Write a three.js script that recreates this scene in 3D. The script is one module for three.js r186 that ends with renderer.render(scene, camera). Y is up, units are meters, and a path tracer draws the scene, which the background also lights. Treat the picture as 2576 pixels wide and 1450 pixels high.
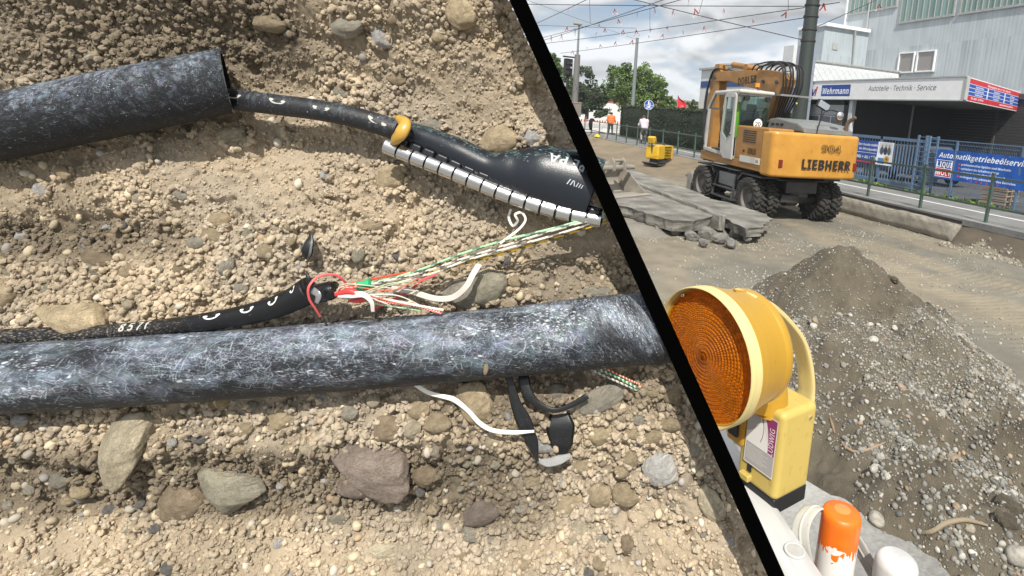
import * as THREE from 'three';
import { mergeGeometries, mergeVertices } from 'three/addons/utils/BufferGeometryUtils.js';
import { RoundedBoxGeometry } from 'three/addons/geometries/RoundedBoxGeometry.js';
import { TextGeometry } from 'three/addons/geometries/TextGeometry.js';
import { FontLoader } from 'three/addons/loaders/FontLoader.js';
import { MarchingCubes } from 'three/addons/objects/MarchingCubes.js';

// ---------------------------------------------------------------- camera, sky, sun, exposure
const V = (x, y, z) => new THREE.Vector3(x, y, z);
const scene = new THREE.Scene();
const F = 1400, CX = 1610, CY = 510, EYE = 1.9;          // focal length and principal point on a 2576 x 1449 frame
const camera = new THREE.PerspectiveCamera(THREE.MathUtils.radToDeg(2 * Math.atan(940 / F)), 3220 / 1880, 0.05, 2000);
camera.position.set(0, EYE, 0);
camera.rotation.set(THREE.MathUtils.degToRad(-9.17), THREE.MathUtils.degToRad(-22.64), THREE.MathUtils.degToRad(4.3), 'YXZ');
camera.setViewOffset(3220, 1880, 0, 430, 2576, 1449);
camera.updateMatrixWorld(true);

const renderer = new THREE.WebGLRenderer({ antialias: true });
renderer.toneMapping = THREE.LinearToneMapping;
renderer.toneMappingExposure = 1.08;
renderer.shadowMap.enabled = true;

const SUN = V(-0.2, 0.76, 0.62).normalize();
const sun = new THREE.DirectionalLight(new THREE.Color(1.0, 0.95, 0.86), 5);
sun.position.copy(SUN).multiplyScalar(60);
sun.target.position.set(6, 0, -14);
sun.position.add(sun.target.position);
sun.castShadow = true; sun.shadow.radius = 1;
sun.shadow.mapSize.set(4096, 4096);
Object.assign(sun.shadow.camera, { left: -40, right: 40, top: 40, bottom: -40, near: 1, far: 160 });
scene.add(sun, sun.target);

// ---------------------------------------------------------------- noise
function rng(seed) { let a = seed >>> 0; return () => { a = (a + 0x6d2b79f5) >>> 0; let t = a; t = Math.imul(t ^ (t >>> 15), t | 1); t ^= t + Math.imul(t ^ (t >>> 7), t | 61); return ((t ^ (t >>> 14)) >>> 0) / 4294967296; }; }
const h3 = (x, y, z) => { let h = Math.imul(x, 374761393) ^ Math.imul(y, 668265263) ^ Math.imul(z, 2147483647 ^ 0x5bd1e995); h = Math.imul(h ^ (h >>> 13), 1274126177); h ^= h >>> 16; return (h >>> 0) / 4294967296; };
function vn(x, y, z = 0) {
  const xi = Math.floor(x), yi = Math.floor(y), zi = Math.floor(z); let a = x - xi, b = y - yi, c = z - zi;
  a = a * a * (3 - 2 * a); b = b * b * (3 - 2 * b); c = c * c * (3 - 2 * c);
  const L = (p, q, t) => p + (q - p) * t;
  return L(L(L(h3(xi, yi, zi), h3(xi + 1, yi, zi), a), L(h3(xi, yi + 1, zi), h3(xi + 1, yi + 1, zi), a), b),
    L(L(h3(xi, yi, zi + 1), h3(xi + 1, yi, zi + 1), a), L(h3(xi, yi + 1, zi + 1), h3(xi + 1, yi + 1, zi + 1), a), b), c);
}
const fbm = (x, y, z = 0, o = 4, g = 0.5) => { let s = 0, a = 1, n = 0; for (let i = 0; i < o; i++) { s += a * vn(x, y, z + i * 17.3); n += a; a *= g; x = x * 2.03 + 3.1; y = y * 2.03 + 1.7; z = z * 2.03; } return s / n; };
const sst = (x, a, b) => { const t = Math.min(1, Math.max(0, (x - a) / (b - a))); return t * t * (3 - 2 * t); };
const clamp = THREE.MathUtils.clamp, lerp = THREE.MathUtils.lerp, rad = THREE.MathUtils.degToRad;

// ---------------------------------------------------------------- sky: broken bright cloud, blue between
{
  const W = 2048, H = 1024, data = new Float32Array(W * H * 4);
  for (let j = 0; j < H; j++) {
    const el = ((j + 0.5) / H - 0.5) * Math.PI, y = Math.sin(el);
    for (let i = 0; i < W; i++) {
      const az = ((i + 0.5) / W - 0.5) * 2 * Math.PI, x = Math.cos(az) * Math.cos(el), z = Math.sin(az) * Math.cos(el);
      let r, g, b;
      if (y < -0.02) { r = 0.19; g = 0.18; b = 0.165; }
      else {
        const yy = Math.max(y, 0), t = Math.pow(1 - yy, 2.2);
        // clear air
        const br = lerp(0.17, 0.5, t), bg = lerp(0.33, 0.66, t), bb = lerp(0.62, 0.80, t);
        // clouds: cumulus heaps low down, thin veil above
        const wx = x * 5.2, wy = y * 13, wz = z * 5.2, q = fbm(wx + 9, wy, wz + 4, 3);
        let d = fbm(wx * 1.25 + q * 1.4 + 5.2, wy * 1.3 + q, wz * 1.25 + 2.6, 6, 0.55);
        const cov = sst(d, 0.37, 0.5);
        const veil = sst(fbm(x * 3.2 + 30, y * 15 + 7, z * 3.2 + 11, 5), 0.25, 0.6) * 0.9 * sst(yy, 0.03, 0.2);
        const up = fbm(wx * 1.25 + q * 1.4 + 5.2, (wy + 0.35) * 1.3 + q, wz * 1.25 + 2.6, 5, 0.55);
        const lit = clamp(0.86 + (d - up) * 2.4 - sst(d, 0.52, 0.72) * 0.3, 0.52, 1.08);
        const A = 1 - (1 - cov) * (1 - veil);
        const cl = lerp(lit, 0.80, clamp(veil * (1 - cov), 0, 1));
        const hz = sst(yy, 0.12, 0);
        r = lerp(br, 0.93 * cl, A); g = lerp(bg, 0.955 * cl, A); b = lerp(bb, 0.985 * cl, A);
        r = lerp(r, 0.78, hz * 0.45); g = lerp(g, 0.85, hz * 0.45); b = lerp(b, 0.92, hz * 0.45);
        // brighter round the sun, all the way round the sky
        const c = Math.max(0, x * SUN.x + y * SUN.y + z * SUN.z), k = 1 + 0.55 * Math.pow(c, 6);
        const e = 0.9 * k; r *= e; g *= e; b *= e;
      }
      const o = (j * W + i) * 4; data[o] = r; data[o + 1] = g; data[o + 2] = b; data[o + 3] = 1;
    }
  }
  const sky = new THREE.DataTexture(data, W, H, THREE.RGBAFormat, THREE.FloatType);
  sky.mapping = THREE.EquirectangularReflectionMapping; sky.magFilter = THREE.LinearFilter; sky.needsUpdate = true;
  scene.background = sky; scene.environment = sky;
}
scene.fog = new THREE.FogExp2(new THREE.Color(0.8, 0.86, 0.92), 0.0006);

// ---------------------------------------------------------------- measuring: from a point on the frame and a distance to a place in the street
const AX = [0, 1, 2].map((i) => new THREE.Vector3().setFromMatrixColumn(camera.matrixWorld, i));
const EYEP = V(0, EYE, 0);
function ray(px, py) { return AX[2].clone().negate().addScaledVector(AX[0], (px - CX) / F).addScaledVector(AX[1], -(py - CY) / F); }
const at = (px, py, D) => EYEP.clone().addScaledVector(ray(px, py), D);
const onY = (px, py, Y) => { const d = ray(px, py); return EYEP.clone().addScaledVector(d, (Y - EYE) / d.y); };
const onX = (px, py, X) => { const d = ray(px, py); return EYEP.clone().addScaledVector(d, X / d.x); };

// ---------------------------------------------------------------- building blocks
const used = {};
function numbered(n) { const k = used[n] = (used[n] ?? -1) + 1; return k ? n + '_' + String(k).padStart(3, '0') : n; }
function tag(o, label, category, group) { o.userData.label = label; if (category) o.userData.category = category; if (group) o.userData.group = group; return o; }
function thing(name, label, category, pos = V(0, 0, 0), rotY = 0, group) {
  const o = new THREE.Group(); o.name = numbered(name); o.position.copy(pos); o.rotation.y = rotY; scene.add(o); return tag(o, label, category, group);
}
function structure(o, name) { o.name = numbered(name); o.userData.kind = 'structure'; scene.add(o); sh(o); return o; }
function sh(o) { o.castShadow = true; o.receiveShadow = true; return o; }
function clean(g, keep = []) {
  let q = g.index ? g.toNonIndexed() : g;
  for (const k of Object.keys(q.attributes)) if (!['position', 'normal', 'uv', ...keep].includes(k)) q.deleteAttribute(k);
  if (!q.attributes.uv) q.setAttribute('uv', new THREE.BufferAttribute(new Float32Array(q.attributes.position.count * 2), 2));
  q.morphAttributes = {}; return q;
}
function merged(gs) { gs = gs.flat(Infinity).filter(Boolean); return gs.length === 1 ? gs[0] : mergeGeometries(gs.map((g) => clean(g))); }
function mesh(name, gs, m, parent) {
  const o = sh(new THREE.Mesh(merged([gs]), m)); o.name = name; if (parent) parent.add(o); return o;
}
function each(name, gs, m, parent) { return gs.filter(Boolean).map((g) => mesh(name, g, m, parent)); }
function solo(name, gs, m, label, category, group) { const o = mesh(numbered(name), gs, m); scene.add(o); return tag(o, label, category, group); }
const tf = (g, x = 0, y = 0, z = 0, rx = 0, ry = 0, rz = 0) => g.applyMatrix4(new THREE.Matrix4().compose(V(x, y, z), new THREE.Quaternion().setFromEuler(new THREE.Euler(rx, ry, rz)), V(1, 1, 1)));
function box(w, h, d, x = 0, y = 0, z = 0, rx = 0, ry = 0, rz = 0) {      // uv in metres
  const g = new THREE.BoxGeometry(w, h, d), p = g.attributes.position, n = g.attributes.normal, u = g.attributes.uv;
  for (let i = 0; i < p.count; i++) { const ax = Math.abs(n.getX(i)) > 0.5, ay = Math.abs(n.getY(i)) > 0.5; u.setXY(i, ax ? p.getZ(i) : p.getX(i), ay ? p.getZ(i) : p.getY(i)); }
  return tf(g, x, y, z, rx, ry, rz);
}
function rbox(w, h, d, r, x = 0, y = 0, z = 0, rx = 0, ry = 0, rz = 0, seg = 2) { return tf(new RoundedBoxGeometry(w, h, d, seg, Math.min(r, w / 2.01, h / 2.01, d / 2.01)), x, y, z, rx, ry, rz); }
function cyl(r1, r2, h, x = 0, y = 0, z = 0, rx = 0, ry = 0, rz = 0, seg = 20) { return tf(new THREE.CylinderGeometry(r1, r2, h, seg), x, y, z, rx, ry, rz); }
function bar(p, q, r, r2 = r, seg = 10) {
  const d = q.clone().sub(p), l = d.length(), g = new THREE.CylinderGeometry(r2, r, l, seg);
  g.applyMatrix4(new THREE.Matrix4().compose(p.clone().addScaledVector(d, 0.5), new THREE.Quaternion().setFromUnitVectors(V(0, 1, 0), d.normalize()), V(1, 1, 1))); return g;
}
function beam(p, q, w, h, up = V(0, 1, 0)) {      // box of section w x h between two points, h towards up
  const d = q.clone().sub(p), l = d.length(), z = d.clone().normalize(), x = up.clone().cross(z).normalize(), y = z.clone().cross(x);
  const g = box(w, h, l), m = new THREE.Matrix4().makeBasis(x, y, z).setPosition(p.clone().addScaledVector(z, l / 2)); return g.applyMatrix4(m);
}
// sweep of an elliptical section along a smooth path: pts = [[x,y,z, r, rz?]...]; uv = (along 0..1, round 0..1, 0 = +z side turned to +y)
function sweep(pts, { n = 40, m = 16, caps = true, nrm = V(0, 0, 1), square = 0 } = {}) {
  const c = new THREE.CatmullRomCurve3(pts.map((p) => V(p[0], p[1], p[2])), false, 'catmullrom', 0.5);
  const P = [], N = [], U = [], I = [], L = pts.length - 1, R = (t, k) => { const f = t * L, i = Math.min(Math.floor(f), L - 1), e = f - i, s = e * e * (3 - 2 * e); const a = pts[i][k] ?? pts[i][3], b = pts[i + 1][k] ?? pts[i + 1][3]; return a + (b - a) * s; };
  for (let i = 0; i <= n; i++) {
    const t = i / n, p = c.getPoint(t), T = c.getTangent(t).normalize(); const S = nrm.clone().cross(T); if (S.lengthSq() < 1e-6) S.set(1, 0, 0); S.normalize(); const B = T.clone().cross(S);
    const r = R(t, 3), rz = R(t, 4);
    for (let j = 0; j <= m; j++) {
      const a = (j / m) * Math.PI * 2; let ca = Math.cos(a), sa = Math.sin(a);
      if (square) { const k = Math.pow(Math.pow(Math.abs(ca), 2 + square) + Math.pow(Math.abs(sa), 2 + square), -1 / (2 + square)); ca *= k; sa *= k; }
      const v = p.clone().addScaledVector(B, ca * rz).addScaledVector(S, sa * r); P.push(v.x, v.y, v.z); U.push(t, j / m);
    }
  }
  for (let i = 0; i < n; i++) for (let j = 0; j < m; j++) { const a = i * (m + 1) + j, b = a + m + 1; I.push(a, b, a + 1, b, b + 1, a + 1); }
  if (caps) for (const i of [0, n]) {
    const p = c.getPoint(i / n), k = P.length / 3; P.push(p.x, p.y, p.z); U.push(i / n, 0.5);
    for (let j = 0; j < m; j++) { const a = i * (m + 1) + j; if (i) I.push(a, k, a + 1); else I.push(a, a + 1, k); }
  }
  const g = new THREE.BufferGeometry(); g.setAttribute('position', new THREE.Float32BufferAttribute(P, 3)); g.setAttribute('uv', new THREE.Float32BufferAttribute(U, 2)); g.setIndex(I);
  g.computeVertexNormals();
  const nn = g.attributes.normal; for (let i = 0; i <= n; i++) { const a = i * (m + 1), b = a + m; const x = nn.getX(a) + nn.getX(b), y = nn.getY(a) + nn.getY(b), z = nn.getZ(a) + nn.getZ(b), l = Math.hypot(x, y, z) || 1; nn.setXYZ(a, x / l, y / l, z / l); nn.setXYZ(b, x / l, y / l, z / l); }
  return g;
}
const vary = (pts, r) => pts.map((p) => [p.x, p.y, p.z, r]);
function prism(pts, depth, bevel = 0) {      // outline in x,y pushed out along z, centred
  const s = new THREE.Shape(pts.map((p) => new THREE.Vector2(p[0], p[1])));
  const g = new THREE.ExtrudeGeometry(s, { depth: depth - 2 * bevel, bevelEnabled: bevel > 0, bevelSize: bevel, bevelThickness: bevel, bevelOffset: -bevel, bevelSegments: 2, curveSegments: 10 });
  g.translate(0, 0, -depth / 2 + bevel); return g;
}
// ---------------------------------------------------------------- textures and materials
function dtex(W, H, fn, srgb = true) {
  const d = new Uint8Array(W * H * 4);
  for (let j = 0; j < H; j++) for (let i = 0; i < W; i++) { const c = fn(i / W, j / H, i, j), o = (j * W + i) * 4; d[o] = clamp(c[0], 0, 1) * 255; d[o + 1] = clamp(c[1], 0, 1) * 255; d[o + 2] = clamp(c[2], 0, 1) * 255; d[o + 3] = 255; }
  const t = new THREE.DataTexture(d, W, H); t.wrapS = t.wrapT = THREE.RepeatWrapping; t.magFilter = THREE.LinearFilter; if (srgb) t.colorSpace = THREE.SRGBColorSpace; t.needsUpdate = true; return t;
}
// noise that closes on itself: u,v in 0..1, k cells
function tn(u, v, k, s = 0) {
  const x = u * k, y = v * k, xi = Math.floor(x), yi = Math.floor(y); let a = x - xi, b = y - yi; a = a * a * (3 - 2 * a); b = b * b * (3 - 2 * b); const M = (q) => ((q % k) + k) % k;
  return lerp(lerp(h3(M(xi), M(yi), s), h3(M(xi + 1), M(yi), s), a), lerp(h3(M(xi), M(yi + 1), s), h3(M(xi + 1), M(yi + 1), s), a), b);
}
const tfbm = (u, v, k, o = 4, s = 0) => { let r = 0, a = 1, n = 0; for (let i = 0; i < o; i++) { r += a * tn(u, v, k, s + i); n += a; a *= 0.55; k *= 2; } return r / n; };
const grit = dtex(512, 512, (u, v) => { const g = 0.5 * tfbm(u, v, 24, 4, 3) + 0.5 * tn(u, v, 220, 9); return [g, g, g]; }, false);
const fine = dtex(512, 512, (u, v) => { const g = 0.6 * tfbm(u, v, 6, 6, 5) + 0.4 * tn(u, v, 160, 4); return [g, g, g]; }, false);
const mottled = (c, k, amt, s, o = 5) => dtex(512, 512, (u, v) => { const n = tfbm(u, v, k, o, s) - 0.5, f = tn(u, v, 200, s + 40) - 0.5; const m = 1 + amt * (n * 1.6 + f * 0.5); return c.map((q) => q * m); });
function rep(t, x, y = x) { const q = t.clone(); q.repeat.set(x, y); q.needsUpdate = true; return q; }
function M(c, rough = 0.7, o = {}) { return new THREE.MeshStandardMaterial({ color: Array.isArray(c) ? new THREE.Color().setRGB(...c) : c, roughness: rough, ...o }); }
function canvas(w, h, draw) { const c = document.createElement('canvas'); c.width = w; c.height = h; const x = c.getContext('2d'); draw(x, w, h); const t = new THREE.CanvasTexture(c); t.colorSpace = THREE.SRGBColorSpace; t.needsUpdate = true; return t; }
function canvasWrap(w, h, draw) { const t = canvas(w, h, draw); t.wrapS = t.wrapT = THREE.RepeatWrapping; return t; }
// a dirty, rubbed version of a paint
const wearMaps = {};
const wearRough = dtex(128, 128, (u, v) => { const n = 0.75 + 0.5 * (tfbm(u, v, 6, 4, 33) - 0.5); return [n, n, n]; }, false);
function worn(c, rough, amt, seed, extra = {}) {
  const q = amt < 0.13 ? 0.1 : amt < 0.22 ? 0.17 : amt < 0.34 ? 0.28 : 0.45, sd = seed % 3, key = q + '/' + sd;
  const t = wearMaps[key] ??= dtex(256, 256, (u, v) => { const n = tfbm(u, v, 5, 5, sd + 60), sp = sst(tn(u, v, 60, sd + 7), 0.86, 0.95) * sst(n, 0.4, 0.6); const m = 1 - q * (0.55 * n + 0.6 * sp); return [m, m * (1 - q * 0.06 * n), m * (1 - q * 0.12 * n)]; });
  return M(c, rough, { map: rep(t, extra.rep ?? 0.8), roughnessMap: rep(wearRough, extra.rep ?? 0.8), ...extra.mat });
}
const decal = (w, h, t, mat = {}) => { const g = new THREE.PlaneGeometry(w, h); return [g, new THREE.MeshStandardMaterial({ map: t, transparent: true, roughness: 0.6, ...mat })]; };
// ---------------------------------------------------------------- stones
function stoneGeo(seed, detail = 3, rough = 0.22, angular = 0.3, grain = 0) {
  let g = new THREE.IcosahedronGeometry(1, detail); g.deleteAttribute('uv'); g.deleteAttribute('normal'); g = mergeVertices(g, 1e-4);
  const R = rng(seed), p = g.attributes.position, planes = Array.from({ length: 9 }, () => { const v = V(R() - 0.5, R() - 0.5, R() - 0.5).normalize(); return [v, 0.72 + R() * 0.25]; });
  const v = V(0, 0, 0), uv = new Float32Array(p.count * 2);
  for (let i = 0; i < p.count; i++) {
    v.fromBufferAttribute(p, i);
    let k = 1 + rough * 2 * (fbm(v.x * 1.3 + seed, v.y * 1.3, v.z * 1.3 + seed * 3, 3) - 0.5);
    for (const [d, o] of planes) { const e = v.dot(d) * k; if (e > o) k *= lerp(1, o / e, angular); }
    if (grain) k *= 1 + grain * (fbm(v.x * 8 + seed, v.y * 8, v.z * 8, 3) - 0.5) * 2;
    v.multiplyScalar(k * (1 + 0.04 * (vn(v.x * 7, v.y * 7, v.z * 7 + seed) - 0.5))); p.setXYZ(i, v.x, v.y, v.z); uv[2 * i] = v.x * 0.5 + v.z * 0.3; uv[2 * i + 1] = v.y * 0.5 + v.z * 0.2;
  }
  g.setAttribute('uv', new THREE.BufferAttribute(uv, 2)); g.computeVertexNormals(); return g;
}
const pebbleGeos = [0, 1, 2, 3, 4, 5].map((i) => stoneGeo(100 + i * 7, 1, 0.2, i % 2 ? 0.75 : 0.35));
const stoneGeos = [0, 1, 2, 3, 4, 5, 6, 7].map((i) => stoneGeo(300 + i * 13, 9, 0.24, i % 2 ? 0.95 : 0.5, 0.035));
const flat = (g) => { const q = g.toNonIndexed(); q.computeVertexNormals(); return q; };
const crumbGeos = [0, 1, 2, 3, 4, 5].map((i) => flat(stoneGeo(500 + i * 5, i < 4 ? 1 : 2, 0.75, 0.6)));
const dustSpeck = dtex(256, 256, (u, v) => { const n = tfbm(u, v, 10, 5, 21), f = tn(u, v, 90, 33); const m = 0.72 + 0.42 * n + 0.2 * (f - 0.5); return [m, m * 0.985, m * 0.96]; });
const stoneMat = (c, rough = 0.85) => M(c, rough, { map: dustSpeck, bumpMap: rep(grit, 1.5), bumpScale: 0.0025 });
function scatter(name, geos, mat, list, parent) {      // list of {p, s:[x,y,z], q, c} spread over the variants
  geos.forEach((g, k) => {
    const L = list.filter((_, i) => i % geos.length === k); if (!L.length) return;
    const im = sh(new THREE.InstancedMesh(g, mat, L.length)); const m = new THREE.Matrix4();
    L.forEach((e, i) => { m.compose(e.p, e.q, V(...e.s)); im.setMatrixAt(i, m); im.setColorAt(i, e.c); });
    im.name = name; im.userData.kind = 'stuff'; parent.add(im);
  });
}
const randQ = (R) => new THREE.Quaternion(R() - 0.5, R() - 0.5, R() - 0.5, R() - 0.5).normalize();
const lin = (r, g, b) => new THREE.Color().setRGB(r, g, b);

// ================================================================ the earth bank beside the camera, with pipes and torn cables in its face
const D0 = 0.62, KB = D0 / F;
const BQ = new THREE.Quaternion().setFromEuler(new THREE.Euler(rad(-9.17), rad(-22.64), rad(4.3), 'YXZ'));
const BO = at(CX, CY, D0);
const bp = (px, py, h = 0) => [(px - CX) * (D0 - h) / F, -(py - CY) * (D0 - h) / F, h];
const pxOf = (x) => x / KB + CX, pyOf = (y) => CY - y / KB;
const edgeX = (y) => { const q = clamp(pyOf(y), -300, 1560); return (1283 + (q / 1450) * 668 - CX) * KB; };
// relief of the face in metres, x and y along the face
const PROF = [[-900, 0.03], [-250, 0.032], [0, 0.03], [120, 0.004], [240, -0.016], [330, -0.012], [480, 0.001], [760, 0.006], [900, 0.004], [1040, 0.012], [1090, 0.01], [1200, -0.02], [1300, -0.034], [1350, -0.028], [1450, -0.006], [1700, 0.03], [2600, 0.06], [6000, 0.1]];
function prof(py) { for (let i = 1; i < PROF.length; i++) if (py < PROF[i][0]) { const t = (py - PROF[i - 1][0]) / (PROF[i][0] - PROF[i - 1][0]); return lerp(PROF[i - 1][1], PROF[i][1], t * t * (3 - 2 * t)); } return 0.1; }
function hb(x, y) {
  const px = pxOf(x), py = pyOf(y), wob = 90 * (fbm(x * 5, y * 5, 3, 3) - 0.5) + 26 * (fbm(x * 22, y * 22, 8, 2) - 0.5);
  const right = sst(px, 900, 1350), lowR = sst(py, 1000, 1080);
  let p = prof(py + wob * 1.5); if (py < 600) p *= 1 - 0.85 * right; else p *= 1 - 0.62 * sst(px, 1050, 1500) * lowR;
  let h = p + 0.012 * (fbm(x * 7, y * 7, 1, 3) - 0.5) + 0.008 * (fbm(x * 24, y * 24, 2, 3) - 0.5);
  h -= 0.02 * Math.exp(-(((px - 200) / 260) ** 2) - ((py - 590) / 60) ** 2);                    // a hollow left of the middle
  h -= 0.016 * Math.exp(-(((px - 880) / 130) ** 2) - ((py - 690) / 40) ** 2);
  h -= 0.02 * Math.exp(-(((px - 1500) / 110) ** 2) - ((py - 680) / 50) ** 2);
  h -= 0.012 * Math.exp(-(((px - 1420) / 150) ** 2) - ((py - 960) / 50) ** 2);
  const lump = 0.5 + 1.1 * fbm(x * 10, y * 10, 6, 2);
  h += lump * (0.011 * (fbm(x * 48, y * 48, 4, 3) - 0.5) - 0.006 * sst(fbm(x * 60 + 7, y * 60, 14, 2), 0.62, 0.74) + 0.0055 * (fbm(x * 150, y * 150, 5, 2) - 0.5));
  h += 0.0028 * (vn(x * 330, y * 330, 7) - 0.5);
  return h;
}
const shadeAndDamp = (x, y) => { const px = pxOf(x), py = pyOf(y); return clamp(0.75 * sst(fbm(x * 6, y * 6, 12, 3), 0.5, 0.62) * 0.4 + 1.0 * sst(py + 80 * (fbm(x * 8, y * 8, 3, 2) - 0.5), 270, 120) * sst(px, 1000, 600) * (0.6 + 0.6 * fbm(x * 9, y * 9, 3, 2)) + 0.95 * sst(py + 70 * (fbm(x * 9, y * 9, 5, 3) - 0.5), 1085, 1165) * sst(py + 90 * (fbm(x * 7, y * 7, 8, 3) - 0.5), 1375, 1310) * sst(px, 1500, 1150) + 0.8 * sst(py + 60 * (fbm(x * 9, y * 9, 2, 3) - 0.5), 530, 580) * sst(py, 680, 630) * sst(px, 560, 400) + 0.6 * sst(px + 160 * (fbm(x * 9, y * 9, 4, 3) - 0.5), 1290, 1400) * sst(py, 600, 650) * sst(py, 800, 740) + 0.6 * sst(px + 160 * (fbm(x * 9, y * 9, 4, 3) - 0.5), 1050, 1200) * sst(py, 900, 960) * sst(py, 1080, 1020), 0, 1); };  // shade bands painted into the soil colour, plus faint random damp blotches
const earthC = (x, y, R) => { const d = shadeAndDamp(x, y), g = fbm(x * 30, y * 30, 9, 3), m = 0.86 + 0.3 * (g - 0.5) + (R ? (R() - 0.5) * 0.3 : 0), q = sst(fbm(x * 11, y * 11, 15, 2), 0.4, 0.65); return [lerp(lerp(0.52, 0.46, q), 0.21, d) * m, lerp(lerp(0.424, 0.385, q), 0.17, d) * m, lerp(lerp(0.302, 0.29, q), 0.12, d) * m]; };
const earthMat = new THREE.MeshStandardMaterial({ vertexColors: true, roughness: 1, bumpMap: rep(grit, 3), bumpScale: 0.0016 });
const crumbMat = new THREE.MeshStandardMaterial({ color: 0xffffff, roughness: 1 });
{
  const ys = []; const yT = 0.47, yA = 0.27, yB = -0.45, yE = -(EYE + 0.2);
  for (let i = 0; i < 40; i++) ys.push(lerp(yT, yA, i / 40)); for (let i = 0; i < 330; i++) ys.push(lerp(yA, yB, i / 330)); for (let i = 0; i <= 40; i++) ys.push(lerp(yB, yE, i / 40));
  const xs = []; for (let i = 0; i < 40; i++) xs.push(i / 40 * 0.22); for (let i = 0; i <= 420; i++) xs.push(0.22 + 0.78 * i / 420);
  const P = [], C = [], U = [], I = [], nx = xs.length, ny = ys.length;
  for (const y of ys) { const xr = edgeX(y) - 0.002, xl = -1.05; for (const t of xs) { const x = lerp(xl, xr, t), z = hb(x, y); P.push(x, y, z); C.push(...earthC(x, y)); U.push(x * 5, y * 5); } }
  for (let j = 0; j < ny - 1; j++) for (let i = 0; i < nx - 1; i++) { const a = j * nx + i, b = a + nx; I.push(a, b, a + 1, b, b + 1, a + 1); }
  // back and sides close the bank into a solid wedge
  const ring = []; for (let i = 0; i < nx; i += 20) ring.push(i); ring.push(nx - 1); for (let j = 10; j < ny; j += 10) ring.push(j * nx + nx - 1); for (let i = nx - 1; i >= 0; i -= 20) ring.push((ny - 1) * nx + i); for (let j = ny - 1; j > 0; j -= 10) ring.push(j * nx);
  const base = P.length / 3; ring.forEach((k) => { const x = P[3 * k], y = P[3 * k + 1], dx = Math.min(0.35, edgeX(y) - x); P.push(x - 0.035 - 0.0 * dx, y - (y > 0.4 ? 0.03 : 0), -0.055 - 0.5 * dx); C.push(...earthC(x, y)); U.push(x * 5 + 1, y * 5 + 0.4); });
  for (let i = 0; i < ring.length; i++) { const j = (i + 1) % ring.length; I.push(ring[i], ring[j], base + i, ring[j], base + j, base + i); }
  const cI = P.length / 3; P.push(-0.55, -0.5, -0.28); C.push(0.4, 0.33, 0.22); U.push(0, 0); for (let i = 0; i < ring.length; i++) I.push(base + i, base + (i + 1) % ring.length, cI);
  const g = new THREE.BufferGeometry(); g.setAttribute('position', new THREE.Float32BufferAttribute(P, 3)); g.setAttribute('color', new THREE.Float32BufferAttribute(C, 3)); g.setAttribute('uv', new THREE.Float32BufferAttribute(U, 2)); g.setIndex(I); g.computeVertexNormals();
  const bank = structure(new THREE.Mesh(g, earthMat), 'earth_bank'); bank.position.copy(BO); bank.quaternion.copy(BQ);
  bank.userData.label = 'steep bank of dry stony tan earth filling the left of the picture';

  // loose crumbs and pebbles
  const R = rng(11), crumbs = [], peb = [];
  const inside = (x, y) => x < edgeX(y) - 0.001;
  for (let i = 0; i < 130000; i++) {
    const x = -0.8 + R() * 1.0, y = -0.45 + R() * 0.72; if (!inside(x, y)) continue;
    const cz = sst(fbm(x * 9, y * 9, 31, 3), 0.38, 0.62), r = (0.0007 + 0.004 * Math.pow(R(), 4.6)) * lerp(0.5, 1.15, cz), f = 0.5 + R() * 0.5;
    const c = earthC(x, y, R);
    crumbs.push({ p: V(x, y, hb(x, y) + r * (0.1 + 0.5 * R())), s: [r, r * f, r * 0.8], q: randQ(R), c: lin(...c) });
  }
  scatter('earth_crumbs', crumbGeos, crumbMat, crumbs, bank);
  const stoneTone = (R, d = 0) => { const k = R(), m = (0.75 + R() * 0.5) * (1 - 0.35 * d); return k < 0.6 ? lin(0.55 * m, 0.46 * m, 0.32 * m) : k < 0.78 ? lin(0.45 * m, 0.41 * m, 0.34 * m) : k < 0.86 ? lin(0.34 * m, 0.32 * m, 0.3 * m) : k < 0.95 ? lin(0.52 * m, 0.47 * m, 0.38 * m) : lin(0.4 * m, 0.29 * m, 0.19 * m); };
  for (let i = 0; i < 3600; i++) {
    const x = -0.8 + R() * 1.0, y = -0.45 + R() * 0.72; if (!inside(x, y)) continue;
    const px = pxOf(x), py = pyOf(y), dens = py > 1000 ? 1 : (py > 540 && px < 750) ? 0.6 : py > 640 && px > 900 ? 0.8 : 0.1; if (R() > dens) continue;
    const r = 0.0022 + 0.0045 * Math.pow(R(), 3), f = 0.65 + R() * 0.35;
    peb.push({ p: V(x, y, hb(x, y) + r * 0.35 * R()), s: [r, r * f, r * 0.75], q: randQ(R), c: stoneTone(R, shadeAndDamp(x, y)) });
  }
  scatter('pebbles', pebbleGeos, M(0xffffff, 0.9), peb, bank);

  // the stones one can pick out: [px, py, width, height, turn, tone, variant, how proud]
  const T = { tan: [0.690, 0.566, 0.386], grey: [0.607, 0.566, 0.483], pale: [0.820, 0.731, 0.552], white: [0.820, 0.820, 0.820], brown: [0.497, 0.393, 0.276], green: [0.55, 0.52, 0.41], purple: [0.43, 0.355, 0.31], orange: [0.690, 0.469, 0.276], dark: [0.276, 0.269, 0.262], yellow: [0.759, 0.593, 0.331], sand: [0.773, 0.635, 0.428] };
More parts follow.
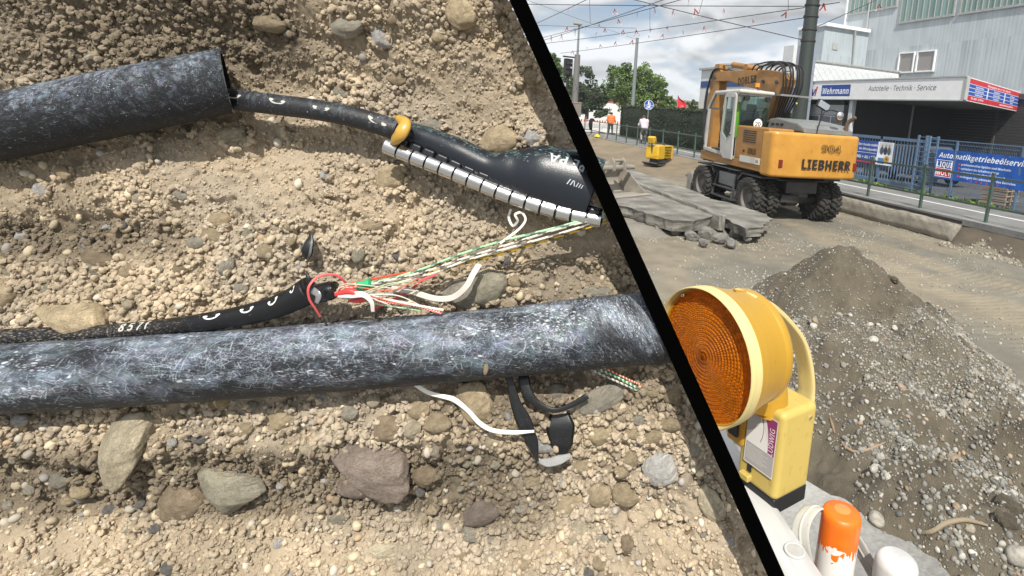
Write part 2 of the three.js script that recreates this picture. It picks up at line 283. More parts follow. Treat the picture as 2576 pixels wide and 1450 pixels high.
  const S = [[680, 58, 82, 46, -15, 'tan', 0], [873, 70, 82, 48, 8, 'grey', 2], [1162, 30, 70, 80, 20, 'sand', 4], [960, 92, 44, 62, 30, 'white', 1], [735, 84, 44, 26, 20, 'dark', 3], [1258, 352, 98, 82, 0, 'sand', 0], [1342, 346, 54, 46, 0, 'white', 3], [1002, 197, 54, 46, 0, 'tan', 6], [582, 346, 74, 54, 10, 'pale', 5], [715, 335, 34, 66, 40, 'pale', 1], [343, 350, 29, 30, 0, 'white', 2], [362, 398, 30, 46, 0, 'pale', 4], [348, 494, 28, 42, 12, 'pale', 0], [455, 488, 50, 34, -20, 'grey', 2], [553, 551, 58, 40, 0, 'sand', 4], [540, 592, 64, 46, -25, 'tan', 6], [497, 609, 62, 42, 10, 'grey', 0], [945, 568, 88, 30, 6, 'tan', 1], [415, 709, 44, 34, 0, 'pale', 3], [608, 720, 30, 50, 4, 'grey', 6], [195, 800, 165, 92, -18, 'sand', 1], [8, 738, 66, 84, 0, 'sand', 0], [248, 652, 92, 50, -10, 'brown', 2], [248, 622, 30, 22, 20, 'white', 5], [216, 612, 26, 34, 0, 'white', 7], [240, 672, 26, 60, 25, 'grey', 3], [1228, 718, 92, 84, 20, 'green', 0], [1168, 738, 104, 72, -12, 'grey', 1], [1022, 770, 60, 36, -20, 'grey', 4], [1507, 735, 84, 28, 4, 'grey', 6], [1203, 629, 72, 30, 10, 'pale', 4], [985, 450, 78, 70, 15, 'sand', 5], [1080, 400, 50, 34, 0, 'tan', 6], [860, 232, 44, 50, 20, 'grey', 7], [1335, 190, 40, 50, 0, 'tan', 2],
    [312, 1122, 96, 212, -24, 'pale', 1, 0.55], [455, 1256, 118, 112, 10, 'brown', 0, 0.55], [588, 1238, 150, 112, -8, 'green', 3, 0.5], [300, 1030, 50, 26, 5, 'orange', 0], [50, 1057, 42, 30, 10, 'white', 1], [606, 1078, 68, 36, 8, 'tan', 4], [530, 1018, 40, 32, 0, 'yellow', 6], [560, 1012, 34, 34, 0, 'yellow', 2], [724, 1046, 100, 66, 20, 'sand', 5], [942, 1160, 210, 150, -26, 'purple', 1, 0.4], [900, 1222, 110, 60, -8, 'purple', 0], [1068, 1192, 68, 62, 0, 'brown', 2], [1196, 1012, 82, 108, 28, 'sand', 5, 0.5], [1368, 1116, 68, 46, -14, 'white', 0], [1520, 1002, 138, 62, 28, 'grey', 6, 0.5], [1512, 1086, 78, 66, 10, 'sand', 3], [1642, 1093, 64, 48, 8, 'tan', 0], [1662, 1180, 96, 86, 0, 'white', 7, 0.5], [1652, 1234, 34, 32, 0, 'pale', 2], [1790, 1262, 58, 100, 28, 'pale', 4, 0.6], [1432, 1262, 92, 84, 10, 'sand', 5, 0.5], [1508, 1245, 66, 66, 20, 'tan', 2], [1574, 1246, 70, 58, -18, 'tan', 6], [1212, 1290, 104, 62, 10, 'purple', 0, 0.5], [1190, 1345, 70, 46, -12, 'grey', 3], [950, 1398, 210, 74, -4, 'pale', 5, 0.35], [1452, 1342, 52, 96, -14, 'pale', 1], [1260, 1388, 38, 46, 10, 'white', 4], [1172, 1392, 62, 40, -8, 'tan', 5], [1100, 1064, 66, 48, -12, 'tan', 0], [1052, 1032, 54, 44, 10, 'tan', 7], [975, 1080, 66, 70, 0, 'brown', 5], [1168, 1058, 34, 42, 15, 'grey', 2], [1040, 1082, 50, 40, 20, 'pale', 3], [1514, 1358, 44, 40, 20, 'grey', 0], [1576, 1370, 40, 44, 0, 'brown', 2], [1608, 1050, 50, 38, -20, 'grey', 4], [1566, 1042, 38, 44, 20, 'pale', 6], [1694, 990, 64, 54, -20, 'tan', 7], [1640, 980, 46, 40, 0, 'sand', 2], [1400, 985, 54, 44, 0, 'grey', 1], [1350, 1050, 70, 36, 10, 'brown', 6], [1450, 1170, 40, 34, 0, 'grey', 2], [1345, 1212, 60, 34, -18, 'tan', 3], [1470, 1170, 70, 50, -14, 'tan', 5], [1370, 1330, 36, 40, 0, 'pale', 1], [640, 1345, 50, 70, 0, 'green', 6], [742, 1290, 70, 54, 20, 'brown', 4], [1690, 1060, 60, 50, -10, 'tan', 0], [850, 1310, 60, 40, 20, 'green', 5], [45, 1340, 34, 64, 6, 'pale', 2], [1010, 1000, 50, 30, 0, 'pale', 4], [880, 1040, 46, 34, 8, 'grey', 2], [150, 1210, 44, 40, 0, 'grey', 6], [180, 1140, 26, 30, 30, 'pale', 0], [1745, 1130, 44, 60, 0, 'grey', 3], [1720, 1330, 40, 30, 0, 'orange', 2], [1590, 1150, 44, 50, 0, 'tan', 1]];
  const tapers = { 588: [0.62, -0.1], 312: [0.16, 0.25], 942: [-0.35, 0.3], 455: [-0.28, 0], 1258: [-0.2, 0], 950: [0, 0.3], 195: [-0.5, 0.35] };
  const addStone = (px, py, w, h, turn, col, k, proud = 0.3) => {
    const rz = 0.5 * Math.sqrt(w * h) * KB * (proud > 0.4 ? 0.55 : 0.72), x = (px - CX) * KB, y = -(py - CY) * KB, z = hb(x, y);
    let gq = stoneGeos[k]; if (tapers[px]) { gq = gq.clone(); const p = gq.attributes.position, [a, b] = tapers[px]; for (let i = 0; i < p.count; i++) { const u = p.getX(i), v = p.getY(i); p.setX(i, u * (1 + a * v) + b * 0.3 * v * v); p.setY(i, v * (1 + b * u)); } gq.computeVertexNormals(); }
    const o = mesh('stone', gq, stoneMat(col), bank);
    const zz = z + rz * (proud - 0.25), f = (D0 - zz) / D0; o.position.set(x * f, y * f, zz); o.scale.set(w * 0.52 * KB, h * 0.52 * KB, rz); o.rotation.z = rad(turn); return o;
  };
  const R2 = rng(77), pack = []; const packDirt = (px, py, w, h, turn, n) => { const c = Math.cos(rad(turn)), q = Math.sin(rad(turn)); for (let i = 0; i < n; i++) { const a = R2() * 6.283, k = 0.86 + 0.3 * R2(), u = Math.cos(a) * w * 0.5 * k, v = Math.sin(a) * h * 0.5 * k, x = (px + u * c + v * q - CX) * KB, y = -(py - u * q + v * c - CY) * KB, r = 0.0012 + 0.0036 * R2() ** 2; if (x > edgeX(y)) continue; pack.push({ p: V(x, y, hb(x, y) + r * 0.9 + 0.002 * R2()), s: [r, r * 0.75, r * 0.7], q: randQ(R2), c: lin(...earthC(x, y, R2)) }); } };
  for (const [px, py, w, h, t, c, k, pr] of S) { const m = 0.9 + R2() * 0.2; packDirt(px, py, w, h, t, Math.round((w + h) * 0.55)); addStone(px, py, w, h, t, T[c].map((q) => q * m * 0.94 * (1 - 0.16 * shadeAndDamp((px - CX) * KB, -(py - CY) * KB))), k, (pr ?? 0.3 + R2() * 0.2) - (py < 540 ? 0.18 : 0.08)); }  // stones inside the painted shade bands are tinted darker too
  // and two hundred more the size of a thumb
  const taken = S.map((s) => [s[0], s[1], Math.max(s[2], s[3]) * 0.5]); const shared = Object.values(T).map((c) => stoneMat(c)); const midGeos = [0, 1, 2, 3, 4].map((i) => stoneGeo(700 + i * 11, 3, 0.26, i % 2 ? 0.95 : 0.6, 0.03));
  let n = 0; for (let i = 0; i < 6000 && n < 198; i++) {
    const px = R2() * 1900, py = R2() * 1450, x = (px - CX) * KB, y = -(py - CY) * KB; if (x > edgeX(y) - 0.02) continue;
    const dens = py > 1000 ? (px > 850 ? 1 : 0.5) : (py > 560 && px < 760) ? 0.7 : py > 620 && px > 900 ? 0.6 : 0.04; if (R2() > dens) continue;
    if ((py > 830 - px * 0.06 && py < 1050 - px * 0.08) || (py < 410 - px * 0.2 && py > 240 - px * 0.2 && px < 590)) continue;
    const r = 11 + 17 * R2() * R2(); if (taken.some((t) => Math.hypot(t[0] - px, t[1] - py) < t[2] + r * 0.8)) continue; taken.push([px, py, r]); n++;
    const o = mesh('stone', midGeos[n % 5], shared[[0, 0, 1, 10, 2, 0, 4, 1, 5, 10, 3, 8][Math.floor(R2() * 12)]], bank), rz = r * KB * 0.75, zz = hb(x, y) + rz * 0.2, f = (D0 - zz) / D0;
    o.position.set(x * f, y * f, zz); o.scale.set(r * KB, r * KB * (0.6 + 0.4 * R2()), rz); o.rotation.z = R2() * 6; packDirt(px, py, r * 2, r * 1.7, 0, Math.round(r * 1.2));
  }
  scatter('packed_dirt', crumbGeos, crumbMat, pack, bank);
}
// things lying on the bank: built in the bank's own axes
function bthing(name, label, category, px, py, group) { const b = V(...bp(px, py, 0)), o = thing(name, label, category, b.clone().applyQuaternion(BQ).add(BO), 0, group); o.quaternion.copy(BQ); o.userData.b = b; return o; }
function bmesh(name, gs, m, o) { const q = mesh(name, gs, m, o), b = o.userData.b; q.geometry.translate(-b.x, -b.y, -b.z); return q; }
const bdone = []; const bfin = (o) => { delete o.userData.b; return o; };
const bpath = (pts, h, r, rz) => pts.map((p) => { const hh = p[2] ?? h, q = bp(p[0], p[1], hh); return [...q, (p[3] ?? r) * (D0 - hh) / F, (p[4] ?? rz ?? p[3] ?? r) * (D0 - hh) / F]; });
const onBank = (px, py, lift) => hb((px - CX) * KB, -(py - CY) * KB) + lift;

// black bar along the cut edge of the bank
{
  const o = bthing('black_bar', 'straight black bar slanting down between the earth bank and the building site', 'bar', 1620, 730);
  const a = V(...bp(1283, -40, 0.062)), b = V(...bp(1283 + 668 * 1.03, 1450 * 1.03, 0.062)), k = (D0 - 0.062) / F, w = 39.4 * k * 0.915;
  const dir = b.clone().sub(a).normalize();
  bmesh('rail', beam(a.clone().addScaledVector(dir, -0.1), b.clone().addScaledVector(dir, 0.02), w, 0.034, V(0, 0, 1)).translate(0, 0, -0.017), new THREE.MeshPhysicalMaterial({ color: new THREE.Color().setRGB(0.001, 0.001, 0.001), roughness: 1, specularIntensity: 0 }), o); bfin(o);
}
// textures for pipes and cables
function scuffed(seed, W, H, base, strokes, whiteTop, extra, asp = 1) {
  return canvasWrap(W, H, (x) => {
    const R = rng(seed); x.fillStyle = base; x.fillRect(0, 0, W, H); const wrap = (py, f) => { f(py); if (py < 90) f(py + H); if (py > H - 90) f(py - H); };   // the pattern closes round the pipe
    for (let i = 0; i < strokes / 7; i++) { const v = R(), u = R(), e = Math.min(Math.abs(v - whiteTop), 1 - Math.abs(v - whiteTop)); if (R() > Math.exp(-((e / 0.17) ** 2)) * (0.15 + sst(fbm(u * 20 + seed, v * 9, seed + 9, 4), 0.4, 0.6))) continue; x.fillStyle = `rgba(${130 + 40 * R()},${142 + 40 * R()},${158 + 40 * R()},${0.085 + 0.05 * (asp < 1.5)})`; const ra = (5 + 15 * R()) * W / 2048, rb = (5 + 13 * R()) * asp * W / 2048, ro = R() - 0.5; wrap((1 - v) * H, (py) => { x.beginPath(); x.ellipse(u * W, py, ra, rb, ro, 0, 7); x.fill(); }); }
    // v: 0 and 1 face the viewer, 0.25 the upper side, 0.75 the lower side; rubbed most on the upper and front sides
    const dens = (v) => { const d = Math.min(Math.abs(v - whiteTop), 1 - Math.abs(v - whiteTop)); return Math.exp(-((d / 0.19) ** 2)); };
    for (let i = 0; i < strokes; i++) {
      const v = R(), u = R(); const cl = fbm(u * 22 + seed, v * 7, seed, 4); if (R() > 0.08 + dens(v) * (0.25 + 0.75 * sst(cl, 0.36, 0.6)) * 1.1) continue;
      const n = R() < 0.55 ? 1 : 2, px = u * W, py = (1 - v) * H, l = (4 + 26 * R() * R()) * (W / 2048), an = (R() < 0.25 ? (R() - 0.5) * 0.5 : R() * Math.PI) + 0.1;
      const w = 165 + 85 * R(); x.strokeStyle = `rgba(${w * 0.93},${w * 0.97},${w * 1.03},${0.14 + 0.6 * R() * R()})`; x.lineWidth = (0.5 + 1.6 * R() * R()) * (W / 2048);
      wrap(py, (q) => { x.beginPath(); x.moveTo(px, q); for (let k = 0; k < n; k++) x.lineTo(px + l * Math.cos(an + k) * (k + 1), q + l * Math.sin(an + k) * asp); x.stroke(); });
    }
    for (let i = 0; i < strokes / 4; i++) { const v = R(), u = R(); if (R() > dens(v) * sst(fbm(u * 30 + 5, v * 9, seed + 3, 4), 0.47, 0.66)) continue; const s = (0.8 + 3.6 * R() * R()) * (W / 2048); x.fillStyle = `rgba(218,224,230,${0.2 + 0.5 * R()})`; x.beginPath(); x.ellipse(u * W, (1 - v) * H, s * 1.1, s * 0.8 * asp, R() * 3, 0, 7); x.fill(); }
    for (let i = 0; i < strokes / 6; i++) { const v = R(), u = R(); const s = (1 + 3 * R()) * (W / 2048); x.fillStyle = `rgba(150,128,98,${0.1 + 0.2 * R()})`; if (fbm(u * 14, v * 5, 2, 3) > 0.52) x.fillRect(u * W, (1 - v) * H, s * 2, s); }
    if (extra) extra(x, W, H, R);
  });
}
const plasticNavy = (map, r = 0.68) => new THREE.MeshStandardMaterial({ map, roughness: r, bumpMap: rep(fine, 6, 2), bumpScale: 0.0002 });
{   // upper pipe, cut open, hollow
  const o = bthing('cable_duct', 'upper black plastic pipe with white scrapes and its cut end open', 'pipe', 300, 250);
  const t = scuffed(3, 2048, 1024, '#0c0f15', 90000, 0.15);
  const pts = bpath([[-260, 378], [-120, 343], [0, 320], [250, 268], [420, 234], [572, 203]], 0.022, 82);
  const g = sweep(pts, { n: 60, m: 48, caps: false });
  // the cut is oblique, as sawn: shear the last ring back
  const p = g.attributes.position, xe = pts[5][0]; for (let i = 0; i < p.count; i++) { const s = sst(p.getX(i), xe - 0.1, xe - 0.02); p.setX(i, p.getX(i) + s * 0.62 * (p.getZ(i) - 0.022) + s * 0.003 * (vn(p.getY(i) * 160, p.getZ(i) * 160, 3) - 0.5)); }
  const gi = sweep(pts.map((q) => [q[0], q[1], q[2], q[3] - 0.0036]), { n: 60, m: 48, caps: false }), pi = gi.attributes.position;
  for (let i = 0; i < pi.count; i++) { const s = sst(pi.getX(i), xe - 0.1, xe - 0.02); pi.setX(i, pi.getX(i) + s * 0.62 * (pi.getZ(i) - 0.022)); }
  const P = [], I = [], m = 49, la = p.count - m; for (let j = 0; j < m; j++) { P.push(p.getX(la + j), p.getY(la + j), p.getZ(la + j), pi.getX(la + j), pi.getY(la + j), pi.getZ(la + j)); if (j) { const k = 2 * j; I.push(k - 2, k, k - 1, k, k + 1, k - 1); } }
  const lip = new THREE.BufferGeometry(); lip.setAttribute('position', new THREE.Float32BufferAttribute(P, 3)); lip.setIndex(I); lip.computeVertexNormals();
  bmesh('tube', g, plasticNavy(t), o); bmesh('bore', gi, M([0.012, 0.013, 0.016], 0.7, { side: THREE.DoubleSide }), o); bmesh('cut_edge', lip, M([0.34, 0.35, 0.36], 0.8, { side: THREE.DoubleSide }), o); bfin(o);
}
{   // lower pipe
  const o = bthing('cable_duct', 'long scuffed black plastic pipe crossing the earth bank from side to side', 'pipe', 800, 890);
  const t = scuffed(8, 2048, 1024, '#0d1016', 120000, 0.12, null, 1.9);
  const tube = sweep(bpath([[-260, 972], [-100, 962], [0, 953], [400, 928], [800, 900], [1200, 867, 0.028], [1500, 836, 0.025], [1600, 827, 0.0225], [1663, 821, 0.0215]], 0.03, 86), { n: 110, m: 48 });
  { const p = tube.attributes.position, [xe, yc] = bp(1663, 821, 0.0215); for (let i = 0; i < p.count; i++) p.setX(i, p.getX(i) - 0.46 * (p.getY(i) - yc) * sst(p.getX(i), xe - 0.16, xe - 0.04)); }
  bmesh('tube', tube, plasticNavy(t), o);
  const nub = mesh('mud_lump', stoneGeo(41, 3, 0.4, 0.2), M([0.2, 0.16, 0.11], 1), o); const b = o.userData.b, q = bp(1222, 928, 0.066); nub.position.set(q[0] - b.x, q[1] - b.y, q[2] - b.z); nub.scale.set(0.0026, 0.006, 0.003); bfin(o);
}
function marks(list, W, H, cr = '190,186,176', sx = 2.3) { return (x) => { for (const [u, v, s, a] of list) { x.save(); x.translate(u * W, (1 - v) * H); x.rotate(a ?? 0); x.scale(sx, 0.9); x.strokeStyle = `rgba(${cr},0.95)`; x.lineWidth = s * 0.24; x.lineCap = 'round'; x.beginPath(); x.ellipse(0, -s * 0.25, s, s * 0.62, 0, 0.35, Math.PI - 0.35); x.stroke(); x.lineWidth = s * 0.36; x.beginPath(); x.moveTo(-s, -s * 0.2); x.lineTo(-s * 0.72, -s * 0.16); x.moveTo(s, -s * 0.2); x.lineTo(s * 0.72, -s * 0.16); x.stroke(); x.restore(); } }; }
{   // cable out of the upper pipe, into its splice sleeve
  const o = bthing('telephone_cable', 'black cable with handset marks running from the cut pipe into the splice sleeve', 'cable', 800, 290);
  const t = scuffed(13, 2048, 256, '#1a1c20', 9000, 0.2, marks([[0.34, 0.04, 26, 0], [0.52, 0.04, 26, 0.05], [0.7, 0.02, 26, 0], [0.92, 0.03, 28, 0.1]], 2048, 256));
  bmesh('sheath', sweep(bpath([[420, 240, 0.018], [520, 243, 0.018], [600, 252, 0.02], [700, 264, 0.022], [800, 277, 0.022], [900, 297, 0.02], [1010, 331, 0.018]], 0.02, 26), { n: 60, m: 24 }), plasticNavy(t, 0.5), o); bfin(o);
}
{   // shrink sleeve with its bulge, crimped edge and glue
  const o = bthing('splice_sleeve', 'black cable splice sleeve swelling towards the bar, with green scrapes and white letters', 'cable sleeve', 1260, 430);
  const W = 2048, H = 1024, t = canvasWrap(W, H, (x) => {
    const R = rng(5); x.fillStyle = '#191e26'; x.fillRect(0, 0, W, H);
    for (let i = 0; i < 16000; i++) { const u = R(), v = R(), top = Math.exp(-(((v - 0.17) / 0.06) ** 2)); if (R() > top * sst(fbm(u * 26, v * 20, 4, 4), 0.38, 0.52)) continue; const s = 2 + 7 * R(); x.fillStyle = `rgba(${120 + 60 * R()},${170 + 40 * R()},${160 + 30 * R()},${0.3 + 0.4 * R()})`; x.fillRect(u * W, (1 - v) * H, s * 2.2, s * 0.6); }
    for (let i = 0; i < 5000; i++) { const u = R(), v = R() * 0.5 - 0.1; if (R() > 0.5 * sst(u, 0.3, 0.8)) continue; x.fillStyle = `rgba(160,170,185,${0.1 + 0.3 * R()})`; x.fillRect(u * W, (1 - v) * H, 1 + 4 * R(), 1 + 2 * R()); }
    x.save(); x.translate(0.80 * W, (1 - 0.105) * H); x.rotate(Math.PI + 0.06); x.scale(1, 0.62); x.fillStyle = 'rgba(205,212,218,0.85)'; x.font = 'bold 118px sans-serif'; x.textAlign = 'center'; x.textBaseline = 'middle'; x.fillText('PE PA', 0, 0); x.font = 'bold 70px sans-serif'; x.fillText('///\\//', -120, -150); x.restore();
  });
  const pts = bpath([[1005, 330, 0.02, 29], [1080, 354, 0.022, 33], [1160, 388, 0.024, 37], [1225, 420, 0.024, 40], [1290, 437, 0.024, 62, 46], [1370, 447, 0.024, 82, 58], [1450, 470, 0.022, 90, 60], [1492, 486, 0.02, 90, 60]], 0.02, 30);
  bmesh('sleeve', sweep(pts, { n: 80, m: 40 }), new THREE.MeshStandardMaterial({ map: t, roughness: 0.34, bumpMap: rep(fine, 3, 2), bumpScale: 0.00015 }), o);
  const fl = bpath([[1000, 356, 0.026, 13], [1100, 396, 0.03, 15], [1200, 440, 0.032, 17], [1320, 484, 0.034, 18], [1420, 515, 0.034, 18], [1512, 541, 0.03, 18]], 0.03, 14);
  const blk = M([0.011, 0.012, 0.016], 0.34), curve = new THREE.CatmullRomCurve3(fl.map((p) => V(p[0], p[1], p[2])));
  bmesh('crimped_edge', [sweep(fl.map((p) => [p[0], p[1], p[2], p[3], p[3] * 0.5]), { n: 50, m: 12 }), ...Array.from({ length: 15 }, (_, i) => { const p = curve.getPoint((i + 0.5) / 15), q = curve.getTangent((i + 0.5) / 15); return rbox(0.0135, 0.009, 0.006, 0.0028, p.x, p.y + 0.001, p.z + 0.005, 0, 0, Math.atan2(q.y, q.x)); })], blk, o);
  const gl = bpath([[1003, 298, 0.034], [1018, 312, 0.046], [1010, 334, 0.05], [997, 350, 0.044], [990, 362, 0.034]], 0.03, 12);
  bmesh('glue_ring', sweep(gl.map((p, i) => [p[0], p[1], p[2], [0.004, 0.0068, 0.007, 0.0058, 0.0015][i], 0.0045]), { n: 24, m: 12 }), new THREE.MeshPhysicalMaterial({ color: new THREE.Color().setRGB(0.5, 0.3, 0.05), roughness: 0.35, clearcoat: 0.4 }), o);
  bfin(o);
}
{   // metal closing rail
  const o = bthing('closing_rail', 'shiny segmented steel rail below the splice sleeve', 'rail', 1240, 470);
  const pts = bpath([[970, 366, 0.03], [1050, 399, 0.032], [1130, 430, 0.034], [1200, 459, 0.036], [1270, 488, 0.038], [1350, 516, 0.038], [1430, 538, 0.036], [1515, 554, 0.032]], 0.03, 15);
  const c = new THREE.CatmullRomCurve3(pts.map((p) => V(p[0], p[1], p[2]))); const steel = M([0.62, 0.61, 0.6], 0.24, { metalness: 1, bumpMap: rep(fine, 1, 4), bumpScale: 0.0004 }), N = 15, L = c.getLength();
  for (let i = 0; i < N; i++) {
    const q = c.getPointAt((i + 0.5) / N), d = c.getTangentAt((i + 0.5) / N), l = L / N * 0.86; const sh2 = new THREE.Shape(); sh2.absarc(0, 0, 0.0082, -0.5, Math.PI + 0.5, false); sh2.absarc(0, 0, 0.007, Math.PI + 0.5, -0.5, true);
    const g = new THREE.ExtrudeGeometry(sh2, { depth: l, bevelEnabled: false, curveSegments: 14 }); g.translate(0, 0, -l / 2); g.rotateX(0.42); g.rotateX(-0.42); g.rotateY(Math.PI / 2); g.rotateX(Math.PI / 2 - 0.55); g.rotateZ(Math.atan2(d.y, d.x)); g.translate(q.x, q.y, q.z);
    bmesh('segment', g, steel, o);
  }
  bmesh('inner_strip', sweep(pts.map((p) => [p[0], p[1], p[2], 0.0048]), { n: 40, m: 10 }), M([0.012, 0.012, 0.013], 0.5), o); bfin(o);
}
{   // torn cable with its cores showing
  const o = bthing('torn_cable', 'black torn cable rising from behind the lower pipe with its end open', 'cable', 600, 790);
  const t = scuffed(19, 2048, 256, '#0b0c10', 1300, 0.25, (x, W, H) => {
    const R = rng(4); marks([[0.615, 0.09, 28, 0], [0.725, 0.08, 28, 0], [0.835, 0.08, 28, -0.1], [0.945, 0.1, 20, -0.2]], W, H, '236,234,226', 1.5)(x);
    for (let i = 0; i < 9000; i++) { const u = Math.pow(R(), 1.3) * 0.66, v = R(); if (R() > sst(u, 0.62, 0.35)) continue; x.fillStyle = `rgba(${165 + 30 * R()},${150 + 30 * R()},${128 + 25 * R()},${0.25 + 0.4 * R()})`; x.fillRect(u * W, v * H, 2 + 8 * R(), 1 + 3 * R()); }
    x.fillStyle = 'rgba(225,222,214,.8)'; x.font = 'bold 60px sans-serif'; x.fillText('8 5 7 f', 0.36 * W, 0.97 * H);
  });
  bmesh('sheath', sweep(bpath([[-260, 872, 0.014], [0, 852, 0.016, 24], [200, 843, 0.018, 23], [330, 832, 0.02, 21], [440, 820, 0.024, 21], [560, 803, 0.03, 24], [660, 782, 0.036, 27], [730, 757, 0.04, 30], [782, 728, 0.04, 34]], 0.02, 24), { n: 80, m: 24 }), plasticNavy(t, 0.45), o);
  bmesh('core', sweep(bpath([[770, 742, 0.042, 20], [800, 738, 0.044, 24], [828, 732, 0.046, 24], [846, 726, 0.046, 20]], 0.04, 22), { n: 20, m: 20 }), M([0.008, 0.008, 0.01], 0.25), o);
  bmesh('torn_tip', sweep(bpath([[778, 716, 0.05, 9], [775, 700, 0.052, 6], [771, 682, 0.05, 1.5]], 0.05, 8, 3), { n: 12, m: 8 }), M([0.01, 0.01, 0.012], 0.5), o);
  bmesh('foil_wrap', sweep(bpath([[786, 730, 0.066, 10], [800, 742, 0.07, 9], [796, 762, 0.066, 6]], 0.06, 9, 1.5), { n: 14, m: 8 }), M([0.5, 0.5, 0.5], 0.3, { metalness: 0.8 }), o); bfin(o);
}
const striped = (a, b, n) => canvasWrap(512, 16, (x, W, H) => { x.fillStyle = a; x.fillRect(0, 0, W, H); x.fillStyle = b; for (let i = 0; i < n; i++) { x.beginPath(); const u = (i + 0.3) / n * W; x.moveTo(u, 0); x.lineTo(u + W / n * 0.34, 0); x.lineTo(u + W / n * 0.34 - 8, H); x.lineTo(u - 8, H); x.fill(); } });
const wireMat = (a, b, n) => b ? new THREE.MeshStandardMaterial({ map: striped(a, b, n), roughness: 0.5 }) : M(a, 0.5);
const lerpPath = (pts, off, oz = 0) => pts.map((p, i) => { const f = off * Math.sin(1.1 + i * 1.7); return [p[0] + f * 0.3, p[1] + f, (p[2] ?? 0.04) + oz, p[3]]; });
{   // bundle to the upper right
  const o = bthing('wire_bundle', 'bundle of green, white and yellow wires running up to the bar', 'wires', 1200, 640);
  const mk = (pts, r, m) => bmesh('wire', sweep(bpath(pts.map((p, i) => [p[0] + 2.2 * Math.sin(i * 2.3 + r * 9), p[1] + 2.6 * Math.sin(i * 1.7 + r * 13), p[2], p[3]]), 0.03, r * 0.74), { n: 60, m: 8 }), m, o);
  mk([[845, 730, 0.045], [900, 716, 0.044], [960, 706, 0.042], [1060, 676, 0.04], [1150, 644, 0.04], [1260, 609, 0.042], [1400, 571, 0.042], [1520, 537, 0.036]], 4.6, wireMat('#a3cfa4', '#5d7a66', 13));
  mk([[845, 732, 0.046], [900, 720, 0.046], [960, 712, 0.044], [1070, 684, 0.043], [1160, 651, 0.042], [1270, 617, 0.044], [1400, 580, 0.042], [1522, 545, 0.036]], 4.4, wireMat('#cfcabd', '#55544e', 15));
  mk([[845, 734, 0.044], [900, 723, 0.044], [960, 717, 0.04], [1080, 690, 0.042], [1170, 659, 0.042], [1280, 624, 0.044], [1400, 587, 0.042], [1524, 553, 0.034]], 4.2, wireMat('#d8d2c4', '#6a665e', 11));
  mk([[1080, 686, 0.036], [1170, 665, 0.038], [1280, 631, 0.04], [1400, 594, 0.038], [1526, 560, 0.032]], 4.6, wireMat('#d9b23c', '#5a5238', 13));
  mk([[850, 724, 0.042], [900, 712, 0.042], [960, 698, 0.04], [1040, 679, 0.038], [1110, 663, 0.036]], 3.6, wireMat('#cf4a2c'));
  mk([[852, 735, 0.04], [900, 728, 0.038], [970, 716, 0.036], [1060, 698, 0.036], [1130, 672, 0.036]], 3.4, wireMat('#c9d98a', '#5c6b3c', 24));
  bmesh('green_band', sweep(bpath([[902, 720, 0.046, 13], [918, 717, 0.046, 12.5], [933, 712, 0.046, 13]], 0.046, 13), { n: 10, m: 16 }), M([0.03, 0.4, 0.17], 0.4), o); bfin(o);
}
{
  const o = bthing('wire_bundle', 'red and white twisted wires running from the torn cable down behind the lower pipe', 'wires', 960, 755);
  const mk = (pts, r, m) => bmesh('wire', sweep(bpath(pts.map((p, i) => [p[0] + 2.2 * Math.sin(i * 2.3 + r * 9), p[1] + 2.6 * Math.sin(i * 1.7 + r * 13), p[2], p[3]]), 0.03, r * 0.74), { n: 60, m: 8 }), m, o);
  mk([[843, 738, 0.05], [900, 738, 0.05], [960, 750, 0.046], [1040, 764, 0.044], [1115, 782, 0.04]], 4.6, wireMat('#eadfd4', '#c8b8ac', 30));
  mk([[845, 742, 0.05], [910, 746, 0.048], [960, 758, 0.044], [1040, 771, 0.042], [1110, 788, 0.04]], 4.8, wireMat('#d8503e', '#f0d8d0', 44));
  mk([[850, 746, 0.046], [920, 756, 0.044], [980, 768, 0.04], [1060, 783, 0.038]], 3.8, wireMat('#8fc57e', '#dfe6d8', 30));
  { const Rw = rng(23); for (let i = 0; i < 9; i++) { const u = 900 + 190 * Rw(), v = 700 + 82 * Rw(); mk([[846, 730 + 12 * Rw(), 0.05], [868 + 14 * Rw(), 715 + 40 * Rw(), 0.054], [lerp(880, u, 0.6), lerp(735, v, 0.4) + 22 * (Rw() - 0.5), 0.05], [u, v, 0.03 + 0.015 * Rw()]], 1.5 + Rw(), M([[0.7, 0.66, 0.58], [0.55, 0.12, 0.08], [0.45, 0.5, 0.35], [0.62, 0.55, 0.45]][i % 4], 0.7)); } }
  mk([[846, 740, 0.054, 6], [880, 735, 0.056, 9], [905, 745, 0.056, 7]], 6, M([0.62, 0.05, 0.05], 0.5));
  mk([[880, 752, 0.05, 7], [905, 757, 0.05, 8], [930, 750, 0.05, 4]], 6, M([0.6, 0.06, 0.06], 0.5)); bfin(o);
}
{
  const o = bthing('wire_bundle', 'green, red and white wire ends coming out under the lower pipe at the right', 'wires', 1540, 955);
  const mk = (pts, r, m) => bmesh('wire', sweep(bpath(pts.map((p, i) => [p[0] + 2.2 * Math.sin(i * 2.3 + r * 9), p[1] + 2.6 * Math.sin(i * 1.7 + r * 13), p[2], p[3]]), 0.03, r * 0.74), { n: 30, m: 8 }), m, o);
  mk([[1440, 895, 0.018], [1490, 922, 0.022], [1550, 950, 0.024], [1605, 975, 0.026]], 4, wireMat('#2f7a4a', '#cfe0cf', 16));
  mk([[1450, 900, 0.016], [1485, 924, 0.02], [1540, 956, 0.02], [1600, 982, 0.024]], 4.4, wireMat('#b9b8ae', '#5a5a54', 16));
  mk([[1475, 900, 0.018], [1530, 928, 0.024], [1580, 955, 0.026], [1612, 970, 0.026]], 3.4, wireMat('#b8452f', '#d8c8b0', 16)); bfin(o);
}
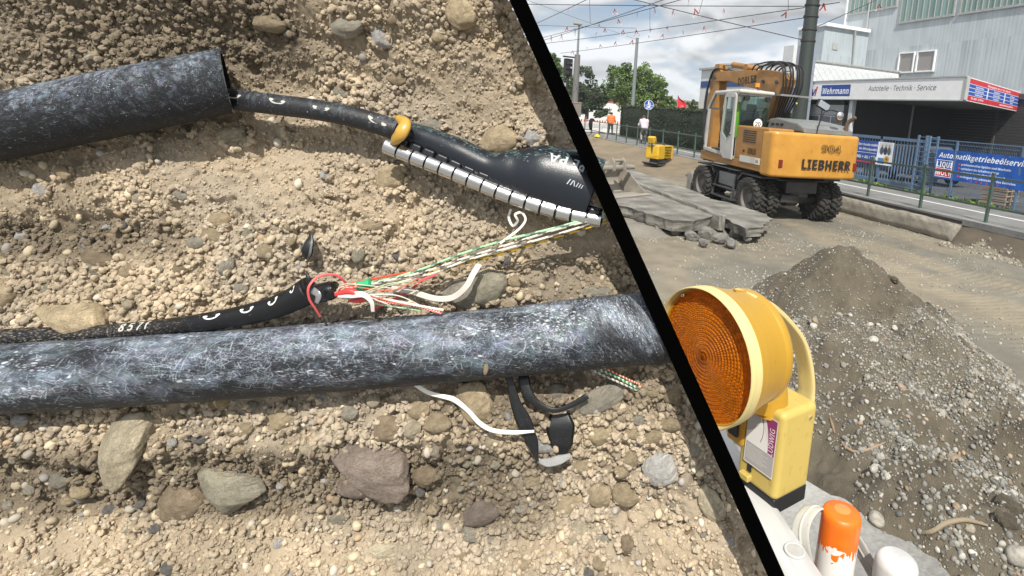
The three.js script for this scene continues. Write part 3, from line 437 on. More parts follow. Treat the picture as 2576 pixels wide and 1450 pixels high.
// tapes and strips
const ribbon = (name, label, cat, pts, w, m, lift = 0.012, rz = 0.8, group) => { const mid = pts[Math.floor(pts.length / 2)], o = bthing(name, label, cat, mid[0], mid[1], group); bmesh('strip', sweep(bpath(pts.map((p) => [p[0], p[1], p[2] ?? onBank(p[0], p[1], lift), p[3] ?? w]), 0, w, rz), { n: Math.max(24, pts.length * 9), m: 8 }), m, o); return bfin(o); };
const paper = M([0.78, 0.76, 0.7], 0.75), redTape = M([0.66, 0.1, 0.1], 0.5), film = new THREE.MeshStandardMaterial({ map: scuffed(33, 512, 256, '#17181b', 5200, 0.0), roughness: 0.42 });
ribbon('red_tape', 'thin red tape looped round the open end of the torn cable', 'tape', [[806, 797, 0.056], [792, 775, 0.064], [778, 752, 0.07], [776, 724, 0.074], [793, 701, 0.07], [818, 691, 0.066], [845, 692, 0.062], [862, 703, 0.058], [872, 716, 0.052]], 3.4, redTape, 0, 1.2);
ribbon('red_tape', 'short red tape lying across the stones right of the green band', 'tape', [[938, 780], [965, 766], [1000, 748], [1030, 732], [1060, 706], [1098, 690]], 3.4, redTape, 0.012);
ribbon('paper_strip', 'white paper strip curling down below the lower pipe', 'paper strip', [[1028, 940, 0.01], [1040, 962, 0.022, 6], [1075, 986, 0.024, 6], [1108, 996, 0.024, 6], [1143, 1006, 0.026, 7], [1178, 1034, 0.026, 6], [1206, 1064, 0.026, 6.5], [1240, 1083, 0.028, 6], [1290, 1088, 0.03, 6], [1344, 1085, 0.032, 3.5]], 5, paper);
ribbon('paper_strip', 'grey white paper strip sagging beside the green round stone', 'paper strip', [[985, 727], [1030, 732, 0.024], [1060, 742, 0.028], [1100, 752, 0.03], [1140, 748, 0.034], [1172, 722, 0.04], [1190, 690, 0.04], [1206, 664, 0.036]], 8, M([0.62, 0.58, 0.52], 0.8), 0.012, 0.4);
ribbon('paper_strip', 'tangle of white paper strip below the steel rail', 'paper strip', [[1258, 612, 0.045], [1286, 592, 0.04], [1310, 572, 0.034], [1322, 552, 0.034], [1312, 535, 0.036], [1296, 540, 0.04], [1302, 556, 0.036], [1290, 568, 0.028], [1280, 548, 0.024], [1285, 526, 0.026]], 3.2, paper, 0.015, 0.5);
ribbon('paper_strip', 'pale paper strip hanging over the red wires behind the lower pipe', 'paper strip', [[850, 742, 0.056, 8], [885, 742, 0.058, 9], [915, 742, 0.06, 8], [934, 760, 0.06, 6], [938, 784, 0.056, 5]], 7, M([0.7, 0.63, 0.58], 0.75), 0, 1);
ribbon('black_film', 'dusty black film strip hanging straight below the lower pipe', 'plastic film', [[1270, 925, 0.02, 12], [1285, 965, 0.026, 9], [1296, 1010, 0.026, 13], [1318, 1060, 0.026, 19], [1336, 1105, 0.024, 16], [1352, 1160, 0.02, 4]], 12, film, 0.01, 1.4);
ribbon('black_film', 'black film curled in a half ring round small stones below the lower pipe', 'plastic film', [[1322, 925, 0.012, 12], [1318, 950, 0.022, 14], [1328, 990, 0.026, 13], [1356, 1018, 0.026, 9], [1394, 1032, 0.026, 7], [1436, 1020, 0.026, 7], [1478, 996, 0.026, 8]], 11, film, 0.01, 3);
ribbon('black_film', 'square scrap of dusty black film right of the pale smooth stone', 'plastic film', [[1408, 1042, 0.012, 26], [1410, 1075, 0.016, 36], [1412, 1112, 0.014, 30], [1418, 1150, 0.008, 8]], 30, film, 0.01, 1.6);
ribbon('black_film', 'crumpled grey film end below the pale smooth stone', 'plastic film', [[1352, 1158, 0.016, 5], [1378, 1164, 0.018, 12], [1405, 1158, 0.018, 13], [1436, 1146, 0.016, 7]], 12, M([0.4, 0.4, 0.39], 0.6, { bumpMap: fine, bumpScale: 0.001 }), 0.01, 1.6);
ribbon('plastic_shard', 'striped black plastic shard lying alone on the tan earth', 'plastic shard', [[783, 592, 0.014, 5], [777, 612, 0.02, 13], [771, 632, 0.02, 17], [770, 647, 0.014, 11]], 14, new THREE.MeshStandardMaterial({ map: canvasWrap(64, 64, (x) => { x.fillStyle = '#1b1d20'; x.fillRect(0, 0, 64, 64); x.fillStyle = '#6a6d70'; x.fillRect(0, 8, 64, 5); x.fillRect(0, 52, 64, 6); x.fillRect(0, 20, 64, 2); }), roughness: 0.5 }), 0.01, 5);

// ================================================================ ground: pit floor, broken slabs, kerb, street beyond
const PIT = -0.55;
function sheet(name, poly, y, m, thick = 0) {      // flat outline in x,z
  const s = new THREE.Shape(poly.map((p) => new THREE.Vector2(p[0], -p[1])));
  const g = thick ? new THREE.ExtrudeGeometry(s, { depth: thick, bevelEnabled: false }) : new THREE.ShapeGeometry(s);
  g.rotateX(-Math.PI / 2); g.translate(0, y - thick, 0); return structure(new THREE.Mesh(g, m), name);
}
const asphaltMat = (c, s) => { const t = mottled(c, 4, 0.28, s); return new THREE.MeshStandardMaterial({ map: rep(t, 0.35), roughness: 0.95, bumpMap: rep(grit, 1.1), bumpScale: 0.004 }); };
// everything stands on one sheet that reaches the horizon
sheet('ground', [[-700, 700], [700, 700], [700, -900], [-700, -900]], -0.9, M([0.2, 0.19, 0.16], 1, { map: rep(mottled([0.9, 0.88, 0.84], 4, 0.4, 3), 0.2) }));
// pit floor
const dirtC = (x, z) => { const n = fbm(x * 0.7, z * 0.7, 4, 4), f = fbm(x * 5, z * 5, 7, 3), far = sst(z, -17, -21), m = 0.82 + 0.5 * (n - 0.5) + 0.35 * (f - 0.5), w = sst(fbm(x * 0.9, z * 0.45, 9, 3), 0.45, 0.62) * 0.8;
  return [lerp(lerp(0.225, 0.31, w), 0.25, far) * m, lerp(lerp(0.208, 0.265, w), 0.198, far) * m, lerp(lerp(0.168, 0.192, w), 0.132, far) * m]; };
function pitY(x, z) {
  let y = PIT + 0.06 * (fbm(x * 0.8, z * 0.8, 2, 3) - 0.5) + 0.03 * (fbm(x * 4, z * 4, 3, 3) - 0.5) + 0.012 * (fbm(x * 16, z * 16, 5, 2) - 0.5);
  y += 0.10 * sst(z, -17, -21);
  // tyre and track prints to the right of the heap
  const tr = (c, w) => Math.exp(-(((x - c - 0.3 * Math.sin(z * 0.3)) / w) ** 4));
  const zone = sst(z, -10.5, -8) * sst(z, -1, -3); y += zone * (tr(8.3, 0.42) + tr(9.6, 0.4) + 0.8 * tr(7.3, 0.35)) * (0.02 * Math.sin(z * 46 + 9 * Math.abs(x - 8.4)) - 0.02);
  const rut = sst(z, -16, -13) * sst(z, -8, -10); y -= rut * 0.03 * (Math.exp(-(((x - 8.2 + (z + 12) * 0.12) / 0.22) ** 2)) + Math.exp(-(((x - 10.3 + (z + 12) * 0.1) / 0.22) ** 2)));
  // the foot of the right hand bank
  y += 0.34 * sst(x, 11.2, 12.1) * sst(z, -8.9, -8.2) + 0.42 * sst(x, 10.2, 11.9) * sst(z, -18.5, -20.5);
  y += 0.14 * sst(fbm(x * 1.2, z * 1.2, 21, 2), 0.5, 0.75) * sst(z, -19, -17) * sst(z, -15.5, -16.6) * sst(x, 7.5, 8) * sst(x, 10, 9.3);
  return y;
}
const dirtMat = new THREE.MeshStandardMaterial({ vertexColors: true, roughness: 1, bumpMap: rep(grit, 1.6), bumpScale: 0.008 });
function heightGrid(xs, zs, fy, fc) {
  const P = [], C = [], U = [], I = [], nx = xs.length; for (const z of zs) for (const x of xs) { P.push(x, fy(x, z), z); C.push(...fc(x, z)); U.push(x, z); }
  for (let j = 0; j < zs.length - 1; j++) for (let i = 0; i < nx - 1; i++) { const a = j * nx + i, b = a + nx; I.push(a, b, a + 1, b, b + 1, a + 1); }
  const g = new THREE.BufferGeometry(); g.setAttribute('position', new THREE.Float32BufferAttribute(P, 3)); g.setAttribute('color', new THREE.Float32BufferAttribute(C, 3)); g.setAttribute('uv', new THREE.Float32BufferAttribute(U, 2)); g.setIndex(I); g.computeVertexNormals(); return g;
}
const span = (a, b, n) => Array.from({ length: n + 1 }, (_, i) => lerp(a, b, i / n));
const pit = structure(new THREE.Mesh(heightGrid(span(-3, 12.3, 330), [...span(-46, -18, 90), ...span(-17.9, -2.5, 420), ...span(-2.4, 12, 60)], pitY, dirtC), dirtMat), 'pit_floor');
{
  const R = rng(5), L = [], B = [];
  for (let i = 0; i < 26000; i++) {
    const x = 2.5 + 9.6 * R(), z = -17.5 + 15.5 * R(), d = Math.hypot(x, z); const cl = fbm(x * 1.1, z * 1.1, 33, 3); if (R() > sst(cl, 0.4, 0.6) + 0.12) continue;
    const r = 0.006 + 0.02 * R() ** 3, m = 0.65 + 0.6 * R(); L.push({ p: V(x, pitY(x, z) + r * 0.2, z), s: [r, r * 0.6, r * 0.8], q: randQ(R), c: lin(0.33 * m, 0.31 * m, 0.26 * m) });
  }
  for (let i = 0; i < 700; i++) { const z = -9 + 5 * R(), x = 11 + 1.0 * R(), r = 0.015 + 0.04 * R() ** 2, m = 0.5 + 0.8 * R(); L.push({ p: V(x, pitY(x, z) + r * 0.2, z), s: [r, r * 0.7, r * 0.8], q: randQ(R), c: lin(0.3 * m, 0.27 * m, 0.22 * m) }); }
  scatter('gravel', pebbleGeos, M(0xffffff, 0.95), L, pit);
}
// near roadway on the left of the pit, its broken edge towards the heap
const nearRoad = asphaltMat([0.55, 0.545, 0.53], 6);
{
  const R = rng(9), e = [[1.2, -40], [1.2, -5.4], [1.3, -3.9]]; const a = [[1.62, -3.0], [2.03, -2.06], [2.2, -1.72], [2.31, -1.4], [2.4, -0.6], [2.5, 2], [2.6, 12]];
  const poly = [...e]; for (let i = 0; i < a.length; i++) { const p = a[i], q = a[Math.max(0, i - 1)]; if (i) for (let k = 1; k < 10; k++) poly.push([lerp(q[0], p[0], k / 10) + 0.05 * (R() - 0.5), lerp(q[1], p[1], k / 10) + 0.03 * (R() - 0.5)]); poly.push(p); }
  poly.push([-30, 12], [-30, -40]); sheet('near_road', poly, 0, nearRoad, 0.5);
}
// right: paving and street behind the railing
const pavMat = asphaltMat([0.47, 0.47, 0.465], 12);
sheet('street', [[12.0, 14], [90, 14], [90, -44], [11.9, -44]], 0, pavMat, 0.14);
sheet('street', [[-160, -44], [260, -44], [260, -260], [-160, -260]], 0, asphaltMat([0.43, 0.43, 0.43], 15), 0.3);
sheet('yard', [[15.6, 14], [60, 14], [60, -34], [15.6, -34]], 0.005, asphaltMat([0.3, 0.3, 0.3], 19));
sheet('subsoil', [[12.35, 14], [90, 14], [90, -44.1], [12.2, -44.1]], -0.14, M([0.14, 0.115, 0.085], 1, { bumpMap: rep(grit, 1), bumpScale: 0.02 }), 0.6);
sheet('painted_line', [[13.62, -16.2], [13.76, -16.2], [13.76, -4], [13.62, -4]], 0.006, M([0.66, 0.66, 0.64], 0.8));
sheet('painted_line', [[13.62, -30], [13.76, -30], [13.76, -17.6], [13.62, -17.6]], 0.006, M([0.66, 0.66, 0.64], 0.8));
{   // dark earth cut under the paving, in front of the subsoil
  const xs = (z, t) => { const near = sst(z, -9.1, -8.6), far = sst(z, -19, -21); return 12.02 - t * (0.30 + 0.5 * near + 1.2 * far) + 0.16 * (fbm(z * 2.4, t * 3, 3, 4) - 0.5) * (1 - (t < 0.1 ? 1 - t * 10 : 0)); };
  const zs = span(-45, 4, 360), ts = span(0, 1, 16), P = [], C = [], U = [], I = [];
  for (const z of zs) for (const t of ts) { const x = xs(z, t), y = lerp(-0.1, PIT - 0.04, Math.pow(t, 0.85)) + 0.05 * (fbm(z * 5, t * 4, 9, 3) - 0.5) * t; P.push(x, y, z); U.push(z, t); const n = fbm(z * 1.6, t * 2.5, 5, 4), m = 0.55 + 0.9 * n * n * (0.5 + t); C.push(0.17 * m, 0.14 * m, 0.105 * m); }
  const m = ts.length; for (let i = 0; i < zs.length - 1; i++) for (let j = 0; j < m - 1; j++) { const a = i * m + j, b = a + m; I.push(a, a + 1, b, b, a + 1, b + 1); }
  const g = new THREE.BufferGeometry(); g.setAttribute('position', new THREE.Float32BufferAttribute(P, 3)); g.setAttribute('color', new THREE.Float32BufferAttribute(C, 3)); g.setAttribute('uv', new THREE.Float32BufferAttribute(U, 2)); g.setIndex(I); g.computeVertexNormals();
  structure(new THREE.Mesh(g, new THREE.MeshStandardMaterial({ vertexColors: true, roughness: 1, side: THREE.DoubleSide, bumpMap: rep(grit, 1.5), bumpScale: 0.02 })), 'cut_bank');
}
function rough(g, amp, k, seed, only) { const p = g.attributes.position, n = g.attributes.normal, v = V(0, 0, 0); for (let i = 0; i < p.count; i++) { v.fromBufferAttribute(p, i); if (only && !only(v, V(n.getX(i), n.getY(i), n.getZ(i)))) continue; const f = (o) => (fbm(v.x * k + o, v.y * k + seed, v.z * k - o, 3) - 0.5) * 2 * amp; p.setXYZ(i, v.x + f(3.1), v.y + f(11.7), v.z + f(23.3)); } g.computeVertexNormals(); return g; }
function chunky(w, h, d, n, amp, seed) { let g = new THREE.BoxGeometry(w, h, d, Math.ceil(w * n), Math.ceil(h * n), Math.ceil(d * n)); const uv = g.attributes.uv, p = g.attributes.position; for (let i = 0; i < p.count; i++) uv.setXY(i, p.getX(i) + p.getY(i), p.getZ(i) + p.getY(i) * 0.7); const m = mergeVertices((() => { const q = g.clone(); q.deleteAttribute('normal'); return q; })(), 1e-4); m.computeVertexNormals(); return rough(m, amp, 2.2, seed); }
const concreteMat = (c, s) => new THREE.MeshStandardMaterial({ map: rep(mottled(c, 5, 0.45, s), 0.6), roughness: 0.95, bumpMap: rep(grit, 1.2), bumpScale: 0.012 });
{
  const g = chunky(0.34, 0.42, 12, 7, 0.045, 4); const o = solo('foundation_wall', g, concreteMat([0.56, 0.54, 0.5], 8), 'rough grey concrete foundation strip in the cut below the green railing', 'foundation'); o.position.set(11.86, -0.33, -15);
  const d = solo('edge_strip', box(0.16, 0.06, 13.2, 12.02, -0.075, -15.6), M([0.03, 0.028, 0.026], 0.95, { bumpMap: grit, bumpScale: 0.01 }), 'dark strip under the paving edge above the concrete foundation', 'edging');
}
// broken slabs left of the excavator
function slab(name, poly, top, thick, seed, m, label, cat) {
  const s = new THREE.Shape(); const R = rng(seed); const pts = []; poly.forEach((p, i) => { const q = poly[(i + 1) % poly.length], n = Math.max(1, Math.round(Math.hypot(q[0] - p[0], q[1] - p[1]) / 0.16)); for (let k = 0; k < n; k++) pts.push([lerp(p[0], q[0], k / n) + (p[2] ? 0.09 * (R() - 0.5) : 0), lerp(p[1], q[1], k / n) + (p[2] ? 0.09 * (R() - 0.5) : 0)]); });
  const P = [], I = [], U = [], N = pts.length, rows = 4; const tris = THREE.ShapeUtils.triangulateShape(pts.map((p) => new THREE.Vector2(p[0], p[1])), []);
  pts.forEach((p) => { P.push(p[0], top, p[1]); U.push(p[0], p[1]); }); tris.forEach((t) => { const [a, b, c] = t.map((k) => pts[k]); const cr = (b[0] - a[0]) * (c[1] - a[1]) - (b[1] - a[1]) * (c[0] - a[0]); cr < 0 ? I.push(t[0], t[1], t[2]) : I.push(t[0], t[2], t[1]); });
  const b0 = P.length / 3; let area = 0; pts.forEach((p, i) => { const q = pts[(i + 1) % N]; area += p[0] * q[1] - q[0] * p[1]; });
  for (let r = 0; r <= rows; r++) pts.forEach((p, i) => { const q = pts[(i + 1) % N], o = pts[(i + N - 1) % N], nx = q[1] - o[1], nz = -(q[0] - o[0]), l = Math.hypot(nx, nz) || 1, sg = area > 0 ? 1 : -1, off = r === 0 ? 0 : sg * (0.07 * (fbm(p[0] * 3, p[1] * 3, r * 2.1 + seed, 3) - 0.5) - 0.03 * r / rows - 0.02); P.push(p[0] + nx / l * off, top - thick * r / rows - (r === 0 ? 0 : 0.0), p[1] + nz / l * off); U.push((p[0] + p[1]) * 1, r * 0.1); });
  for (let r = 0; r < rows; r++) for (let i = 0; i < N; i++) { const a = b0 + r * N + i, b = b0 + r * N + (i + 1) % N; I.push(a, a + N, b, b, a + N, b + N); }
  const g = new THREE.BufferGeometry(); g.setAttribute('position', new THREE.Float32BufferAttribute(P, 3)); g.setAttribute('uv', new THREE.Float32BufferAttribute(U, 2)); g.setIndex(I); g.computeVertexNormals(); m.side = THREE.DoubleSide; const fl = g.toNonIndexed(); fl.computeVertexNormals(); return solo(name, fl, m, label, cat);
}
const px2 = (x, y, Y) => { const p = onY(x, y, Y); return [p.x, p.z]; };
{
  const T = -0.17, e = (x, y, k = 1, Y = T) => [...px2(x, y, Y), k];
  slab('asphalt_slab', [e(1380, 498), e(1500, 508), e(1575, 520), e(1640, 540), e(1690, 553), e(1742, 556), e(1780, 546), e(1798, 540, 0), [5.98, -11.6, 0], [5.98, -44, 0], [-6, -44, 0], [-6, -14, 1]], T, 0.24, 3, concreteMat([0.5, 0.485, 0.46], 11), 'broken grey asphalt slab with a thick jagged front edge beside the kerb', 'slab');
  slab('asphalt_slab', [[6.2, -9.95, 1], e(1872, 572), e(1915, 570), e(1944, 549), e(1925, 536), e(1850, 512), e(1790, 498), e(1745, 478, 0), [7.5, -19, 0], [7.5, -44, 0], [6.2, -44, 0]], T - 0.02, 0.2, 5, concreteMat([0.49, 0.48, 0.455], 17), 'grey asphalt strip right of the kerb running up to the excavator wheels', 'slab');
  const kg = rbox(0.15, 0.34, 0.985, 0.016); const km = [concreteMat([0.56, 0.55, 0.52], 23), concreteMat([0.51, 0.5, 0.48], 24)];
  const kerb = thing('kerb', 'long concrete kerb running away between the two broken slabs', 'kerb', V(6.09, T - 0.1, -10)); for (let i = 0; i < 33; i++) { const o = mesh('kerb_stone', kg, km[i % 2], kerb); o.position.set(i ? 0.006 * ((i * 7) % 3 - 1) : 0, i ? 0.005 * ((i * 5) % 3 - 1) : 0.0, -0.5 - i); }
  // rubble where the slab broke away
  const R = rng(31), rub = concreteMat([0.5, 0.49, 0.47], 29), spots = [[1835, 560, 0.3], [1860, 588, 0.22], [1812, 600, 0.2], [1775, 585, 0.22], [1740, 592, 0.16], [1700, 582, 0.16], [1660, 575, 0.14], [1880, 600, 0.12], [1838, 612, 0.16], [1620, 558, 0.12], [1800, 560, 0.24], [1905, 590, 0.1], [1770, 610, 0.12]];
  spots.forEach(([x, y, s], i) => { const p = onY(x, y, PIT + 0.1); const o = solo('concrete_chunk', flat(stoneGeo(900 + i, 5, 0.4, 0.95, 0.06)), rub, ['large pale concrete chunk wedged under the kerb end', 'grey concrete chunk below the kerb end, nearer the camera', 'broad concrete chunk left of the kerb end on the pit floor', 'concrete chunk under the middle of the left slab edge', 'small concrete chunk in front of the left slab', 'small chunk of asphalt below the left slab corner', 'small flat chunk at the foot of the left slab', 'small chunk on the pit floor below the right slab tip', 'grey chunk lying in front of the rubble under the kerb', 'small chunk at the foot of the slab beside the black bar', 'concrete chunk tucked under the left slab next to the kerb', 'smallest chunk lying alone under the tip of the right slab', 'small chunk nearest the camera in the slab rubble'][i], 'concrete chunk'); o.position.copy(p); o.scale.set(s, s * 0.6, s * 0.75); o.rotation.set(0.3 * R(), R() * 6, 0.3 * R()); });
  // earth showing under the slabs
  const eg = heightGrid(span(-3, 7.9, 120), span(-16, -9.2, 80), (x, z) => { const q = onY(1700, 560, -0.4); const front = -10.25 - 0.35 * clamp((6.1 - x) / 3, 0, 1.4) + (x > 6.3 ? -0.2 - 0.6 * (x - 6.3) : 0); return lerp(PIT - 0.06, -0.43 + 0.05 * (fbm(x * 3, z * 3, 5, 3) - 0.5), sst(z, front + 0.75, front - 0.1)) + 0.05 * (fbm(x * 5, z * 5, 15, 3) - 0.5) - 0.2 * sst(x, 7.3, 7.9); }, (x, z) => { const m = 0.7 + 0.6 * fbm(x * 4, z * 4, 3, 3); return [0.21 * m, 0.195 * m, 0.165 * m]; });
  structure(new THREE.Mesh(eg, dirtMat), 'slab_bedding');
}

// ================================================================ gravel heap
{
  const P0 = at(2118, 604, 5.0), cones = [[P0.x, P0.z, P0.y - 0.06, 0.9], ...[[2080, 632, 5.02], [2120, 622, 4.8]].map(([x, y, d]) => { const p = at(x, y, d); return [p.x, p.z, p.y - 0.03, 0.95]; }), ...[[2165, 612, 4.95], [2235, 668, 4.75], [2300, 750, 4.35], [2383, 835, 3.95], [2480, 935, 3.6], [2590, 1045, 3.2]].map(([x, y, d]) => { const p = at(x, y, d); return [p.x, p.z, p.y - 0.03, 0.82]; }), ...[[2140, 760, 4.2], [2250, 930, 3.5], [2420, 1130, 2.9], [2330, 1120, 2.9], [2560, 1250, 2.6]].map(([x, y, d]) => { const p = at(x, y, d); return [p.x, p.z, p.y - 0.08, 0.66]; })];
  const base = (x, z) => { const n = sst(x + z * 0.42, 3.3, 2.6) * sst(z, -4.4, -3.3); return lerp(PIT + 0.02, 0.0, n) - 0.015; };
  const hy = (x, z) => {
    const wx = x + 0.16 * (fbm(x * 2.2, z * 2.2, 1, 3) - 0.5), wz = z + 0.16 * (fbm(x * 2.2, z * 2.2, 6, 3) - 0.5); let s = 0, k = 24;
    for (const [cx, cz, cy, sl] of cones) { const d = Math.hypot(wx - cx, wz - cz); s += Math.exp(k * (cy - sl * (Math.sqrt(d * d + 0.016) - 0.126))); }
    let h = Math.log(s) / k - 0.03; h += 0.2 * (fbm(x * 2.6, z * 2.6, 8, 4) - 0.5) + 0.07 * Math.abs(fbm(x * 5, z * 5, 27, 3) - 0.5) * 2 - 0.03 + 0.055 * (fbm(x * 11, z * 11, 4, 3) - 0.5) + 0.016 * (fbm(x * 38, z * 38, 2, 2) - 0.5);
    h += 0.05 * sst(fbm(x * 3.2, z * 3.2, 44, 3), 0.54, 0.66) * sst(x - 2.9, 0.2, 1.2);
    return h;
  };
  const heap = thing('gravel_heap', 'tall heap of grey brown gravel and earth with pale pebbles on the pit edge', 'gravel heap', V(P0.x, 0, P0.z));
  const soilZ = (x, z) => { const s = fbm(x * 1.5, z * 1.5, 18, 3); return sst(s, 0.5, 0.62); };
  const nx = 300, g = heightGrid(span(0.9, 7.1, nx), span(-8.0, 0.4, 380), (x, z) => { const h = hy(x, z), b = base(x, z); return h > b - 0.1 ? h : b - 0.1 - 0.3 * (b - 0.1 - h > 0.3 ? 1 : (b - 0.1 - h) / 0.3); }, (x, z) => { const q = soilZ(x, z), m = 0.8 + 0.5 * (fbm(x * 7, z * 7, 3, 3) - 0.5) + 0.4 * (fbm(x * 30, z * 30, 13, 2) - 0.5); return [lerp(0.155, 0.135, q) * m, lerp(0.136, 0.113, q) * m, lerp(0.1, 0.08, q) * m]; });
  g.translate(-P0.x, 0, -P0.z); const soil = mesh('soil', g, dirtMat, heap);
  const R = rng(21), L = [], big = []; let tries = 0;
  const tone = () => { const k = R(), m = 0.55 + 0.55 * R(); return k < 0.55 ? lin(0.27 * m, 0.258 * m, 0.225 * m) : k < 0.75 ? lin(0.36 * m, 0.345 * m, 0.3 * m) : k < 0.88 ? lin(0.2 * m, 0.197 * m, 0.19 * m) : k < 0.94 ? lin(0.36 * m, 0.27 * m, 0.19 * m) : lin(0.46 * m, 0.45 * m, 0.41 * m); };
  while (L.length < 54000 && tries++ < 400000) {
    const x = 1.2 + 5.2 * R(), z = -7.4 + 7.4 * R(), h = hy(x, z), b = base(x, z); if (h < b + 0.01) continue; const q = soilZ(x, z); if (R() > (1 - 0.8 * q) * lerp(1, 0.75, sst(h, 0.45, 0.85))) continue;
    const foot = 0.85 + 0.75 * sst(h, 0.5, 0.0), r = (0.003 + 0.0095 * R() ** 3.2) * foot; L.push({ p: V(x - P0.x, h + r * 0.3, z - P0.z), s: [r, r * (0.55 + 0.3 * R()), r * 0.85], q: randQ(R), c: tone() });
  }
  scatter('pebbles', pebbleGeos, M(0xffffff, 0.9), L, heap);
  const mats = [[0.36, 0.345, 0.3], [0.44, 0.42, 0.37], [0.27, 0.265, 0.25], [0.56, 0.55, 0.51], [0.38, 0.3, 0.22], [0.31, 0.29, 0.25]].map((c) => stoneMat(c)); let n = 0; tries = 0;
  const geos = [0, 1, 2, 3, 4, 5].map((i) => stoneGeo(800 + i * 3, 2, 0.2, i % 2 ? 0.7 : 0.25));
  while (n < 290 && tries++ < 20000) {
    const x = 1.5 + 3.6 * R(), z = -6.4 + 5.6 * R(), h = hy(x, z); if (h < base(x, z) + 0.005) continue; if (R() > (1 - 0.8 * soilZ(x, z)) * sst(h, 0.85, 0.2)) continue;
    const r = 0.016 + 0.026 * R() ** 2.6, o = mesh('stone', geos[n % 6], mats[Math.floor(R() * 6)], heap); o.position.set(x - P0.x, h + r * 0.15, z - P0.z); o.scale.set(r * (1 + 0.35 * R()), r * 0.7, r); o.rotation.set(R() * 0.8, R() * 6, R() * 0.8); n++;
  }
  // clods of dark earth
  const cm = M([0.27, 0.235, 0.175], 1, { map: dustSpeck, bumpMap: rep(grit, 2), bumpScale: 0.02 });
  for (const [px, py, d, s] of [[2248, 684, 4.68, 0.05], [2545, 1235, 2.7, 0.08], [2530, 1300, 2.6, 0.06], [2330, 1395, 2.4, 0.05], [2400, 1420, 2.35, 0.05]]) { const p = at(px, py, d), o = mesh('earth_clod', flat(stoneGeo(px + py, 11, 0.6, 0.1, 0.12)), cm, heap); o.position.set(p.x - P0.x, Math.min(p.y, hy(p.x, p.z) + s * 0.1), p.z - P0.z); o.scale.set(s * 0.9, s * 0.5, s * 0.8); o.rotation.y = px; }
  heap.traverse((o) => o.isMesh && sh(o));
  // roots lying on it
  const drop = (px, py, lift) => { let d = 1.6; for (; d < 6; d += 0.01) { const p = at(px, py, d); if (p.y < Math.max(hy(p.x, p.z), base(p.x, p.z)) + lift) break; } return at(px, py, d); };
  const bark = (c) => M(c, 0.9, { bumpMap: rep(fine, 4, 1), bumpScale: 0.004 });
  const root = (pts, r, c, label) => { const q = pts.map(([x, y, l, k]) => { const p = drop(x, y, l); return [p.x, p.y, p.z, r * (k ?? 1)]; }); const b = V(...q[1]); const o = solo('root', sweep(q.map((p) => [p[0] - b.x, p[1] - b.y, p[2] - b.z, p[3]]), { n: 40, m: 10, nrm: V(0, 1, 0) }), bark(c), label, 'root'); o.position.copy(b); };
  root([[2118, 1112, 0.01, 0.9], [2130, 1126, 0.014], [2150, 1136, 0.014], [2180, 1132, 0.014], [2206, 1122, 0.016, 0.8], [2228, 1112, 0.02, 0.3]], 0.0085, [0.42, 0.3, 0.2], 'pale curved root lying across the middle of the gravel heap');
  root([[2088, 1050, 0.01, 0.5], [2094, 1068, 0.012], [2100, 1090, 0.01, 0.6]], 0.009, [0.33, 0.22, 0.14], 'short reddish root on the heap just right of the warning lamp');
  root([[2310, 1342, 0.01, 0.6], [2345, 1336, 0.014], [2380, 1316, 0.018, 1.1], [2430, 1308, 0.02], [2485, 1322, 0.02, 0.5]], 0.011, [0.36, 0.29, 0.2], 'long forked root at the foot of the gravel heap');
  root([[2405, 838, 0.01, 0.6], [2425, 862, 0.016], [2448, 888, 0.01, 0.5]], 0.02, [0.14, 0.11, 0.08], 'dark root sticking out of the right flank of the heap');
  // loose stones at its foot, big enough to lift
  for (const [px, py, s, c, label] of [[2560, 1400, 0.06, [0.46, 0.44, 0.4], 'large pale stone at the heap foot in the lower right corner'], [2440, 1330, 0.028, [0.44, 0.4, 0.33], 'tan pointed stone beside the long root at the heap foot'], [2216, 1150, 0.03, [0.45, 0.44, 0.42], 'light grey stone on the lower front of the gravel heap']]) { const p = drop(px, py, s * 0.3); const o = solo('stone', stoneGeo(px, 4, 0.2, 0.5), stoneMat(c), label, 'stone'); o.position.copy(p); o.scale.set(s, s * 0.75, s * 0.85); }
}

// ================================================================ wheeled excavator
const fontBold = await new FontLoader().loadAsync('fonts/droid/droid_sans_bold.typeface.json');
function lettering(s, size, depth, w) { const g = new TextGeometry(s, { font: fontBold, size, depth, curveSegments: 4 }); g.computeBoundingBox(); const b = g.boundingBox; g.translate(-(b.min.x + b.max.x) / 2, -(b.min.y + b.max.y) / 2, 0); if (w) g.scale(w / (b.max.x - b.min.x), 1, 1); return g; }
const rubber = M([0.045, 0.044, 0.043], 0.92, { map: rep(mottled([0.95, 0.92, 0.88], 5, 0.5, 2), 1), bumpMap: grit, bumpScale: 0.003 }), steelDark = worn([0.075, 0.078, 0.082], 0.7, 0.5, 14), greyPaint = worn([0.27, 0.275, 0.275], 0.6, 0.3, 4), cabGrey = worn([0.5, 0.5, 0.48], 0.5, 0.25, 6), yellowPaint = worn([0.6, 0.3, 0.05], 0.5, 0.28, 10), orangePaint = worn([0.45, 0.225, 0.055], 0.6, 0.45, 18), blackPaint = M([0.018, 0.018, 0.02], 0.55), chrome = M([0.75, 0.75, 0.75], 0.15, { metalness: 1 });
const glass = new THREE.MeshPhysicalMaterial({ color: new THREE.Color().setRGB(0.62, 0.74, 0.7), roughness: 0.03, transmission: 1, thickness: 0, ior: 1.5 });
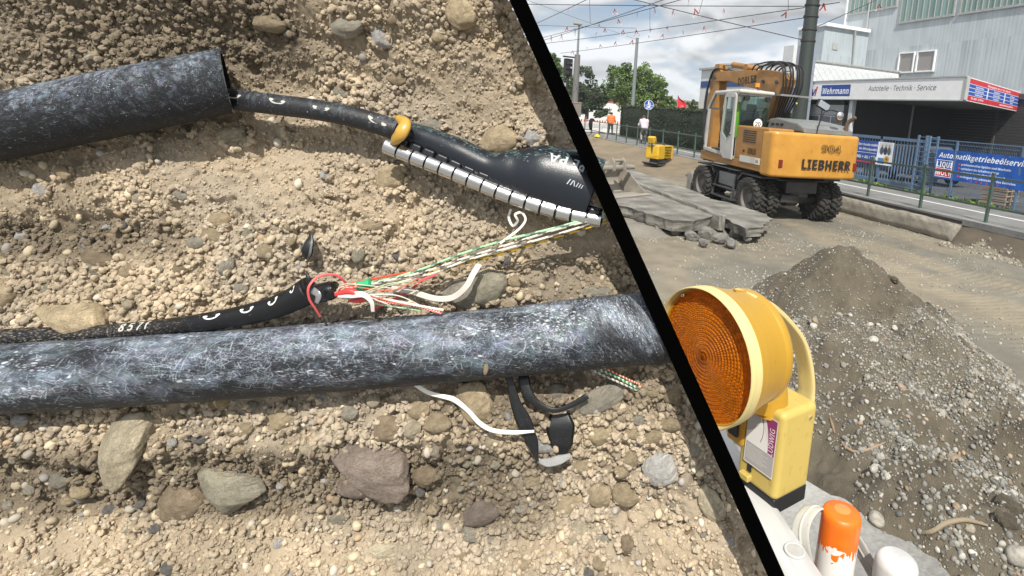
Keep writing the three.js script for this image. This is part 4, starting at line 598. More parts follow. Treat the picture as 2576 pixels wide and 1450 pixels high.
{
  const ex = thing('wheeled_excavator', 'yellow and orange wheeled excavator with twin tyres and grey cab parked in the pit', 'excavator', V(9.12, PIT + 0.0, -13.05), Math.PI / 2 - rad(3));
  // own axes: x forward, y up, z right
  const EX = (o, x, y, z, ry = 0) => { o.position.set(x, y, z); o.rotation.y = ry; return o; };
  // wheels
  const tyreG = (() => {
    const r = 0.5, w = 0.15, pr = [[0.3, -w * 0.82], [0.36, -w * 0.98], [0.43, -w], [0.475, -w * 0.9], [0.49, -w * 0.7], [0.493, 0], [0.49, w * 0.7], [0.475, w * 0.9], [0.43, w], [0.36, w * 0.98], [0.3, w * 0.82]].map((p) => new THREE.Vector2(p[0], p[1]));
    const g = new THREE.LatheGeometry(pr, 48); g.rotateX(Math.PI / 2); const lugs = []; const n = 22;
    for (let i = 0; i < n; i++) for (const s of [-1, 1]) { const a = ((i + (s > 0 ? 0.5 : 0)) / n) * Math.PI * 2, q = rbox(0.062, 0.05, 0.155, 0.008); q.rotateY(s * 0.42); q.translate(0, r + 0.003, s * 0.072); q.rotateZ(a); lugs.push(q); const e = rbox(0.05, 0.1, 0.02, 0.006, 0, r - 0.055, s * 0.148); e.rotateZ(a + s * 0.06); lugs.push(e); }
    return merged([g, ...lugs]);
  })();
  const rimG = (() => { const p = [[0.0, 0.06], [0.1, 0.065], [0.12, 0.05], [0.14, 0.0], [0.2, -0.01], [0.25, 0.03], [0.275, 0.1], [0.305, 0.125], [0.31, 0.1], [0.3, -0.11]].map((q) => new THREE.Vector2(q[0], q[1])); const g = new THREE.LatheGeometry(p, 36); g.rotateX(Math.PI / 2); return merged([g, ...Array.from({ length: 10 }, (_, i) => { const a = i / 10 * 6.283; return cyl(0.013, 0.013, 0.03, 0.168 * Math.cos(a), 0.168 * Math.sin(a), 0.01, Math.PI / 2); })]); })();
  const rimM = worn([0.19, 0.18, 0.165], 0.8, 0.5, 31, { mat: { side: THREE.DoubleSide } });
  for (const x of [-1.32, 1.42]) for (const s of [-1, 1]) for (const z of [1.13, 0.77]) {
    const w = new THREE.Group(); w.name = 'wheel'; ex.add(w); EX(w, x, 0.525, s * z, s < 0 ? Math.PI : 0); w.rotation.z = x * 3 + z;
    mesh('tyre', tyreG, rubber, w); mesh('rim', rimG, rimM, w);
  }
  // chassis
  mesh('chassis', [rbox(3.4, 0.28, 0.72, 0.03, 0.05, 0.86, 0), rbox(1.1, 0.2, 1.2, 0.03, 0.05, 1.0, 0), cyl(0.11, 0.11, 1.9, -1.32, 0.53, 0, Math.PI / 2), cyl(0.11, 0.11, 1.9, 1.42, 0.53, 0, Math.PI / 2), cyl(0.2, 0.2, 0.34, -1.32, 0.55, 0, Math.PI / 2), cyl(0.05, 0.05, 2.2, 0.05, 0.62, 0.0, 0, 0, Math.PI / 2), rbox(0.3, 0.34, 0.5, 0.03, -1.62, 0.8, 0), rbox(0.1, 0.3, 0.9, 0.02, -1.78, 0.9, 0.0), box(0.5, 0.035, 1.5, -1.5, 1.06, 0.1), box(0.12, 0.18, 0.5, -1.75, 0.62, -0.3, 0, 0, 0.3)], steelDark, ex);
  each('mudguard', [-1, 1].flatMap((s) => [box(0.95, 0.04, 0.5, -1.3, 1.11, s * 0.92, 0, 0, 0), box(0.95, 0.04, 0.5, 1.4, 1.1, s * 0.92), box(0.3, 0.04, 0.5, -0.74, 1.02, s * 0.92, 0, 0, -0.7), box(0.3, 0.04, 0.5, 0.85, 1.02, s * 0.92, 0, 0, 0.7)]), steelDark, ex);
  for (const s of [-1, 1]) { mesh('tool_box', rbox(0.95, 0.36, 0.36, 0.02, 0.2, 0.82, s * 0.86), greyPaint, ex); const st = new THREE.Group(); st.name = 'step'; ex.add(st); each('tread', [box(1.15, 0.035, 0.26, 0.15, 0.6, s * 1.06), box(1.2, 0.035, 0.26, 0.15, 0.33, s * 1.1)], steelDark, st); each('side_rail', [beam(V(-0.42, 0.33, s * 1.18), V(-0.38, 0.95, s * 1.06), 0.05, 0.05), beam(V(0.74, 0.33, s * 1.18), V(0.7, 0.95, s * 1.06), 0.05, 0.05)], steelDark, st); }
  each('deck_plate', [box(1.6, 0.02, 0.55, 0.15, 1.14, -0.88), box(1.4, 0.02, 0.5, 0.1, 1.14, 0.9)], greyPaint, ex);
  { const b = new THREE.Group(); b.name = 'dozer_blade'; ex.add(b); const sh1 = [[0, 0], [0.05, -0.02], [0.14, 0.12], [0.1, 0.34], [0.14, 0.56], [0.1, 0.58], [0.03, 0.34]]; mesh('blade', tf(prism(sh1, 2.4), 2.22, 0.2, 0), worn([0.3, 0.29, 0.27], 0.7, 0.4, 3), b); each('arm', [-1, 1].map((s) => beam(V(1.4, 0.65, s * 0.4), V(2.24, 0.45, s * 0.5), 0.09, 0.14)), steelDark, b); each('end_plate', [-1, 1].map((s) => box(0.34, 0.5, 0.03, 2.3, 0.46, s * 1.2)), worn([0.4, 0.39, 0.36], 0.7, 0.4, 3), b); }
  mesh('slewing_ring', cyl(0.55, 0.6, 0.2, -0.1, 1.17, 0, 0, 0, 0, 40), steelDark, ex);
  // upper carriage
  const Y0 = 1.27;
  mesh('revolving_frame', [rbox(3.5, 0.26, 2.44, 0.03, -0.1, Y0 + 0.1, 0)], orangePaint, ex);
  mesh('side_housing', [rbox(1.55, 0.86, 0.72, 0.05, -1.22, Y0 + 0.62, -0.87), rbox(1.9, 0.86, 0.8, 0.05, -0.8, Y0 + 0.62, 0.83), box(1.6, 0.7, 0.9, -1.2, Y0 + 0.56, 0)], orangePaint, ex);
  // counterweight: curved rear, rounded edges
  const cw = (() => { const s = new THREE.Shape(); const hw = 1.245; s.moveTo(-1.8, -hw); s.lineTo(-2.1, -hw); s.quadraticCurveTo(-2.24, -hw, -2.27, -hw + 0.16); s.quadraticCurveTo(-2.46, 0, -2.27, hw - 0.16); s.quadraticCurveTo(-2.24, hw, -2.1, hw); s.lineTo(-1.8, hw); s.lineTo(-1.8, -hw); const g = new THREE.ExtrudeGeometry(s, { depth: 0.93, bevelEnabled: true, bevelSize: 0.07, bevelThickness: 0.07, bevelOffset: -0.07, bevelSegments: 5, curveSegments: 20 }); g.rotateX(Math.PI / 2); g.translate(0, Y0 + 0.92, 0); g.computeVertexNormals(); return g; })();
  const c2 = cw; const cwm = mesh('counterweight', c2, yellowPaint, ex);
  { const a = lettering('LIEBHERR', 0.235, 0.012, 1.42); a.rotateY(-Math.PI / 2); a.translate(-2.392, Y0 + 0.27, 0.24); const p = a.attributes.position; for (let i = 0; i < p.count; i++) { const z = p.getZ(i); p.setX(i, p.getX(i) + 0.062 * (z / 1.1) ** 2 + 0.006); } mesh('lettering', a, blackPaint, cwm); }
  { const t = canvas(256, 128, (x) => { x.clearRect(0, 0, 256, 128); x.font = 'bold 118px sans-serif'; x.textAlign = 'center'; x.textBaseline = 'middle'; x.lineJoin = 'round'; x.strokeStyle = '#3a2a12'; x.lineWidth = 5.5; x.save(); x.translate(128, 68); x.scale(1.18, 0.92); x.strokeText('904', 0, 0); x.restore(); }); const [g, m] = decal(0.64, 0.3, t); g.rotateY(-Math.PI / 2); g.translate(-2.385, Y0 + 0.66, 0.3); mesh('model_number', g, m, cwm); }
  for (const z of [-1.0, 1.14]) mesh('tail_light', rbox(0.05, 0.2, 0.11, 0.012, -2.31 + 0.04 * Math.abs(z), Y0 + 0.24, z), M([0.16, 0.02, 0.015], 0.3), cwm);
  each('grille_bar', Array.from({ length: 6 }, (_, i) => box(0.62, 0.022, 0.02, -1.15, Y0 + 0.66 + i * 0.055, -1.233)), blackPaint, ex);
  { const t = canvas(256, 64, (x) => { x.clearRect(0, 0, 256, 64); x.fillStyle = '#332410'; x.font = 'bold 60px sans-serif'; x.textAlign = 'center'; x.textBaseline = 'middle'; x.save(); x.translate(128, 34); x.scale(0.9, 1); x.fillText('DOBLER', 0, 0); x.restore(); }); const [g, m] = decal(0.5, 0.22, t); g.rotateY(Math.PI); g.translate(-1.32, Y0 + 0.44, -1.237); mesh('owner_lettering', g, m, ex);
    const [g2, m2] = decal(1.05, 0.36, t); g2.rotateY(Math.PI); g2.rotateZ(-0.08); ex.userData.boomText = [g2, m2]; }
  { const t = canvas(256, 64, (x) => { x.fillStyle = '#b9b6ae'; x.fillRect(0, 0, 256, 64); x.fillStyle = '#dcd8cc'; x.fillRect(128, 0, 128, 64); x.font = 'bold 50px sans-serif'; x.lineWidth = 4; x.strokeStyle = '#55483a'; x.strokeText('904', 140, 52); }); mesh('white_stripe', box(1.0, 0.16, 0.012, -1.25, Y0 + 0.22, -1.234), M([0.55, 0.54, 0.5], 0.6), ex); const [g, m] = decal(0.44, 0.15, t); g.rotateY(Math.PI); g.translate(-1.52, Y0 + 0.22, -1.243); m.transparent = false; mesh('model_plate', g, m, ex); }
  mesh('lock', cyl(0.035, 0.035, 0.02, -0.92, Y0 + 0.42, -1.235, Math.PI / 2), blackPaint, ex);
  // engine hood
  { const s = [[-2.0, 0], [-2.0, 0.1], [-1.7, 0.22], [-0.75, 0.32], [-0.42, 0.28], [-0.32, 0]]; const g = prism(s, 1.46, 0.04); const h = mesh('engine_hood', tf(g, 0, Y0 + 1.0, 0.46), worn([0.22, 0.235, 0.235], 0.6, 0.3, 8), ex); each('air_slot', [0, 1, 2].map((i) => rbox(0.15, 0.06, 0.02, 0.01, -0.62 - i * 0.21, Y0 + 1.15, -0.272)), blackPaint, h); }
  mesh('exhaust', [sweep([[-1.95, Y0 + 1.0, 1.0, 0.05], [-1.95, Y0 + 1.25, 1.0, 0.05], [-2.0, Y0 + 1.36, 1.04, 0.048], [-2.12, Y0 + 1.46, 1.1, 0.046]], { n: 24, m: 14 })], worn([0.14, 0.09, 0.06], 0.85, 0.5, 9), ex);
  // mirrors on the rear
  { const m = new THREE.Group(); m.name = 'mirror'; ex.add(m); mesh('bracket', sweep([[-2.0, Y0 + 0.96, 0.1, 0.016], [-2.02, Y0 + 1.2, 0.12, 0.016], [-2.05, Y0 + 1.5, 0.2, 0.016], [-2.05, Y0 + 1.58, 0.36, 0.016], [-2.05, Y0 + 1.56, 0.62, 0.016]], { n: 40, m: 8, nrm: V(1, 0, 0) }), blackPaint, m); const s = new THREE.SphereGeometry(0.13, 24, 12, 0, 6.283, 0, 1.1); s.rotateZ(Math.PI / 2); s.translate(-2.06, Y0 + 1.46, 0.63); mesh('glass', s, chrome, m); mesh('head', tf(new THREE.TorusGeometry(0.115, 0.014, 8, 24), -2.12, Y0 + 1.46, 0.63, 0, Math.PI / 2), blackPaint, m); }
  { const m = new THREE.Group(); m.name = 'mirror'; ex.add(m); mesh('bracket', bar(V(-0.6, Y0 + 1.0, 1.15), V(-0.6, Y0 + 1.78, 1.25), 0.016), blackPaint, m); mesh('head', [rbox(0.08, 0.22, 0.42, 0.03, -0.6, Y0 + 1.74, 1.24, 0.4, 0, 0)], blackPaint, m); mesh('glass', rbox(0.02, 0.18, 0.36, 0.008, -0.645, Y0 + 1.74, 1.24, 0.4, 0, 0), chrome, m); }
  // cab: frame, panes, roof, seat
  {
    const cab = new THREE.Group(); cab.name = 'cab'; ex.add(cab); const xr = -0.42, xf = 1.38, zl = -1.22, zr = -0.3, yb = Y0 + 0.2, yt = Y0 + 1.88;
    const side = (z) => [[V(xr, yb, z), V(xr, yt, z)], [V(xr, yt, z), V(xf - 0.4, yt, z)], [V(xf - 0.4, yt, z), V(xf - 0.05, yt - 0.42, z)], [V(xf - 0.05, yt - 0.42, z), V(xf, yb + 0.1, z)], [V(xf, yb + 0.1, z), V(xr, yb, z)]];
    const fr = [zl, zr].flatMap((z) => side(z).map(([a, b]) => beam(a, b, 0.075, 0.075)));
    fr.push(beam(V(xr, yt, zl), V(xr, yt, zr), 0.08, 0.1), beam(V(xr, yb + 0.5, zl), V(xr, yb + 0.5, zr), 0.07, 0.07), beam(V(xf, yb + 0.1, zl), V(xf, yb + 0.1, zr), 0.07, 0.07), beam(V(xf - 0.05, yt - 0.42, zl), V(xf - 0.05, yt - 0.42, zr), 0.05, 0.05));
    mesh('cab_frame', fr, cabGrey, cab);
    mesh('roof', [rbox(1.5, 0.1, 1.04, 0.045, 0.22, yt + 0.03, -0.76, 0, 0, -0.02)], worn([0.62, 0.62, 0.6], 0.5, 0.3, 12), cab);
    mesh('rear_wall', rbox(0.05, 0.56, 0.92, 0.01, xr, yb + 0.25, -0.76), cabGrey, cab);
    mesh('rear_pane', box(0.012, yt - yb - 0.6, 0.86, xr - 0.01, (yt + yb + 0.5) / 2, -0.76), glass, cab);
    mesh('side_pane', box(1.1, 1.0, 0.012, 0.25, yt - 0.56, zr), glass, cab);
    mesh('lower_panel', rbox(1.7, 0.5, 0.04, 0.01, 0.45, yb + 0.25, zr), cabGrey, cab);
    mesh('floor', box(1.8, 0.04, 0.92, 0.48, yb + 0.06, -0.76), blackPaint, cab);
    // open door, folded back along the side
    const dr = new THREE.Group(); dr.name = 'door'; cab.add(dr); const dz = zl - 0.06, x0 = xr - 0.02, x1 = xr + 0.66;
    const out = [[x0, yb - 0.06], [x0 + 0.04, yt - 0.06], [x0 + 0.12, yt], [x1 - 0.1, yt], [x1, yt - 0.08], [x1 + 0.06, yb + 0.55], [x1 - 0.02, yb + 0.1], [x1 - 0.2, yb - 0.06]];
    const shp = new THREE.Shape(out.map((p) => new THREE.Vector2(...p))); const hole = new THREE.Path([[x0 + 0.09, yt - 0.1], [x1 - 0.1, yt - 0.1], [x1 - 0.03, yb + 0.62], [x0 + 0.36, yb + 0.42], [x0 + 0.16, yb + 0.66]].map((p) => new THREE.Vector2(...p))); shp.holes.push(hole);
    const dg = new THREE.ExtrudeGeometry(shp, { depth: 0.03, bevelEnabled: true, bevelSize: 0.012, bevelThickness: 0.012, bevelOffset: -0.012, bevelSegments: 2 }); dg.translate(0, 0, dz - 0.03); mesh('door_frame', dg, cabGrey, dr);
    const pg = new THREE.ShapeGeometry(new THREE.Shape(hole.getPoints())); pg.translate(0, 0, dz - 0.02); mesh('door_pane', pg, glass, dr); mesh('handle', rbox(0.14, 0.03, 0.03, 0.01, x0 + 0.2, yb + 0.58, dz - 0.06), blackPaint, dr);
    // inside
    mesh('seat', [rbox(0.5, 0.14, 0.5, 0.05, 0.05, yb + 0.5, -0.76), rbox(0.14, 0.75, 0.5, 0.06, -0.22, yb + 0.86, -0.76, 0, 0, 0.12), rbox(0.1, 0.2, 0.3, 0.05, -0.28, yb + 1.32, -0.76), rbox(0.4, 0.4, 0.4, 0.05, 0.05, yb + 0.25, -0.76)], M([0.02, 0.022, 0.026], 0.9), cab);
    mesh('steering_wheel', [tf(new THREE.TorusGeometry(0.19, 0.018, 8, 28), 0.72, yb + 0.74, -0.76, 1.2, Math.PI / 2), bar(V(0.95, yb + 0.1, -0.76), V(0.74, yb + 0.72, -0.76), 0.04)], blackPaint, cab);
    mesh('hi_vis_jacket', sweep([[0.02, yb + 1.45, -1.02, 0.06, 0.1], [0.0, yb + 1.2, -1.02, 0.13, 0.12], [0.02, yb + 0.75, -1.0, 0.15, 0.1], [0.02, yb + 0.5, -1.0, 0.1, 0.08]], { n: 20, m: 14, nrm: V(1, 0, 0) }), M([0.25, 0.55, 0.05], 0.8), cab);
    each('work_lamp', [[xr - 0.06, -1.05], [xr - 0.06, -0.4]].map(([x, z]) => cyl(0.075, 0.06, 0.09, x, yt - 0.12, z, 0, 0, Math.PI / 2)), blackPaint, cab);
    mesh('hand_rail', [sweep([[xf - 0.02, yb + 0.2, zl - 0.05, 0.014], [xf + 0.03, yb + 0.6, zl - 0.08, 0.014], [xf - 0.06, yb + 1.2, zl - 0.06, 0.014]], { n: 16, m: 8 })], blackPaint, cab);
    { const t = canvas(128, 128, (x) => { x.clearRect(0, 0, 128, 128); x.fillStyle = '#f2f2ee'; x.beginPath(); x.arc(64, 64, 62, 0, 7); x.fill(); x.strokeStyle = '#222'; x.lineWidth = 5; x.stroke(); x.fillStyle = '#111'; x.font = 'bold 74px sans-serif'; x.textAlign = 'center'; x.textBaseline = 'middle'; x.fillText('20', 64, 68); }); const [g, m] = decal(0.28, 0.28, t); g.rotateY(-Math.PI / 2); g.translate(xr - 0.022, yb + 0.92, -0.62); mesh('speed_sticker', g, m, cab); }
    const b = new THREE.Group(); b.name = 'beacon'; cab.add(b); mesh('post', bar(V(-0.36, yt, -0.7), V(-0.36, yt + 0.2, -0.7), 0.012), blackPaint, b); mesh('dome', [cyl(0.055, 0.065, 0.1, -0.36, yt + 0.24, -0.7)], M([0.85, 0.25, 0.02], 0.25), b);
  }
  // boom, folded up
  {
    const bm = new THREE.Group(); bm.name = 'boom'; ex.add(bm); const z = 0.28; const K = V(0.05, Y0 + 2.58, z), T = V(3.0, Y0 + 3.02, z), A = V(0.55, Y0 + 0.5, z);
    const plate = (pts, w, m, name) => mesh(name, tf(prism(pts, w, 0.02), 0, 0, z), m, bm);
    plate([[0.35, Y0 + 0.4], [0.85, Y0 + 0.4], [0.78, Y0 + 1.3], [0.42, Y0 + 2.3], [0.2, Y0 + 2.75], [-0.1, Y0 + 2.72], [-0.16, Y0 + 2.5], [0.02, Y0 + 2.1], [0.3, Y0 + 1.2]], 0.42, orangePaint, 'lower_boom');
    plate([[-0.16, Y0 + 2.45], [0.28, Y0 + 2.28], [1.2, Y0 + 2.46], [2.2, Y0 + 2.7], [2.95, Y0 + 2.72], [3.12, Y0 + 2.9], [3.1, Y0 + 3.08], [2.2, Y0 + 3.06], [1.2, Y0 + 3.02], [0.5, Y0 + 2.98], [-0.05, Y0 + 2.86], [-0.22, Y0 + 2.66]], 0.4, orangePaint, 'upper_boom');
    plate([[2.82, Y0 + 3.36], [3.06, Y0 + 3.36], [3.22, Y0 + 2.9], [3.3, Y0 + 1.9], [3.2, Y0 + 0.4], [3.05, Y0 + 0.1], [2.92, Y0 + 0.2], [2.88, Y0 + 1.4], [2.74, Y0 + 2.6]], 0.34, orangePaint, 'stick');
    mesh('cylinder', [bar(V(1.5, Y0 + 3.14, z), V(2.3, Y0 + 3.3, z), 0.1), cyl(0.11, 0.11, 0.4, 1.45, Y0 + 3.12, z, Math.PI / 2)], orangePaint, bm); mesh('piston_rod', bar(V(2.3, Y0 + 3.3, z), V(2.92, Y0 + 3.34, z), 0.05), chrome, bm);
    mesh('cylinder', [bar(V(0.9, Y0 + 0.4, z - 0.35), V(0.6, Y0 + 1.6, z - 0.35), 0.09), bar(V(0.9, Y0 + 0.4, z + 0.35), V(0.6, Y0 + 1.6, z + 0.35), 0.09)], orangePaint, bm);
    each('pin', [[K.x, K.y], [T.x, T.y - 0.1], [2.95, Y0 + 2.85], [0.6, Y0 + 2.62], [1.0, Y0 + 2.66], [3.05, Y0 + 0.2]].map(([x, y]) => cyl(0.055, 0.055, 0.5, x, y, z, Math.PI / 2)), steelDark, bm);
    mesh('quick_coupler', [rbox(0.4, 0.34, 0.36, 0.04, 2.98, Y0 - 0.05, z), cyl(0.05, 0.05, 0.46, 2.85, Y0 - 0.2, z, Math.PI / 2), cyl(0.05, 0.05, 0.46, 3.15, Y0 - 0.2, z, Math.PI / 2)], steelDark, bm);
    each('stick_hose', [-0.2, -0.23, 0.2].map((dz, i) => sweep([[2.4, Y0 + 3.1, z + dz * 0.6, 0.024], [3.0, Y0 + 3.15, z + dz, 0.024], [3.28, Y0 + 2.6, z + dz, 0.026], [3.36 + i * 0.03, Y0 + 1.8, z + dz, 0.026], [3.28, Y0 + 0.9, z + dz, 0.026], [3.12, Y0 + 0.25, z + dz, 0.024]], { n: 50, m: 8 })), blackPaint, bm);
    mesh('stick_plate', tf(prism([[3.25, Y0 + 1.2], [3.42, Y0 + 1.25], [3.5, Y0 + 0.62], [3.3, Y0 + 0.6]], 0.3), 0, 0, z), blackPaint, bm);
    const [g2, m2] = ex.userData.boomText; delete ex.userData.boomText; g2.translate(1.32, Y0 + 2.7, z - 0.206); mesh('owner_lettering', g2, m2, bm);
    // hoses arching over the knuckle and down the back
    const R = rng(6); bm.scale.set(1.32, 0.905, 0.9); bm.position.set(-0.1, 0.06, 0.02); for (let i = 0; i < 7; i++) { const zz = z - 0.36 + i * 0.1, a = 0.1 * R() - 0.05, d = 0.025 * i, s0 = 0.95 - 0.07 * i;
      mesh('hose', sweep([[s0, Y0 + 2.98, zz, 0.024], [s0 - 0.16, Y0 + 3.13 + a, zz, 0.024], [0.2 - d, Y0 + 3.18 + a, zz, 0.024], [-0.16 - d, Y0 + 3.08 + a, zz, 0.024], [-0.3 - d - a, Y0 + 2.8, zz, 0.024], [-0.26 - d, Y0 + 2.35, zz * 0.8 + 0.06, 0.024], [-0.06 - d * 0.5, Y0 + 1.7, zz * 0.6 + 0.12, 0.024], [0.12, Y0 + 1.0, zz * 0.6 + 0.12, 0.022]], { n: 60, m: 8 }), blackPaint, bm); }
    each('hose_clamp', [box(0.5, 0.05, 1.0, -0.2, Y0 + 2.18, z), box(0.45, 0.05, 0.96, -0.1, Y0 + 1.42, z)], greyPaint, bm);
  }
}
// digging bucket left on the slab
{
  const p = onY(1556, 488, -0.17), o = thing('ditching_bucket', 'wide worn steel excavator bucket standing on the broken slab next to the black bar', 'bucket', p, rad(28));
  const st = worn([0.36, 0.335, 0.29], 0.75, 0.45, 44, { mat: { side: THREE.DoubleSide } }); const w = 1.25, N = 16, prof = []; for (let i = 0; i <= N; i++) { const a = lerp(-2.0, 1.1, i / N); prof.push([-0.28 + 0.36 * -Math.cos(a) * 0.9, 0.33 + 0.34 * Math.sin(a)]); }
  const P = [], I = []; const pts = [[0.42, 0.015], [0.1, 0.012], ...prof.slice(2)]; for (const [z, y] of pts) for (const s of [-1, 1]) P.push(s * w / 2, y, z); for (let i = 0; i < pts.length - 1; i++) { const a = 2 * i; I.push(a, a + 1, a + 2, a + 1, a + 3, a + 2); }
  const g = new THREE.BufferGeometry(); g.setAttribute('position', new THREE.Float32BufferAttribute(P, 3)); g.setIndex(I); g.computeVertexNormals(); const gg = g.clone(); gg.translate(0, 0, -0.012); mesh('shell', [g, gg], st, o);
  for (const s of [-1, 1]) { const q = prism(pts.map(([z, y]) => [z, y]), 0.03, 0.004); q.rotateY(-Math.PI / 2); q.translate(s * w / 2, 0, 0); mesh('side_plate', q, st, o); }
  mesh('cutting_edge', rbox(w + 0.12, 0.03, 0.2, 0.008, 0, 0.02, 0.42), worn([0.45, 0.42, 0.37], 0.6, 0.4, 5), o); mesh('top_tube', cyl(0.065, 0.065, w, 0, 0.66, -0.1, 0, 0, Math.PI / 2), st, o);
  for (const s of [-0.2, 0.2]) mesh('hanger_ear', tf(prism([[-0.3, 0.55], [0.02, 0.66], [0.0, 0.86], [-0.1, 0.98], [-0.2, 0.84], [-0.34, 0.74]], 0.05, 0.006).rotateY(-Math.PI / 2), s, -0.06, 0), st, o); mesh('pin', cyl(0.04, 0.04, 0.46, 0, 0.84, -0.1, 0, 0, Math.PI / 2), st, o);
}
// plate compactor
{
  const o = thing('plate_compactor', 'yellow plate compactor with slatted engine guard standing on the dirt below the path', 'compactor', onY(1656, 416, PIT + 0.13), rad(35)); o.scale.set(1.18, 0.86, 1.05); const y = worn([0.72, 0.46, 0.03], 0.5, 0.25, 51);
  mesh('base_plate', [rbox(1.05, 0.07, 0.75, 0.03, 0, 0.06, 0), rbox(0.25, 0.07, 0.75, 0.03, -0.6, 0.13, 0, 0, 0, -0.5), rbox(0.25, 0.07, 0.75, 0.03, 0.6, 0.13, 0, 0, 0, 0.5)], steelDark, o); mesh('exciter', [rbox(0.7, 0.24, 0.5, 0.04, 0, 0.24, 0)], steelDark, o);
  mesh('engine_hood', [rbox(0.5, 0.72, 0.66, 0.06, -0.3, 0.72, 0), rbox(0.08, 0.7, 0.66, 0.03, 0.52, 0.7, 0), rbox(0.9, 0.06, 0.66, 0.02, 0.1, 1.04, 0)], y, o); each('grille_slat', Array.from({ length: 7 }, (_, i) => box(0.5, 0.035, 0.64, 0.24, 0.44 + i * 0.085, 0)), y, o); mesh('engine', rbox(0.46, 0.6, 0.5, 0.03, 0.24, 0.68, 0), blackPaint, o);
  mesh('handle', [bar(V(-0.5, 0.5, 0), V(-0.62, 1.25, 0), 0.03), bar(V(-0.62, 1.28, -0.25), V(-0.62, 1.28, 0.25), 0.022)], steelDark, o); mesh('control_head', rbox(0.22, 0.36, 0.34, 0.06, -0.6, 1.36, 0, 0, 0, 0.25), y, o); mesh('filler_pipe', [bar(V(0.2, 1.05, 0.1), V(0.2, 1.18, 0.1), 0.03), bar(V(0.4, 1.05, -0.1), V(0.4, 1.15, -0.1), 0.04)], steelDark, o);
}
